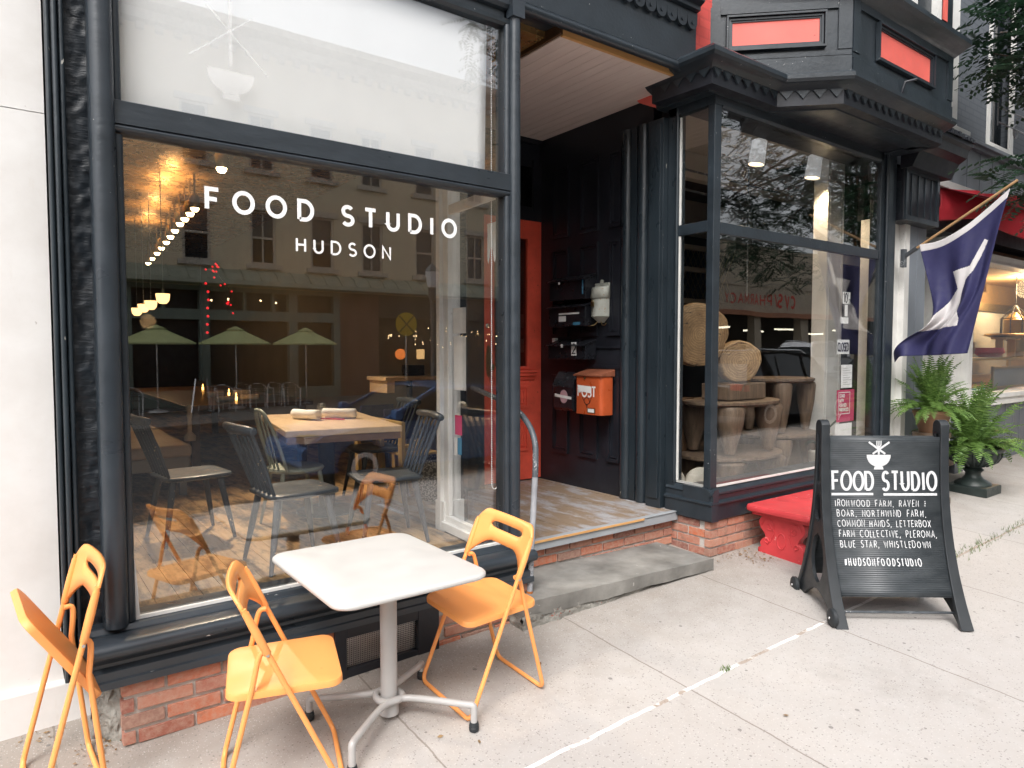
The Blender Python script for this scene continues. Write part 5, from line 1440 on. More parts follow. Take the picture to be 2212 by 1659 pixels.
def stool(label, x, y, z0, z1, rx, ry, thick=.05, tilt=0):
    t = thing('carved_stool', label, 'stool', (x, y, z0), 'carved wooden stools in the bay')
    b = MB(); n = 36
    prof = [(.6, -1), (.9, -1), (1.0, -.55), (1.0, -.1), (.94, 0), (.6, -.1)]
    vs = [(x + rx * s * math.cos(2 * math.pi * i / n) * (1 + .03 * math.sin(4 * math.pi * i / n)), y + ry * s * math.sin(2 * math.pi * i / n), z1 + d * thick) for s, d in prof for i in range(n)]
    b.add(vs, [(k * n + i, k * n + (i + 1) % n, (k + 1) * n + (i + 1) % n, (k + 1) * n + i) for k in range(5) for i in range(n)] + [tuple(range(n)), tuple(range(5 * n, 6 * n))])
    b.build('seat', 'stool_wood', t, smooth=50)
    for sx in (-1, 1):
        for sy in (-1, 1):
            b = MB(); px, py = x + sx * rx * .52, y + sy * ry * .55; H = z1 - thick * .9 - z0
            b.tube([(px + sx * .0, py, z0 + H * q) for q in (1, .93, .6, .25, 0)], [rx * .20, rx * .23, rx * .20, rx * .13, rx * .085], 12); b.build('leg', 'stool_wood', t, smooth=50)
stool('upper carved stool carrying the square block, nearer the bay corner', 5.42, 3.88, .985, 1.45, .56, .36)
stool('lower carved stool that carries the upper one near the bay corner', 5.44, 3.90, .64, .965, .60, .40)
stool('carved stool standing on top of the low one beside the white casing', 6.52, 4.10, 1.075, 1.62, .42, .34)
stool('low wide carved stool at the bottom beside the white casing', 6.50, 4.10, .64, 1.06, .50, .40)
def ring_stone(label, c, r, th, yaw, hole=0):
    o = MB(); o.lathe([(max(.0001, hole), -th / 2), (r * .85, -th / 2), (r, -th * .3), (r, th * .3), (r * .85, th / 2), (max(.0001, hole), th / 2)] + ([(hole, -th / 2)] if hole else []), (0, 0, 0), 30, axis='y')
    m = Matrix.Rotation(yaw, 3, 'Z'); b = MB(); b.add([Vector(c) + m @ Vector(v) for v in o.v], o.f)
    tag(lumpy(b.build('stone_ring', 'opp_trim', smooth=40), .004), label, 'stone', 'pale stones in the bay')
ring_stone('pale stone disc upright in the bay corner', (4.66, 3.62, .79), .135, .07, R(-40))
ring_stone('pale stone ring with a hole by the rear bay post', (4.47, 3.80, .80), .13, .07, R(-62), .04)
# lattice and shelves at the back
t = thing('lattice_rack', 'pale wooden rack with crossed lattice behind the bay window', 'rack', (6.0, 6.2, 2.2))
for z in (2.55, 2.98, 3.28):
    b = MB(); b.box(4.6, 8.2, 6.1, 6.18, z, z + .06); b.build('rail', 'cream_in', t, smooth=0)
b = MB()
for i in range(34):
    x = 4.55 + i * .11
    b.bar((x, 6.14, 2.6), (x + .42, 6.14, 3.3), .008); b.bar((x + .42, 6.15, 2.6), (x, 6.15, 3.3), .008)
b.build('lattice', 'brass', t, smooth=0)
t = thing('hanging_rail', 'dark iron pipe rail hung from the bay ceiling', 'rail', (5.5, 4.6, 3.75))
b = MB(); b.tube([(4.5, 4.55, 3.72), (7.2, 4.55, 3.70)], .012, 8); b.tube([(4.5, 4.75, 3.62), (8.2, 4.95, 3.60)], .014, 8); b.build('pipe', 'iron', t, smooth=50)
b = MB()
for x in (4.75, 6.6): b.tube([(x, 4.55, 3.98), (x, 4.55, 2.5)], .008, 8)
b.build('rod', 'iron', t, smooth=50)
t = thing('potted_plant', 'strappy plant in a cream pot beside the white casing', 'plant', (6.72, 3.72, .64))
b = MB(); b.lathe([(.07, .66), (.115, .76), (.125, .86), (.105, .88), (.09, .86)], (6.75, 3.74, 0), 24); b.build('pot', 'opp_trim', t, smooth=50)
b = MB()
for k in range(9):
    a = k * .75; L = .22 + .05 * (k % 3)
    ps = [(6.75 + L * q * math.cos(a), 3.74 + L * q * .6 * math.sin(a), .87 + .34 * q - .28 * q * q) for q in (0, .25, .5, .75, 1)]
    b.tube(ps, [.010, .012, .010, .007, .002], 6)
b.tube([(6.75, 3.74, .87), (6.80, 3.70, 1.10), (6.95, 3.62, 1.24), (7.12, 3.6, 1.24)], [.010, .012, .010, .003], 6)
b.build('leaves', 'leaf', t, smooth=60)
# air conditioner above the recess to the right
t = thing('air_conditioner', 'black painted window air conditioner box with a grille under the broken eave', 'air conditioner', (7.65, 3.2, 3.2))
b = MB(); b.box(7.22, 7.98, 3.20, 3.6, 3.20, 3.72); b.build('case', 'dark', t, smooth=0, bevel=.006)
b = MB(); frame_y(b, 7.22, 7.98, 3.20, 3.72, 3.20, .05, .02)
for i in range(4): b.box(7.36 + i * .15, 7.372 + i * .15, 3.19, 3.20, 3.25, 3.67)
b.build('grille', 'black', t, smooth=0)
b = MB()
for i in range(26): b.box(7.214, 7.22, 3.23, 3.5, 3.28 + i * .012, 3.285 + i * .012)
b.build('side_louvre', 'black', t, smooth=0)
b = MB(); rg = random.Random(8)
prof = [(0, .30), (0, .265), (-.03, .24), (-.05, .17), (-.12, .13), (-.16, .06), (-.19, .0), (-.30, .0), (-.30, .30)]
b.prism([(2.93 - o, 3.70 + z * 1.1) for o, z in prof], lambda u, v, d: (d, u, v), 7.19, 8.10)
for i in range(26): x = 7.2 + i * .035 + rg.uniform(0, .01); b.box(x, x + .035 + rg.uniform(0, .03), 2.90 + rg.uniform(0, .03), 3.2, 4.03, 4.045 + rg.uniform(0, .035))
pa(b, 'broken_eave', 'dark', smooth=0)
# ------------------------------------------------------------------ grey building on the right
GB = thing('grey_building', 'grey painted building with white trim and board siding beyond the black bay', 'building', (10, 3.5, .4))
def pg(mb, name, mat, **kw): return mb.build(name, mat, GB, **kw)
YW = 3.36
b = MB(); b.box(7.50, 7.60, YW - .06, YW + .2, .3, 3.70); b.box(7.20, 7.50, YW, YW + .25, .3, 3.25); pg(b, 'edge_board', M['white_trim'], smooth=0)
b = MB(); b.box(7.605, 7.82, YW - .04, YW + .25, .3, 3.30); b.box(7.825, 8.03, YW - .04, YW + .25, .3, 3.30); pg(b, 'boarded_pier', 'siding_blue', smooth=0, bevel=.004)
b = MB(); b.box(8.03, 9.30, 4.25, 4.35, .3, 3.4); b.box(8.03, 8.10, YW, 4.25, .3, 3.3); pg(b, 'doorway_wall', 'siding_blue', smooth=0)
b = MB(); b.box(8.20, 8.75, 4.2, 4.245, .5, 3.2); b.box(8.88, 9.28, 4.2, 4.245, .5, 3.2); frame_y(b, 8.25, 8.70, .7, 1.5, 4.2, .04, .015); D2 = pg(b, 'double_door', 'white_trim', smooth=0, bevel=.003)
b = MB(); b.box(8.75, 8.88, 4.215, 4.24, .5, 3.2); b.build('red_edge', 'awning', D2, smooth=0)
b = MB(); b.ball((8.66, 4.15, 1.72), .045, 14); b.ball((8.95, 4.15, 1.72), .045, 14); b.build('knob', 'iron', D2, smooth=60)
b = MB(); b.box(9.28, 9.40, YW - .03, YW + .15, .4, 3.15); b.box(9.0, 9.28, YW + .05, 4.2, .4, 3.3); b.box(9.40, 20.5, YW - .06, YW + .15, 1.21, 1.36); b.box(9.40, 20.5, YW - .085, YW - .06, 1.30, 1.36); b.box(9.40, 20.5, YW - .03, YW + .15, 2.98, 3.10); b.box(9.4, 20.5, YW - .05, YW - .03, 2.98, 3.0); pg(b, 'window_frame', 'white_trim', smooth=0, bevel=.003)
b = MB(); b.box(9.40, 20.5, YW + .03, YW + .036, 1.36, 2.98); pg(b, 'shop_window', 'glass', smooth=0)
b = MB()
for i in range(88): x = 9.03 + i * .13; b.box(x, x + .126, YW - .012 + .004 * (i % 2), YW + .12, .3, 1.205)
pg(b, 'plinth_boards', 'siding', smooth=0, bevel=.003)
b = MB(); b.box(7.22, 20.5, YW + .02, YW + .3, 3.25, 3.70); pg(b, 'awning_header', 'dark', smooth=0)
b = MB(); b.box(8.06, 20.5, YW - .03, YW + .12, 3.72, 3.80); pg(b, 'white_band', 'white_trim', smooth=0)
b = MB()
for i in range(70): x = 7.22 + i * .19; b.box(x, x + .184, YW - .012 + .005 * (i % 2), YW + .2, 3.80, 4.30)
pg(b, 'board_siding', 'siding_blue', smooth=0, bevel=.003)
b = MB(); b.box(7.2, 20.5, YW - .10, YW + .3, 4.30, 4.34); b.box(7.2, 20.5, YW - .06, YW + .3, 4.26, 4.30); pg(b, 'ledge', 'siding_blue', smooth=0)
b = MB(); b.box(8.40, 8.56, YW - .03, YW + .4, 4.345, 9.5); b.box(8.56, 8.80, YW - .01, YW + .4, 4.345, 9.5); b.box(8.36, 9.05, YW - .06, YW + .1, 4.345, 4.42); pg(b, 'white_corner_board', 'white_trim', smooth=0, bevel=.003)
b = MB(); b.prism([(8.80, YW + .02), (9.06, YW + .22), (9.06, YW + .5), (8.80, YW + .5)], lambda u, v, d: (u, v, d), 4.42, 9.5); pg(b, 'brick_return', 'grey_brick_side', smooth=0)
b = MB(); b.box(9.06, 9.95, YW + .10, YW + .5, 4.345, 9.5); b.box(10.85, 20.5, YW + .10, YW + .5, 4.345, 9.5); b.box(9.95, 10.85, YW + .10, YW + .5, 6.9, 9.5); b.box(7.2, 8.40, 3.5, 4, 4.345, 9.5); b.box(7.2, 20.5, YW + .5, 12, 4.345, 9.5); pg(b, 'brick_wall', 'grey_brick', smooth=0)
b = MB(); frame_y(b, 9.95, 10.85, 4.42, 6.9, YW + .12, .11, .03); b.box(9.9, 10.95, YW - .02, YW + .12, 4.345, 4.42); UW = pg(b, 'upper_window', 'white_trim', smooth=0)
b = MB(); b.box(10.06, 10.74, YW + .2, YW + .21, 4.5, 6.8); b.build('pane', 'car_glass', UW, smooth=0)
# inside its window
b = MB(); b.box(9.0, 20.5, 4.9, 5.0, .4, 3.2); b.box(9.0, 20.5, 3.5, 4.9, .9, 1.34); b.box(9.0, 20.5, 3.5, 4.9, 3.1, 3.2); b.box(20.3, 20.4, 3.5, 4.9, .4, 3.2); pg(b, 'window_interior', M.setdefault('ochre_in', paint('ochre_wall', (.42, .29, .15), .8, .1, 3, .1, 30)), smooth=0)
li = bpy.data.lights.new('shop_lamp', 'POINT'); li.energy = 110; li.color = (1, .68, .36); li.shadow_soft_size = .15
lo = bpy.data.objects.new('shop_lamp', li); COL.objects.link(lo); lo.location = (13.4, 4.0, 2.9)
t = thing('framed_picture', 'dark framed picture propped in the lit shop window', 'picture', (11.5, 3.6, 1.36))
b = MB(); frame_y(b, 10.86, 12.5, 1.37, 1.68, 3.62, .035, .03); b.build('frame', 'brass', t, smooth=0)
b = MB(); b.box(10.88, 12.48, 3.61, 3.615, 1.39, 1.66); b.build('print', 'grey_wall_in', t, smooth=0)
t = thing('hanging_lantern', 'dark iron cage lantern hung in the lit shop window', 'lantern', (13.25, 4.1, 2.2))
b = MB()
for i in range(8):
    a = math.pi * 2 * i / 8; p = lambda r, z: (13.25 + r * math.cos(a), 4.1 + r * math.sin(a), z)
    b.tube([p(.02, 2.62), p(.20, 2.42), p(.20, 2.14), p(.10, 2.06)], .010, 6)
for r, z in ((.20, 2.42), (.20, 2.14)): b.tube([(13.25 + r * math.cos(R(q)), 4.1 + r * math.sin(R(q)), z) for q in range(0, 360, 20)], .010, 6, closed=True)
b.tube([(13.25, 4.1, 2.62), (13.25, 4.1, 3.1)], .008, 6); b.build('cage', 'iron', t, smooth=40)
b = MB(); b.lathe([(.16, 2.15), (.165, 2.40), (.02, 2.52)], (13.25, 4.1, 0), 16); b.build('glass', M.setdefault('amber_glass', plain('amber_glass', (.55, .36, .10), .2)), t, smooth=40)
b = MB(); frame_y(b, 13.0, 14.2, 2.95, 3.09, 4.88, .05, .03); tag(b.build('hanging_print', 'dark_wood', smooth=0), 'dark picture frame high on the back wall of the lit shop window', 'picture frame')
t = thing('gilt_mirror', 'tall mirror in a carved gilt frame leaning in the lit shop window', 'mirror', (12.7, 4.5, 1.36))
b = MB(); frame_y(b, 12.2, 14.6, 1.36, 2.70, 4.6, .14, .05); b.build('frame', 'brass', t, smooth=0, bevel=.01)
b = MB(); b.box(12.3, 14.5, 4.585, 4.59, 1.42, 2.6); b.build('mirror_glass', 'grey_wall_in', t, smooth=0)
for (x, z0, h, r, mt, nm, lb, ct) in ((10.95, 1.80, .22, .10, 'terracotta', 'clay_pot', 'orange clay pot at the left end of the counter in the lit shop window', 'pot'), (12.40, 2.10, .06, .30, 'brass', 'tray', 'yellow glazed dish on the shelf of the lit shop window', 'dish'), (11.75, 1.80, .14, .20, 'bench_red', 'vase', 'squat red bowl on the counter above the picture in the lit shop window', 'vase'), (12.9, 1.80, .30, .14, 'brass', 'urn_jar', 'brass jar right of the yellow dish in the lit shop window', 'jar')):
    b = MB(); b.lathe([(r * .6, z0), (r, z0 + h * .5), (r * .9, z0 + h), (r * .75, z0 + h), (r * .8, z0 + h * .5)], (x, 3.95, 0), 18); tag(b.build(nm, mt, smooth=50), lb, ct)
b = MB(); b.box(10.7, 14.0, 3.80, 4.15, 1.76, 1.80); b.box(10.74, 10.80, 3.88, 4.0, 1.36, 1.76); b.box(13.8, 13.9, 3.88, 4.0, 1.36, 1.76); b.box(12.1, 12.7, 3.85, 4.05, 2.07, 2.10); b.box(12.13, 12.17, 3.9, 4.0, 1.80, 2.07); b.box(12.63, 12.67, 3.9, 4.0, 1.80, 2.07); tag(b.build('display_table', 'plywood', smooth=0), 'long wooden display counter under the yellow dish in the lit shop window', 'stand')
t = thing('closed_sign', 'white CLOSED card with a blue edge in the lit shop window', 'sign', (9.85, 3.44, 1.36))
b = MB(); b.box(9.50, 9.93, 3.37, 3.374, 1.27, 1.43); b.build('card', 'paper', t, smooth=0)
fz = lambda u, v, d: (u, 3.3695 - d, v)
b = MB(); text(b, 'CLOSED', 9.53, 1.31, .085, fz, .014, total=.24, wide=.5); b.build('lettering', 'ink', t, smooth=0)
b = MB(); ribbon(b, [(9.507, 1.423), (9.923, 1.423)], .012, fz, .001); ribbon(b, [(9.82, 1.30), (9.90, 1.30), (9.90, 1.40), (9.82, 1.40)], .012, fz, .0013); b.build('blue_border', 'blue_lbl', t, smooth=0)
# awning with folded end flap and scalloped valance
t = thing('awning', 'dark red canvas awning with gathered end flap over the grey shop', 'awning', (9.5, 3.3, 3.3))
b = MB(); b.grid(lambda u, v: (8.2 + 5.2 * u, YW - .02 - .55 * v, 3.69 - .22 * v), 20, 4); b.build('canopy', 'awning', t, smooth=60, solid=.006)
def fold(u, v): return .03 * math.sin(u * 9 + v * 2) * v
b = MB(); b.grid(lambda u, v: (8.16 + 1.40 * u, YW - .03 - .54 + .55 * (1 - u) * .9 - .05 * math.sin(v * 3) + .045 * math.sin(9 * (u - .42) * (1 + 2 * abs(v - .55))) * math.exp(-((u - .42) / .2) ** 2) + fold(u, v), 3.66 - .02 * u - (.36 + .26 * max(0, u - .3) - .06 * math.sin(u * 3.1)) * v), 40, 16)
b.build('end_flap', 'awning2', t, smooth=60, solid=.005)
b = MB(); b.grid(lambda u, v: (9.55 + 3.8 * u, YW - .575 + .018 * math.sin(u * 130), 3.47 - (.30 + .03 * abs(math.sin(u * 40))) * v), 220, 6); b.build('valance', 'awning', t, smooth=60, solid=.004)
t = thing('scroll_bracket', 'wrought iron sign bracket with curled ends on the grey upper wall', 'bracket', (9.9, 3.3, 4.6))
b = MB()
def spiral(cx, cz, r, turns, a0, s=1): return [(cx, 2.85, cz)] if 0 else [(cx + (r * (1 - .8 * i / 24)) * math.cos(a0 + s * turns * 2 * math.pi * i / 24), 3.0, cz + (r * (1 - .8 * i / 24)) * math.sin(a0 + s * turns * 2 * math.pi * i / 24)) for i in range(25)]
b.tube([(9.0, 3.0, 4.95), (11.5, 3.0, 5.02)], .008, 8); b.tube(spiral(9.08, 5.05, .09, 1.3, -1.6, 1), .008, 8); b.tube([(8.95, 3.0, 4.6), (11.5, 3.0, 4.72)], .008, 8); b.tube([(8.95, 3.0, 4.40), (8.95, 3.0, 5.05)], .009, 8); b.tube([(8.95, 3.0, 4.44), (11.5, 3.0, 4.50)], .008, 8); b.tube(spiral(9.5, 4.42, .09, 1.3, 1.6, 1), .008, 8); b.tube([(11.4, 3.0, 4.6), (11.4, 3.42, 4.6)], .012, 8)
b.build('scrolls', 'pipe_pale', t, smooth=50)

# ------------------------------------------------------------------ flag on a pole
t = thing('flag', 'navy blue flag with a white star hanging from a wooden pole', 'flag', (7.32, 3.24, 2.84))
XF = 7.34
b = MB(); b.tube([(XF, 3.16, 2.895), (XF, 2.29, 3.425)], [.013, .012], 12); b.build('pole', 'pole_wood', t, smooth=50)
b = MB(); b.box(XF - .03, XF + .03, 3.225, 3.262, 2.74, 2.92); b.tube([(XF, 3.24, 2.845), (XF, 3.12, 2.92)], .022, 12); b.build('bracket', 'iron', t, smooth=40)
def curve(pts):
    P = [Vector((0, y, z)) for y, z in pts]
    C = smooth_path(P, 10); L = [0]
    for a, c in zip(C[:-1], C[1:]): L.append(L[-1] + (c - a).length)
    def f(s):
        s = min(max(s, 0), 1) * L[-1]
        for i in range(len(L) - 1):
            if L[i + 1] >= s:
                k = (s - L[i]) / max(1e-9, L[i + 1] - L[i]); return C[i].lerp(C[i + 1], k)
        return C[-1]
    return f
top = curve([(3.085, 2.945), (2.90, 2.965), (2.70, 3.058), (2.52, 3.20), (2.335, 3.352)])
bot = curve([(3.28, 1.778), (3.20, 1.836), (3.08, 1.848), (2.85, 1.858), (2.649, 1.874)])
lft = curve([(3.085, 2.945), (3.045, 2.78), (3.0, 2.612), (2.925, 2.30), (2.985, 2.12), (3.18, 1.99), (3.278, 1.90), (3.28, 1.778)])
rgt = curve([(2.335, 3.352), (2.405, 3.03), (2.482, 2.657), (2.585, 2.203), (2.649, 1.874)])
def flag_pt(u, v):
    p = (1 - v) * top(u) + v * bot(u) + (1 - u) * lft(v) + u * rgt(v) - ((1 - u) * (1 - v) * top(0) + u * (1 - v) * top(1) + (1 - u) * v * bot(0) + u * v * bot(1))
    x = XF - .03 + .055 * math.sin(u * 11 - v * 3.5) * (.15 + .85 * v) * (1 - .3 * u) + .025 * math.sin(u * 23 + v * 5) * v - .10 * math.exp(-((u - .05 - .3 * (v - .6)) / .12) ** 2) * max(0, v - .3)
    return (x, p.y, p.z)
NU, NV = 130, 170
gridp = [[flag_pt(i / NU, j / NV) for j in range(NV + 1)] for i in range(NU + 1)]
star = [(2.530, 2.930), (2.500, 2.915), (2.605, 2.644), (2.660, 2.571), (2.700, 2.426), (2.712, 2.326), (2.722, 2.138), (3.05, 2.085), (2.95, 2.18), (2.729, 2.485), (2.778, 2.650), (2.632, 2.692)]
def inpoly(y, z, P):
    c = False; j = len(P) - 1
    for i in range(len(P)):
        if (P[i][1] > z) != (P[j][1] > z) and y < (P[j][0] - P[i][0]) * (z - P[i][1]) / (P[j][1] - P[i][1]) + P[i][0]: c = not c
        j = i
    return c
cl = MB(); em = MB(); hd = MB(); vs = [p for row in gridp for p in row]
for m in (cl, em, hd): m.v = list(vs)
for i in range(NU):
    for j in range(NV):
        q = (i * (NV + 1) + j, (i + 1) * (NV + 1) + j, (i + 1) * (NV + 1) + j + 1, i * (NV + 1) + j + 1)
        cy_ = sum(vs[k][1] for k in q) / 4; cz_ = sum(vs[k][2] for k in q) / 4
        tgt = hd if j < 9 else em if inpoly(cy_, cz_, star) else cl
        tgt.f.append(q); tgt.mi.append(0)
def compact(m):
    used = sorted({k for f in m.f for k in f}); mp = {k: n for n, k in enumerate(used)}
    m.v = [m.v[k] for k in used]; m.f = [tuple(mp[k] for k in f) for f in m.f]; return m
fl = compact(cl).build('cloth', 'flag_blue', t, smooth=80, solid=.003)
compact(em).build('star', 'flag_white', fl, smooth=80, solid=.003); compact(hd).build('hoist_band', 'flag_white', fl, smooth=80, solid=.003)

# ------------------------------------------------------------------ ferns
def fern(parent, c, n, rmin, rmax, rg, droop=1.0, up=.5, lean=(0, 0)):
    b = MB()
    for k in range(n):
        a = 2 * math.pi * (k * .618 + rg.uniform(-.03, .03)); L = rg.uniform(rmin, rmax); 
        tier = rg.random(); el = R(15 + 68 * tier * tier if rg.random() < .8 else 78)
        d0 = Vector((math.cos(a) * math.cos(el), math.sin(a) * math.cos(el), math.sin(el)))
        p = Vector(c) + Vector((rg.uniform(-.04, .04), rg.uniform(-.04, .04), 0)); d = d0; st = 26
        side0 = Vector((-math.sin(a), math.cos(a), 0)); pts = []
        g = (1.5 + rg.uniform(-.3, .5)) * droop / st * (1.15 - .7 * tier)
        for i in range(st + 1):
            pts.append((p.copy(), d.copy())); p = p + d * (L / st); d = (d + Vector((lean[0], lean[1], -1)) * g * (.4 + i / st)).normalized()
        if rg.random() < .10: L *= .8
        for i in range(1, st):
            q, dd = pts[i]; t = i / st
            wl = L * .125 * (math.sin(math.pi * min(1, t * .93 + .10)) ** .7) * (1 - .25 * t) + .006
            nrm_ = dd.cross(side0).normalized()
            if nrm_.z < 0: nrm_ = -nrm_
            for s in (-1, 1):
                q2 = q + dd * (L / st * (.5 if s > 0 else 0)); tip = q2 + side0 * s * wl + dd * wl * .22 + nrm_ * (wl * rg.uniform(-.45, .15))
                wv = dd * (L / st * .33); m_ = q2 + (tip - q2) * .45 + nrm_ * wl * .10
                b.add([q2 - wv * .7, m_ - wv, tip, m_ + wv, q2 + wv * .7], [(0, 1, 2, 3, 4)])
        b.tube([x for x, _ in pts[::4]], .0025, 4)
    return b.build('fronds', 'fern', parent, smooth=0)
t = thing('potted_fern', 'bushy green fern in a clay pot on a fluted pedestal by the grey pier', 'fern', (7.55, 3.02, gz(7.55, 3.02)), 'ferns on the pavement')
px, py = 7.50, 3.00; zg_ = gz(px, py)
b = MB(); b.lathe([(.18, zg_), (.18, zg_ + .05), (.15, zg_ + .07), (.14, zg_ + .64), (.17, zg_ + .66), (.17, zg_ + .70)], (px, py, 0), 32)
for i in range(20): a = math.pi * 2 * i / 20; b.tube([(px + .14 * math.cos(a), py + .14 * math.sin(a), zg_ + q) for q in (.09, .62)], .011, 6)
b.build('pedestal', 'pedestal', t, smooth=40)
b = MB(); b.lathe([(.11, zg_ + .70), (.165, zg_ + .88), (.175, zg_ + .89), (.175, zg_ + .92), (.15, zg_ + .92), (.14, zg_ + .88)], (px, py, 0), 28); b.build('pot', 'terracotta', t, smooth=40)
fern(t, (px, py, zg_ + .93), 105, .34, .62, random.Random(31), 1.0)
t = thing('urn_fern', 'spreading green fern overflowing a dark iron urn on the pavement', 'fern', (8.28, 2.92, gz(8.28, 2.92)), 'ferns on the pavement')
px, py = 8.30, 2.90; zg_ = gz(px, py) + .004
b = MB(); b.box(px - .20, px + .20, py - .20, py + .20, zg_ - .02, zg_ + .075); b.build('plinth', 'urn', t, smooth=0, bevel=.008)
b = MB(); b.lathe([(.17, zg_ + .075), (.165, zg_ + .10), (.10, zg_ + .14), (.075, zg_ + .17), (.07, zg_ + .20), (.10, zg_ + .235), (.075, zg_ + .26), (.12, zg_ + .28), (.21, zg_ + .33), (.245, zg_ + .39), (.25, zg_ + .43), (.29, zg_ + .46), (.295, zg_ + .48), (.25, zg_ + .485), (.22, zg_ + .44)], (px, py, 0), 36)
for i in range(18): a = math.pi * 2 * i / 18; b.tube([(px + r * math.cos(a), py + r * math.sin(a), zg_ + z) for r, z in ((.13, .285), (.212, .335), (.247, .395), (.252, .425))], .014, 6)
b.build('urn', 'urn', t, smooth=50)
fern(t, (px, py, zg_ + .48), 125, .42, .82, random.Random(41), 1.05)

# ------------------------------------------------------------------ street trees (locust: small paired leaflets)
def tree(label, x, y, h, crown, rg, nfr, name='street_tree', dense=()):
    t = thing(name, label, 'tree', (x, y, gz(x, y)), 'street trees along the kerb')
    z0 = gz(x, y); b = MB()
    b.tube(smooth_path([(x, y, z0), (x + .03, y, z0 + 1.6), (x - .05, y + .05, z0 + h * .55), (x, y, z0 + h)], 5), [.14 - .1 * i / 15 for i in range(16)], 12)
    tips = []
    for k in range(20):
        a = rg.uniform(0, 6.28); zb_ = z0 + rg.uniform(2.7, h * .9); cr = rg.choice(crown)
        e = Vector((cr[0] + rg.gauss(0, .4) * cr[3], cr[1] + rg.gauss(0, .4) * cr[3], cr[2] + rg.gauss(0, .35) * cr[3]))
        p0 = Vector((x, y, zb_)); m = p0.lerp(e, .5) + Vector((0, 0, .35))
        b.tube(smooth_path([p0, m, e], 5), [.045 - .037 * i / 10 for i in range(11)], 7); tips.append((p0, m, e))
    b.build('trunk', 'twig', t, smooth=60)
    c = MB()
    picks = [q for q in dense for _ in range(q[4])]
    for k in range(nfr + len(picks)):
        cr = picks[k - nfr] if k >= nfr else rg.choices(crown, [q[3] ** 2 for q in crown])[0]
        while True:
            v = Vector((rg.uniform(-1, 1), rg.uniform(-1, 1), rg.uniform(-1, 1)))
            if v.length < 1: break
        p = Vector(cr[:3]) + v * cr[3]
        if k < nfr and noise.noise(p * .9) < -.08 or noise.noise(p * 2.3 + Vector((5, 5, 5))) < -.18: continue
        a = rg.uniform(0, 6.28); L = rg.uniform(.26, .46)
        d = Vector((math.cos(a), math.sin(a), rg.uniform(-.7, .15))).normalized(); s = d.cross(Vector((0, 0, 1))).normalized(); n_ = s.cross(d)
        m = 8
        for i in range(m):
            q = p + d * L * (i + .6) / m - Vector((0, 0, .05 * (i / m) ** 2)); wl = .085 * (1 - .35 * abs(i / m - .4))
            for sg_ in (-1, 1):
                tip = q + s * sg_ * wl + d * wl * .4 - n_ * wl * .25; w2 = d * .021
                c.add([q, q + (tip - q) * .5 - w2, tip, q + (tip - q) * .5 + w2], [(0, 1, 2, 3)])
    c.build('crown', 'leaf', t, smooth=0)
tree('tall leafy locust tree by the kerb with branches over the grey building', 15.3, -1.1, 7.2, [(12.6, -.9, 6.8, 2.6), (10.6, 1.1, 6.3, 1.5), (10.0, 2.1, 5.7, 1.0), (14.5, .2, 6.5, 2.2), (11.2, -1.6, 4.7, 1.2), (13.6, -2.0, 4.6, 1.4), (15.6, -2.2, 5.2, 1.8), (8.3, 2.45, 5.05, .62), (8.75, 2.4, 4.75, .42), (8.35, 2.3, 5.6, .6), (8.0, 2.5, 3.62, .28), (8.5, 2.5, 3.45, .25), (9.3, 1.6, 5.6, .9)], random.Random(51), 9500, dense=((8.3, 2.45, 5.05, .62, 150), (8.75, 2.4, 4.75, .42, 80), (8.35, 2.3, 5.6, .6, 120), (8.0, 2.5, 3.62, .26, 22), (8.5, 2.5, 3.45, .24, 26)))
tree('smaller leafy tree by the kerb seen mirrored in the restaurant window', 8.4, -2.0, 6.4, [(8.4, -2.0, 6.3, 1.7), (7.6, -2.7, 7.4, 1.3), (9.3, -2.6, 7.2, 1.5), (8.8, -1.8, 5.0, .9)], random.Random(52), 3400)
# ------------------------------------------------------------------ furniture inside the restaurant
FZ = .60
t = thing('dining_table', 'maple topped dining table just inside the big window', 'table', (2.08, 5.3, FZ))
rm = Matrix.Rotation(R(-9.5), 3, 'Z'); c = Vector((2.08, 5.32, 0))
b = MB(); b.obox(c + Vector((0, 0, 1.318)), .84, 1.36, .045, rm); b.build('tabletop', 'maple', t, smooth=0, bevel=.006)
b = MB(); b.obox(c + Vector((0, 0, 1.27)), .82, 1.34, .052, rm); b.build('apron', M.setdefault('apron_dark', wood('brown_apron', (.16, .09, .05), (.24, .14, .08), .4, 0, 2)), t, smooth=0, bevel=.003)
b = MB(); b.tube([c + Vector((0, 0, z)) for z in (.62, 1.25)], .065, 16); b.lathe([(.24, .60), (.24, .615), (.08, .64)], tuple(c), 24); b.build('pedestal', 'spindle', t, smooth=50)
def roll(c, d, L, r):
    b = MB(); c = Vector(c); d = Vector(d).normalized()
    b.tube([c - d * L / 2 + d * L * q for q in (0, .02, .2, .5, .8, .98, 1)], [r * k for k in (.75, .97, 1.0, .94, 1.02, .96, .7)], 14); return b
tag(lumpy(roll((1.96, 5.44, 1.383), (.45, -1, 0), .28, .042).build('napkin_roll', 'linen', smooth=60), .004), 'left rolled white napkin on the maple table beside the jar', 'napkin', 'napkin rolls on the maple table')
tag(lumpy(roll((2.21, 5.36, 1.383), (.9, -.75, 0), .28, .042).build('napkin_roll', 'linen', smooth=60), .004), 'right rolled white napkin on the maple table beside the red cutlery handle', 'napkin', 'napkin rolls on the maple table')
b = MB(); b.lathe([(.036, 1.341), (.042, 1.36), (.040, 1.42), (.033, 1.44), (.035, 1.455), (.031, 1.455), (.037, 1.36), (.0001, 1.348)], (2.16, 5.62, 0), 20); tag(b.build('glass_jar', 'jar', smooth=50), 'small glass jar behind the white napkins on the maple table', 'jar')
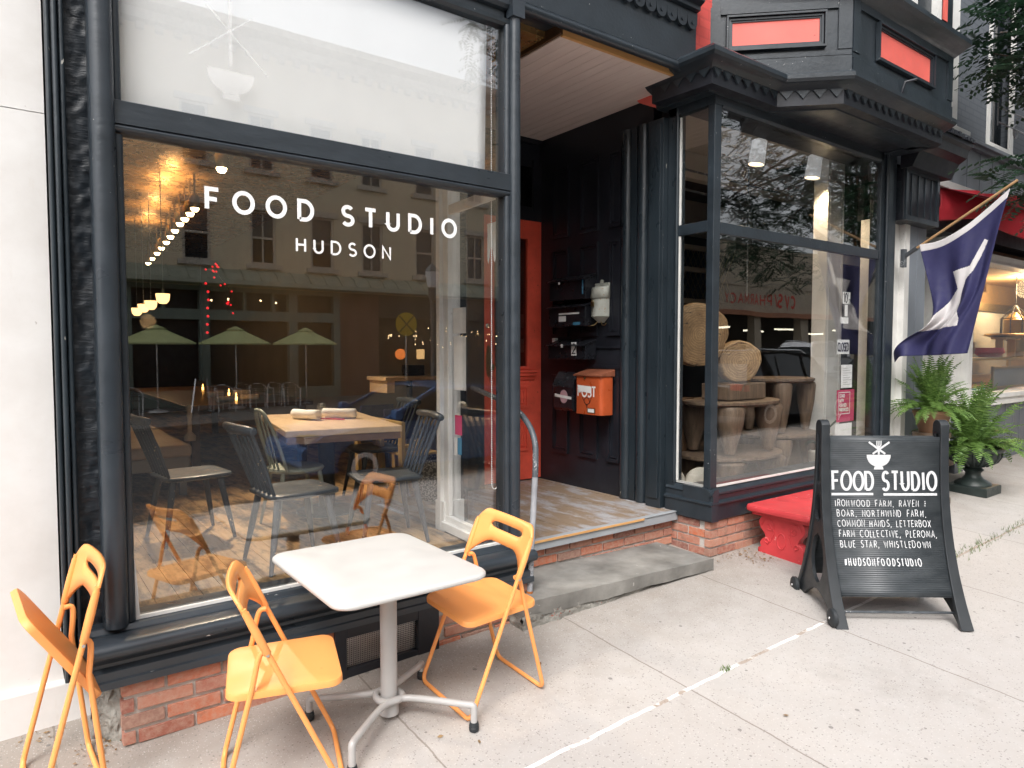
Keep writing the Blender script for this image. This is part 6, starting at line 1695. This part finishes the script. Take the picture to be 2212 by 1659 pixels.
b = MB(); b.bar((2.04, 5.36, 1.352), (2.17, 5.16, 1.352), .014, .012); tag(b.build('red_cutlery', 'bench_red', smooth=0, bevel=.003), 'red cutlery handle lying across the white napkins', 'cutlery')
def spindle_chair(label, mat='spindle'):
    t = thing('spindle_chair', label, 'chair', (0, 0, 0), 'spindle back chairs inside the restaurant')
    b = MB(); ol = [(.21, -.20), (.235, -.15), (.235, .15), (.21, .20), (.0, .22), (-.17, .20), (-.21, .15), (-.21, -.15), (-.17, -.20), (0, -.22)]; n = len(ol)
    b.add([(x * s, y * s, z) for s, z in ((.6, .452), (.94, .458), (1, .452), (1, .435), (.93, .425)) for x, y in ol], [(k * n + i, k * n + (i + 1) % n, (k + 1) * n + (i + 1) % n, (k + 1) * n + i) for k in range(4) for i in range(n)] + [tuple(range(n)), tuple(range(4 * n, 5 * n))])
    b.build('seat', mat, t, smooth=40, bevel=.004)
    for sx, sy in ((1, 1), (1, -1), (-1, 1), (-1, -1)):
        b = MB(); b.tube([(sx * .15, sy * .15, .43), (sx * .19, sy * .185, .2), (sx * .225, sy * .215, 0)], [.022, .019, .012], 10); b.build('leg', mat, t, smooth=50)
    for i in range(6):
        y = -.165 + .33 * i / 5; b = MB(); e = i in (0, 5)
        b.tube([(-.175, y, .44), (-.25, y * 1.12, .66), (-.315, y * 1.2, .83)], [.010, .011 + .003 * e, .008 + .004 * e], 8); b.build('spindle', mat, t, smooth=50)
    b = MB(); b.tube([(-.315 - .03 * (1 - abs(q)) , q * .235, .845) for q in (-1, -.98, -.5, 0, .5, .98, 1)], [.018, .023, .029, .030, .029, .023, .018], 12); b.build('top_rail', mat, t, smooth=60)
    return t
s1 = spindle_chair('dark slate spindle chair left of the maple table, back to the left'); place(s1, (1.41, 4.17, FZ), R(4))
for x, y, rz_, lb in ((1.02, 5.14, 6, 'dark slate spindle chair in front of the taupe bench'), (2.10, 4.28, 170, 'dark blue spindle chair near the textured plant pot'), (2.62, 5.55, 176, 'spindle chair at the far right side of the maple table')):
    place(copy_tree(s1), (x, y, FZ), R(rz_), lb)
t = thing('hoop_back_chair', 'sage green hoop back chair behind the nearest spindle chair', 'chair', (1.60, 5.0, FZ))
b = MB(); b.lathe([(.0001, 1.04), (.20, 1.045), (.21, 1.03), (.20, 1.015)], (1.72, 5.02, 0), 24); b.build('seat', 'sage', t, smooth=40)
b = MB(); b.tube(smooth_path([(1.60, 4.83, 1.04), (1.52, 4.84, 1.30), (1.47, 4.92, 1.45), (1.46, 5.02, 1.47), (1.47, 5.12, 1.45), (1.52, 5.20, 1.30), (1.60, 5.21, 1.04)], 5), .013, 10); b.build('hoop', 'sage', t, smooth=60)
for y in (4.93, 5.02, 5.11):
    b = MB(); b.tube([(1.57, y, 1.04), (1.465, y, 1.46)], .008, 8); b.build('spindle', 'sage', t, smooth=50)
for sx, sy in ((1, 1), (1, -1), (-1, 1), (-1, -1)):
    b = MB(); b.tube([(1.72 + sx * .13, 5.02 + sy * .13, 1.03), (1.72 + sx * .2, 5.02 + sy * .2, .60)], [.018, .011], 8); b.build('leg', 'sage', t, smooth=50)
t = thing('cushioned_bench', 'long taupe cushioned bench by the left wall inside the restaurant', 'bench', (.4, 8, FZ))
b = MB(); b.box(-.6, 1.34, 6.60, 9.7, .95, 1.06); b.build('cushion', 'cushion', t, smooth=0, bevel=.035, seg=4)
b = MB(); b.box(-.6, 1.32, 6.63, 9.7, .84, .95); b.box(1.24, 1.30, 6.66, 6.72, .6, .84); b.box(-.5, -.44, 6.66, 6.72, .6, .84); b.box(1.24, 1.30, 9.5, 9.56, .6, .84); b.build('frame', 'grey_wall_in', t, smooth=0, bevel=.004)
t = thing('long_table', 'long dark wooden table set with candles deep inside the restaurant', 'table', (1.9, 9.2, FZ))
b = MB(); b.box(1.45, 2.75, 7.4, 11.5, 1.30, 1.345); b.build('tabletop', 'dark_wood', t, smooth=0, bevel=.004)
for x, y in ((1.55, 7.5), (2.65, 7.5), (1.55, 11.4), (2.65, 11.4)):
    b = MB(); b.box(x - .04, x + .04, y - .04, y + .04, .6, 1.30); b.build('leg', 'dark_wood', t, smooth=0)
for x, y, lb in ((2.05, 7.85, 'lit candle glass at the near end of the long dark table'), (2.20, 8.75, 'lit candle glass second from the near end of the long dark table'), (2.22, 10.2, 'lit candle glass farthest along the long dark table')):
    t = thing('candle_glass', lb, 'candle', (x, y, 1.345), 'candles on the long table')
    b = MB(); b.lathe([(.030, 1.346), (.035, 1.40), (.033, 1.43)], (x, y, 0), 14); b.build('glass', 'jar', t, smooth=50)
    b = MB(); b.lathe([(.012, 1.352), (.013, 1.385), (.004, 1.40), (.009, 1.412), (.0005, 1.44)], (x, y, 0), 10); b.build('flame', 'candle', t, smooth=50)
for x, y, dx, lb in ((1.92, 7.78, .3, 'rolled napkin left of the nearest candle'), (2.22, 7.95, -.4, 'rolled napkin right of the nearest candle'), (2.02, 8.65, .2, 'rolled napkin left of the second candle'), (2.38, 8.85, -.3, 'rolled napkin right of the second candle')):
    tag(roll((x, y, 1.378), (1, dx, 0), .20, .032).build('napkin_roll', 'linen', smooth=60), lb + ' on the long dark table', 'napkin', 'napkin rolls on the long table')
t = thing('high_table', 'small high wooden counter on a black post near the grey inner wall', 'table', (3.15, 6.05, FZ))
b = MB(); b.box(2.85, 3.44, 5.80, 6.22, 1.615, 1.65); b.box(2.87, 2.95, 5.82, 6.2, 1.50, 1.615); b.build('tabletop', 'maple', t, smooth=0, bevel=.003)
b = MB(); b.tube([(3.2, 6.0, .62), (3.2, 6.0, 1.615)], .03, 12); b.lathe([(.18, .60), (.18, .615), (.04, .64)], (3.2, 6.0, 0), 20); b.build('post', 'iron', t, smooth=50)
b = MB(); b.box(3.18, 3.36, 5.98, 6.12, 1.652, 1.76); tag(b.build('dark_box', 'mail_black', smooth=0, bevel=.006), 'small dark box standing on the high wooden counter', 'box')
for y0, lb in ((5.35, 'pale plywood frame chair nearer the window beyond the maple table'), (5.85, 'pale plywood frame chair farther from the window beyond the maple table')):
    t = thing('plywood_chair', lb, 'chair', (2.85, y0, FZ), 'plywood frame chairs')
    for xx in (2.66, 3.04):
        b = MB()
        f = lambda u, v, d: (d, y0 + u, v)
        for P_ in ([(-.22, .60), (.22, .60), (.22, .67), (-.22, .67)], [(-.22, .67), (-.15, .67), (-.15, 1.30), (-.22, 1.30)], [(.15, .67), (.22, .67), (.26, 1.30), (.19, 1.30)], [(-.15, 1.24), (.19, 1.24), (.19, 1.30), (-.15, 1.30)]): b.prism(P_, f, xx, xx + .035)
        b.build('side_frame', 'plywood', t, smooth=0, bevel=.003)
    b = MB(); b.box(2.695, 3.04, y0 - .2, y0 + .2, 1.00, 1.02); b.build('seat', 'plywood', t, smooth=0, bevel=.003)
    b = MB(); b.box(2.695, 3.04, y0 + .17, y0 + .19, 1.10, 1.38); b.build('backrest', 'flag_blue', t, smooth=0, bevel=.003)
b = MB(); b.lathe([(.12, .602), (.17, .66), (.205, .80), (.21, .93), (.20, .985), (.185, .985), (.19, .92), (.17, .75), (.0001, .70)], (2.98, 5.12, 0), 32); tag(b.build('textured_pot', 'pebble_pot', smooth=60), 'round pebbled stoneware plant pot on the floor by the inner wall', 'pot')
# roller shade, its bead chain, ceiling track lamps, pendant lamps, garland
t = thing('roller_shade', 'white roller shade drawn behind the upper window', 'blind', (1.4, 3.56, 3.9))
b = MB(); b.grid(lambda u, v: (.44 + 1.955 * u - .018 * (1 - v), 3.478 + .003 * math.sin(u * 7), 2.88 + 1.0 * v), 30, 8); b.build('cloth', 'shade', t, smooth=80, solid=.003)
b = MB(); b.tube([(.44, 3.545, 3.90), (2.50, 3.545, 3.90)], .03, 12); b.build('roller', 'shade', t, smooth=50)
b = MB()
for x in (2.452, 2.497):
    b.tube([(x, 3.515, 3.86), (x, 3.515, 1.06)], .0016, 4)
    for i in range(200): b.ball((x, 3.515, 1.06 + i * .014), .0044, 6)
for i in range(1, 12):
    a = math.pi * i / 12; b.ball((2.4745 - .0225 * math.cos(a), 3.515, 1.06 - .035 * math.sin(a)), .0044, 6)
b.build('bead_chain', 'linen', t, smooth=60)
for k, (x, y) in enumerate(((1.66, 6.7), (1.86, 8.75), (1.88, 9.1), (1.90, 9.5), (1.92, 9.9), (1.97, 10.5), (2.02, 11.1), (2.07, 11.7), (2.12, 12.4), (2.17, 13.1), (2.22, 13.9), (2.28, 14.7))):
    t = thing('track_lamp', 'glowing cylinder track lamp under the copper ceiling', 'lamp', (x, y, 3.98), 'track lamps under the tin ceiling')
    t['label'] = ('nearest to the window', 'second from the window', 'third from the window', 'fourth from the window', 'fifth from the window', 'sixth from the window', 'sixth from the far end', 'fifth from the far end', 'fourth from the far end', 'third from the far end', 'next to the far end', 'farthest from the window')[k] + ' of the glowing track lamps under the copper ceiling'
    b = MB(); b.tube([(x, y, 3.98), (x, y, 3.72)], .012, 8); b.lathe([(.045, 3.72), (.055, 3.70), (.058, 3.58), (.05, 3.57)], (x, y, 0), 16); b.build('can', 'brass', t, smooth=40)
    b = MB(); b.lathe([(.0001, 3.60), (.048, 3.576), (.046, 3.558), (.03, 3.53), (.0001, 3.525)], (x, y, 0), 14); b.build('bulb', 'warm_bulb', t, smooth=60)
    if k in (0, 2, 4, 6, 8):
        li = bpy.data.lights.new('track_lamp_light', 'SPOT'); li.energy = 30; li.color = (1, .58, .24); li.spot_size = R(150); li.spot_blend = 1.0; li.shadow_soft_size = .06
        lo = bpy.data.objects.new('track_lamp_light', li); COL.objects.link(lo); lo.location = (x - .18, y, 3.62); lo.rotation_euler = (R(180), 0, 0)
for k, (x, y, z) in enumerate(((1.54, 9.0, 2.56), (1.60, 10.2, 2.55), (1.66, 11.2, 2.56), (1.70, 12.1, 2.55))):
    t = thing('pendant_lamp', ('nearest', 'second nearest', 'third', 'farthest')[k] + ' of the four warm glass bowl pendants hanging deep inside', 'lamp', (x, y, 3.98), 'pendant lamps inside')
    b = MB(); b.tube([(x, y, 3.98), (x, y, z + .02)], .006, 6); b.build('cord', 'iron', t, smooth=50)
    b = MB(); b.lathe([(.0001, z - .11), (.04, z - .105), (.068, z - .07), (.076, z - .02), (.078, z + .01)], (x, y, 0), 20); b.build('shade', 'warm_shade', t, smooth=60)
for x, y, tx, ty, en in ((1.66, 6.62, 2.06, 5.4, 170), (1.60, 6.55, 1.2, 4.1, 130)):  # added fill beams: table from the nearest track lamp, floor in place of daylight
    li = bpy.data.lights.new('table_floor_fill', 'SPOT'); li.energy = en; li.color = (1, .82, .60); li.spot_size = R(62); li.spot_blend = .8; li.shadow_soft_size = .05
    lo = bpy.data.objects.new('table_floor_fill', li); COL.objects.link(lo); lo.location = (x, y, 3.50)
    lo.rotation_euler = (Vector((tx, ty, .9)) - Vector((x, y, 3.50))).to_track_quat('-Z', 'Y').to_euler()
t = thing('berry_garland', 'garland of small red lit balls hanging inside the restaurant', 'garland', (2.2, 9.0, 2.8))
b = MB(); rg = random.Random(9)
pts = [(2.05 + .30 * q + .05 * math.sin(q * 12), 9.0, 2.88 - .35 * q + .16 * math.sin(q * 5)) for q in [i / 18 for i in range(19)]]
for p in pts: b.ball((p[0] + rg.gauss(0, .03), p[1], p[2] + rg.gauss(0, .04)), .013, 8)
for i in range(7): b.ball((2.03 + rg.gauss(0, .015), 9.0, 2.72 - i * .10), .017, 8)
b.build('balls', 'red_bulb', t, smooth=60)
b = MB(); b.tube(pts, .003, 4); b.build('cord', 'iron', t, smooth=60)
b = MB(); rows = [(.0001, 1.06), (.05, 1.06), (.055, 1.10), (.02, 1.14), (.018, 1.26), (.028, 1.30), (.02, 1.33), (.03, 1.36), (.02, 1.395), (.0001, 1.40)]
b.lathe(rows, (1.38, 6.9, 0), 18); tag(b.build('turned_finial', 'opp_trim', smooth=50), 'pale turned wooden finial standing on the cushioned bench end', 'ornament')
li = bpy.data.lights.new('pendant_light', 'POINT'); li.energy = 4; li.color = (1, .6, .28); li.shadow_soft_size = .1
lo = bpy.data.objects.new('pendant_light', li); COL.objects.link(lo); lo.location = (1.62, 10.6, 2.30)
# ------------------------------------------------------------------ the other side of the street (seen mirrored in the windows)
YO = -18.1
OP = thing('buff_building', 'long buff painted brick building across the street with a metal pent roof', 'building', (11, YO, .1))
def po(mb, name, mat, parent=OP, **kw): return mb.build(name, mat, parent, **kw)
XA, XB = -12, 22
b = MB()
wins = [2.55, 5.35, 7.56, 9.73, 11.75, 14.1, 16.6, 19.0, .2, -2.4, -5, -7.6, -10]
wins.sort()
# wall pieces between the openings
lev = ((4.95, 6.85), (8.25, 10.2))
xs_ = [XA]
for x in wins: xs_ += [x - .45, x + .45]
xs_.append(XB)
for i in range(len(xs_) - 1):
    if i % 2 == 0: b.box(xs_[i], xs_[i + 1], YO - .3, YO, 4.1, 12.9)
    else:
        for z0, z1 in ((4.1, 4.95), (6.85, 8.25), (10.2, 12.9)): b.box(xs_[i], xs_[i + 1], YO - .3, YO - .001, z0, z1)
po(b, 'wall', 'opp_brick', smooth=0)
b = MB(); b.box(XA, XB, YO - 8, YO - .32, 0, 12.9); po(b, 'core', 'opp_dark', smooth=0)
for k, x in enumerate(wins):
    for z0, z1 in lev:
        f = MB()
        for (a0, a1, c0, c1) in ((x - .45, x - .36, z0, z1), (x + .36, x + .45, z0, z1), (x - .36, x + .36, z1 - .08, z1), (x - .36, x + .36, (z0 + z1) / 2 - .04, (z0 + z1) / 2 + .04), (x - .36, x + .36, z0, z0 + .08)): f.box(a0, a1, YO - .14, YO - .05, c0, c1)
        if k % 2: f.box(x - .025, x + .025, YO - .14, YO - .06, z0, z1)
        f.box(x - .62, x + .62, YO - .1, YO + .12, z0 - .16, z0); f.box(x - .60, x + .60, YO - .1, YO + .06, z1, z1 + .22)
        w_ = po(f, 'window', 'opp_trim', smooth=0); p = MB(); p.box(x - .36, x + .36, YO - .13, YO - .12, z0, z1); p.build('pane', 'car_glass', w_, smooth=0)
b = MB(); b.profx([(YO, 12.3), (YO + .2, 12.4), (YO + .2, 12.7), (YO + .55, 12.85), (YO + .55, 13.1), (YO - .3, 13.1), (YO - .3, 12.3)], XA, XB)
for i in range(60): b.box(XA + i * .56, XA + i * .56 + .22, YO, YO + .18, 12.1, 12.3)
po(b, 'cornice', 'opp_trim', smooth=0)
b = MB(); b.profx([(YO, 4.72), (YO + .35, 4.56), (YO + .62, 4.30), (YO + .66, 4.15), (YO + .60, 4.12), (YO, 4.12)], XA, XB)
for i in range(58): b.bar((XA + i * .585, YO + .02, 4.735), (XA + i * .585, YO + .36, 4.575), .035); b.bar((XA + i * .585, YO + .36, 4.575), (XA + i * .585, YO + .64, 4.31), .035)
po(b, 'pent_roof', 'opp_roof', smooth=0)
b = MB()
for x in (-11, -8, -5, -2, .9, 3.2, 5.55, 8.6, 10.3): b.box(x - .16, x + .16, YO - .3, YO - .02, 0, 4.12)
b.box(XA, 10.4, YO - .3, YO - .03, 2.95, 3.3); b.box(XA, 10.4, YO - .29, YO - .04, 3.95, 4.12); b.box(XA, 10.4, YO - .29, YO - .04, 0, .55)
for x in (1.9, 4.3, 6.9, 7.9): b.box(x - .05, x + .05, YO - .28, YO - .05, 3.3, 3.95)
po(b, 'shopfront', 'opp_green', smooth=0)
b = MB(); b.box(10.4, 12.0, YO - .29, YO - .01, 0, 4.12); po(b, 'brick_pier', 'brick_pier' if 'brick_pier' in M else M.setdefault('brick_pier', brick_tex_mat('brown_brick', (.25, .11, .07), (.2, .09, .06), (.25, .2, .17))), smooth=0)
b = MB(); b.box(12, XB, YO - .29, YO - .04, 3.2, 4.12); b.box(12, XB, YO - .29, YO - .04, 0, .7); b.box(15.5, 15.8, YO - .28, YO - .03, .7, 3.2); b.box(19, 19.3, YO - .28, YO - .03, .7, 3.2); po(b, 'second_shopfront', 'dark', smooth=0)
b = MB(); rg = random.Random(4)
for i in range(46): b.ball((rg.uniform(12.2, 18.5), YO - .1 - rg.uniform(0, .1), rg.gauss(2.45, .22)), .022, 6)
for i in range(5): b.ball((5.8 + i * .55, YO - .1, 3.62 + .06 * (i % 2)), .04, 6)
po(b, 'lit_bulb', 'warm_bulb', smooth=60)
b = MB(); b.ball((13.0, YO - .12, 1.75), .22, 12); po(b, 'orange_globe', M.setdefault('orange_globe', glow('orange_lit_globe', (1, .25, .05), 1.2)), smooth=60)
b = MB(); b.box(13.75, 14.1, YO - .14, YO - .1, 1.55, 1.95); po(b, 'lamp_shade', 'warm_shade', smooth=0)
# parasols, chairs, lamp post on the far pavement
def umbrella(label, x, y, g):
    t = thing('patio_umbrella', label, 'umbrella', (x, y, g), 'parasols across the street')
    b = MB(); n = 8; R0 = 1.12
    vs = [(x, y, g + 2.62)] + [(x + r * math.cos(math.pi * 2 * i / n), y + r * math.sin(math.pi * 2 * i / n), g + z) for r, z in ((.3, 2.50), (R0, 2.12), (R0, 2.07)) for i in range(n)]
    b.add(vs, [(0, 1 + i, 1 + (i + 1) % n) for i in range(n)] + [(1 + k * n + i, 1 + (k + 1) * n + i, 1 + (k + 1) * n + (i + 1) % n, 1 + k * n + (i + 1) % n) for k in range(2) for i in range(n)])
    b.lathe([(.30, 2.54), (.02, 2.66)], (x, y, g), 8); b.build('canopy', 'umb', t, smooth=0)
    b = MB(); b.tube([(x, y, g + .05), (x, y, g + 2.6)], .025, 10); b.build('pole', 'alu', t, smooth=50)
    b = MB(); b.lathe([(.28, 0), (.26, .05), (.05, .09)], (x, y, g), 20); b.build('base', 'lamp_white', t, smooth=50)
for x, lb in ((3.75, 'lime parasol mirrored at the left edge of the restaurant window'), (6.05, 'lime parasol mirrored between the other two'), (8.35, 'lime parasol mirrored nearest the flag post')): umbrella(lb, x, -16.2, .02)
def alu_chair(label, x, y, g, rz_):
    t = thing('cafe_chair', label, 'chair', (0, 0, 0), 'aluminium chairs across the street')
    b = MB(); b.box(-.22, .22, -.22, .22, .43, .45); b.build('seat', 'alu', t, smooth=0)
    b = MB()
    for i in range(5): z = .55 + i * .06; b.tube([(.24 * math.cos(R(a)), .24 * math.sin(R(a)), z) for a in range(20, 161, 14)], .014, 6)
    b.build('backrest', 'car_glass', t, smooth=50)
    b = MB(); b.tube([(.27, -.2, .64)] + [(.27 * math.cos(R(a)), .27 * math.sin(R(a)), .64 + .17 * math.sin(R(a))) for a in range(0, 181, 15)] + [(-.27, -.2, .64)], .017, 8)
    for sx in (-1, 1): b.tube([(sx * .27, -.2, .64), (sx * .25, -.24, 0)], .019, 8); b.tube([(sx * .22, .2, .7), (sx * .24, .28, 0)], .019, 8)
    b.build('frame', 'lamp_white', t, smooth=50); return place(t, (x, y, g), rz_)
base = alu_chair('aluminium cafe chair mirrored at the far left edge of the window', 2.9, -15.2, .02, R(180))
for x, y, r_, lb in ((5.45, -15.3, 175, 'leftmost aluminium chair of the group mirrored by the chalk easel'), (5.2, -15.9, 150, 'aluminium chair behind that leftmost one'), (6.55, -15.6, 190, 'front aluminium chair of the middle mirrored pair'), (6.3, -16.2, 160, 'rear aluminium chair of the middle mirrored pair'), (7.6, -15.6, 185, 'front aluminium chair of the right mirrored pair'), (7.35, -16.2, 165, 'rear aluminium chair of the right mirrored pair')):
    place(copy_tree(base), (x, y, .02), R(r_), lb)
t = thing('chalk_easel', 'dark folding chalk easel on the far pavement', 'sign', (4.75, -15.0, .02))
b = MB(); b.bar((4.45, -15.0, .05), (4.62, -15.2, 1.05), .04); b.bar((4.95, -15.0, .05), (4.92, -15.2, 1.05), .04); b.bar((4.55, -15.5, .05), (4.62, -15.2, 1.05), .04); b.bar((5.0, -15.5, .05), (4.92, -15.2, 1.05), .04); b.build('frame', 'alu', t, smooth=0)
b = MB(); b.add([(4.50, -15.05, .25), (4.95, -15.05, .25), (4.91, -15.19, 1.0), (4.62, -15.19, 1.0)], [(0, 1, 2, 3)]); b.build('board', 'dark_wood', t, smooth=0, solid=.01)
t = thing('street_lamp', 'old fashioned street lamp post across the road', 'street lamp', (11.6, -13.2, .1))
b = MB(); b.tube([(11.6, -13.2, z) for z in (.05, .5, .6, 3.6)], [.14, .12, .07, .06], 12); b.build('post', 'iron', t, smooth=50)
b = MB(); b.lathe([(.09, 3.55), (.12, 3.7), (.14, 3.95), (.16, 4.0)], (11.6, -13.2, 0), 8); b.lathe([(.26, 4.52), (.2, 4.62), (.03, 4.8)], (11.6, -13.2, 0), 8); b.build('lantern_frame', 'iron', t, smooth=0)
b = MB(); b.lathe([(.15, 4.0), (.24, 4.52)], (11.6, -13.2, 0), 8); b.build('lantern_glass', 'lamp_white', t, smooth=0)
t = thing('crossing_sign', 'round yellow railway crossing sign on a post across the road', 'sign', (10.5, -13.0, .05))
b = MB(); b.tube([(10.5, -13.0, .05), (10.5, -13.0, 2.9)], .03, 8); b.build('post', 'alu', t, smooth=50)
b = MB(); b.prism(A(10.5, 2.75, .38, .38, 0, 360, 24)[:-1], lambda u, v, d: (u, d, v), -12.96, -12.95); b.build('plate', 'yellow', t, smooth=0)
b = MB(); b.bar((10.25, -12.945, 2.5), (10.75, -12.945, 3.0), .004, .05); b.bar((10.25, -12.943, 3.0), (10.75, -12.943, 2.5), .004, .05); b.build('cross', 'ink', t, smooth=0)
# drugstore further along
PH = thing('drugstore', 'beige stucco drugstore across the street with a terracotta band and red lettering', 'building', (36, -15.5, .6))
YP = -15.6
b = MB(); b.box(22.2, 62, YP - 10, YP, 4.6, 7.6); b.box(22.2, 27.5, YP - 10, YP, .2, 4.6)
for x in (33.2, 38, 43.5, 50): b.box(x - .35, x + .35, YP - .5, YP - .02, .2, 4.6)
b.box(27.5, 62, YP - .5, YP - .03, .2, 1.3); b.build('wall', 'beige', PH, smooth=0)
b = MB(); b.box(22.2, 62, YP, YP + .35, 3.75, 4.0); b.build('ledge', 'terra_band', PH, smooth=0)
b = MB(); b.box(22.2, 62, YP, YP + .06, 4.0, 5.35); b.box(22.2, 62, YP, YP + .12, 5.35, 5.6); b.build('band', 'beige', PH, smooth=0)
b = MB(); b.box(27.5, 62, YP - 4, YP - 3.9, .2, 4.6); b.box(27.5, 62, YP - 4, YP, 4.4, 4.6); b.build('interior', 'tan_wall_in', PH, smooth=0)
b = MB()
for i in range(9): b.box(28.5 + i * 3.4, 30.7 + i * 3.4, YP - 2.5, YP - 2.42, 3.0 + .2 * (i % 2), 3.1 + .2 * (i % 2))
b.build('lit_tube', 'tube_light', PH, smooth=0)
fp = lambda u, v, d: (u, YP + .07 + d, v)
fpm = lambda u, v, d: (2 * 33.0 - u, YP + .07 + d, v)
fsg = lambda u, v, d: (2 * 26.9 - u, YP + .09 + d, v)
b = MB(); text(b, 'CVS', 29.2, 4.35, .62, fpm, .15, total=1.9); text(b, '/', 31.2, 4.35, .62, fpm, .08); text(b, 'PHARMACY', 31.7, 4.4, .5, fpm, .08, total=4.2); b.build('red_lettering', M.setdefault('sign_red', plain('sign_red', (.75, .06, .03), .5)), PH, smooth=0)
b = MB(); b.box(25.7, 28.1, YP + .07, YP + .08, 4.0, 5.1); s_ = b.build('wall_sign', 'paper', PH, smooth=0)
b = MB(); text(b, 'CVS', 25.95, 4.48, .45, fsg, .10, total=1.7); text(b, 'PHARMACY', 25.95, 4.12, .22, fsg, .04, total=1.8); b.build('lettering', 'sign_red', s_, smooth=0)
# rows of houses beyond, so the street is closed
for nm, lb, x0, x1, y, h, mt in (('brick_house', 'red brick building far left across the street', -40, -12.3, -18.2, 11, 'brick_pier'), ('stucco_house', 'dark painted building far along the opposite side', 62.5, 100, -15.8, 9, 'siding')):
    t = thing(nm, lb, 'building', ((x0 + x1) / 2, y, 0)); b = MB(); b.box(x0, x1, y - 8, y, -1, h); b.build('wall', mt, t, smooth=0)
    for i in range(int((x1 - x0) / 3) if nm == 'brick_house' else 0):
        for z in (1.2, 4.6, 7.4):
            if z + 1.9 < h: b = MB(); b.box(x0 + 1 + i * 3, x0 + 2 + i * 3, y, y + .03, z, z + 1.8); b.build('window', 'car_glass', t, smooth=0)

# ------------------------------------------------------------------ parked cars (mirrored in the glass)
def car(name, label, mat, x, y, rz_, kind='suv', L=4.6, Hh=1.68):
    t = thing(name, label, 'car', (0, 0, 0), 'parked cars')
    W2 = .90
    if kind == 'suv':
        body = [(-2.25, .38), (-2.30, .62), (-2.26, .95), (-2.18, 1.02), (-1.0, 1.05), (1.15, 1.02), (2.05, .88), (2.28, .70), (2.30, .42), (2.2, .30), (-2.1, .30)]
        roof = [(-2.18, 1.02), (-2.0, 1.45), (-1.75, 1.66), (-.6, 1.70), (.35, 1.60), (1.20, 1.03)]
    else:
        body = [(-2.25, .36), (-2.30, .60), (-2.22, .92), (-1.5, .97), (1.05, .95), (2.0, .80), (2.28, .62), (2.30, .38), (2.2, .28), (-2.1, .28)]
        roof = [(-1.75, .96), (-1.0, 1.36), (-.5, 1.44), (.2, 1.40), (1.15, .94)]
    def sect(u, v): return 1 - .10 * max(0, (v - .7)) - .18 * max(0, abs(u) - 1.9) ** 1.0
    b = MB(); n = len(body); vs = []
    for s, k in ((-1, .93), (-1, 1.0), (1, 1.0), (1, .93)):
        for (u, v) in body: vs.append((u, s * W2 * k * sect(u, v), v * (1 if k == 1 else .985) + (.01 if k != 1 else 0)))
    b.add(vs, [(k * n + i, k * n + (i + 1) % n, (k + 1) * n + (i + 1) % n, (k + 1) * n + i) for k in range(3) for i in range(n)] + [tuple(range(n)), tuple(range(3 * n, 4 * n))]); b.build('body', mat, t, smooth=40, bevel=.03)
    b = MB(); m = len(roof); tw = lambda v: W2 * (.97 - .26 * (v - .95))
    vs = [(u, s * tw(v), v) for s in (-1, 1) for u, v in roof]
    b.add(vs, [tuple(range(m)), tuple(range(m, 2 * m))] + [(i, (i + 1) % m, m + (i + 1) % m, m + i) for i in range(m)]); b.build('windows', 'car_glass', t, smooth=0)
    b = MB(); top = [q for q in roof if q[1] > 1.3]
    b.add([(u, s * (tw(v) + .004), v + .012) for s in (-1, 1) for u, v in top], [(i, i + 1, len(top) + i + 1, len(top) + i) for i in range(len(top) - 1)])
    for s in (-1, 1):
        for q0, q1 in zip(roof[:-1], roof[1:]): b.bar((q0[0], s * tw(q0[1]), q0[1]), (q1[0], s * tw(q1[1]), q1[1]), .05, .05)
        for u in (-.95, .12): b.bar((u, s * tw(1.0), 1.0), (u - .05, s * tw(1.6 if kind == 'suv' else 1.38), 1.6 if kind == 'suv' else 1.38), .06, .04)
    b.build('roof', mat, t, smooth=0)
    if kind == 'suv':
        for s in (-1, 1): b = MB(); b.tube([(-1.7, s * .66, 1.70), (-1.6, s * .66, 1.76), (.1, s * .66, 1.74), (.3, s * .66, 1.64)], .02, 8); b.build('roof_rail', 'chrome', t, smooth=50)
    for u in (-1.4, 1.42):
        for s in (-1, 1):
            o = MB(); o.lathe([(.20, -.11), (.33, -.11), (.355, -.06), (.355, .06), (.33, .11), (.20, .11)], (u, s * .80, .34), 22, axis='y'); w_ = o.build('wheel', 'rubber', t, smooth=40)
            o = MB(); o.lathe([(.0001, -.10), (.21, -.115), (.22, .115), (.0001, .10)], (u, s * .80, .34), 12, axis='y'); o.build('rim', 'lamp_white', w_, smooth=0)
    for s in (-1, 1):
        b = MB(); b.box(-2.27, -2.02, s * .62 - .16, s * .62 + .16, .86, 1.02); b.build('tail_light', 'red_tail', t, smooth=0, bevel=.02)
        b = MB(); b.box(1.98, 2.24, s * .60 - .17, s * .60 + .17, .68, .80); b.build('headlight', 'chrome', t, smooth=0, bevel=.02)
        b = MB(); b.obox((.95, s * .98, 1.06), .12, .18, .14, Matrix.Identity(3)); b.build('mirror', mat, t, smooth=0, bevel=.03)
    return place(t, (x, y, rz(x) + .02), rz_)
car('parked_sedan', 'dark blue sedan parked at the kerb behind the viewer', 'blue_car', 5.5, -3.0, math.pi, 'sedan')
car('parked_suv', 'black estate car with chrome roof rails parked at the near kerb', 'black_car', 14.9, -3.0, 0)
car('parked_suv', 'silver sport utility car parked across the street by the drugstore', 'silver_car', 31.2, -11.0, 0)
car('parked_sedan', 'dark sedan with red lights parked farther along the near kerb', 'black_car', 20.8, -3.0, math.pi, 'sedan')
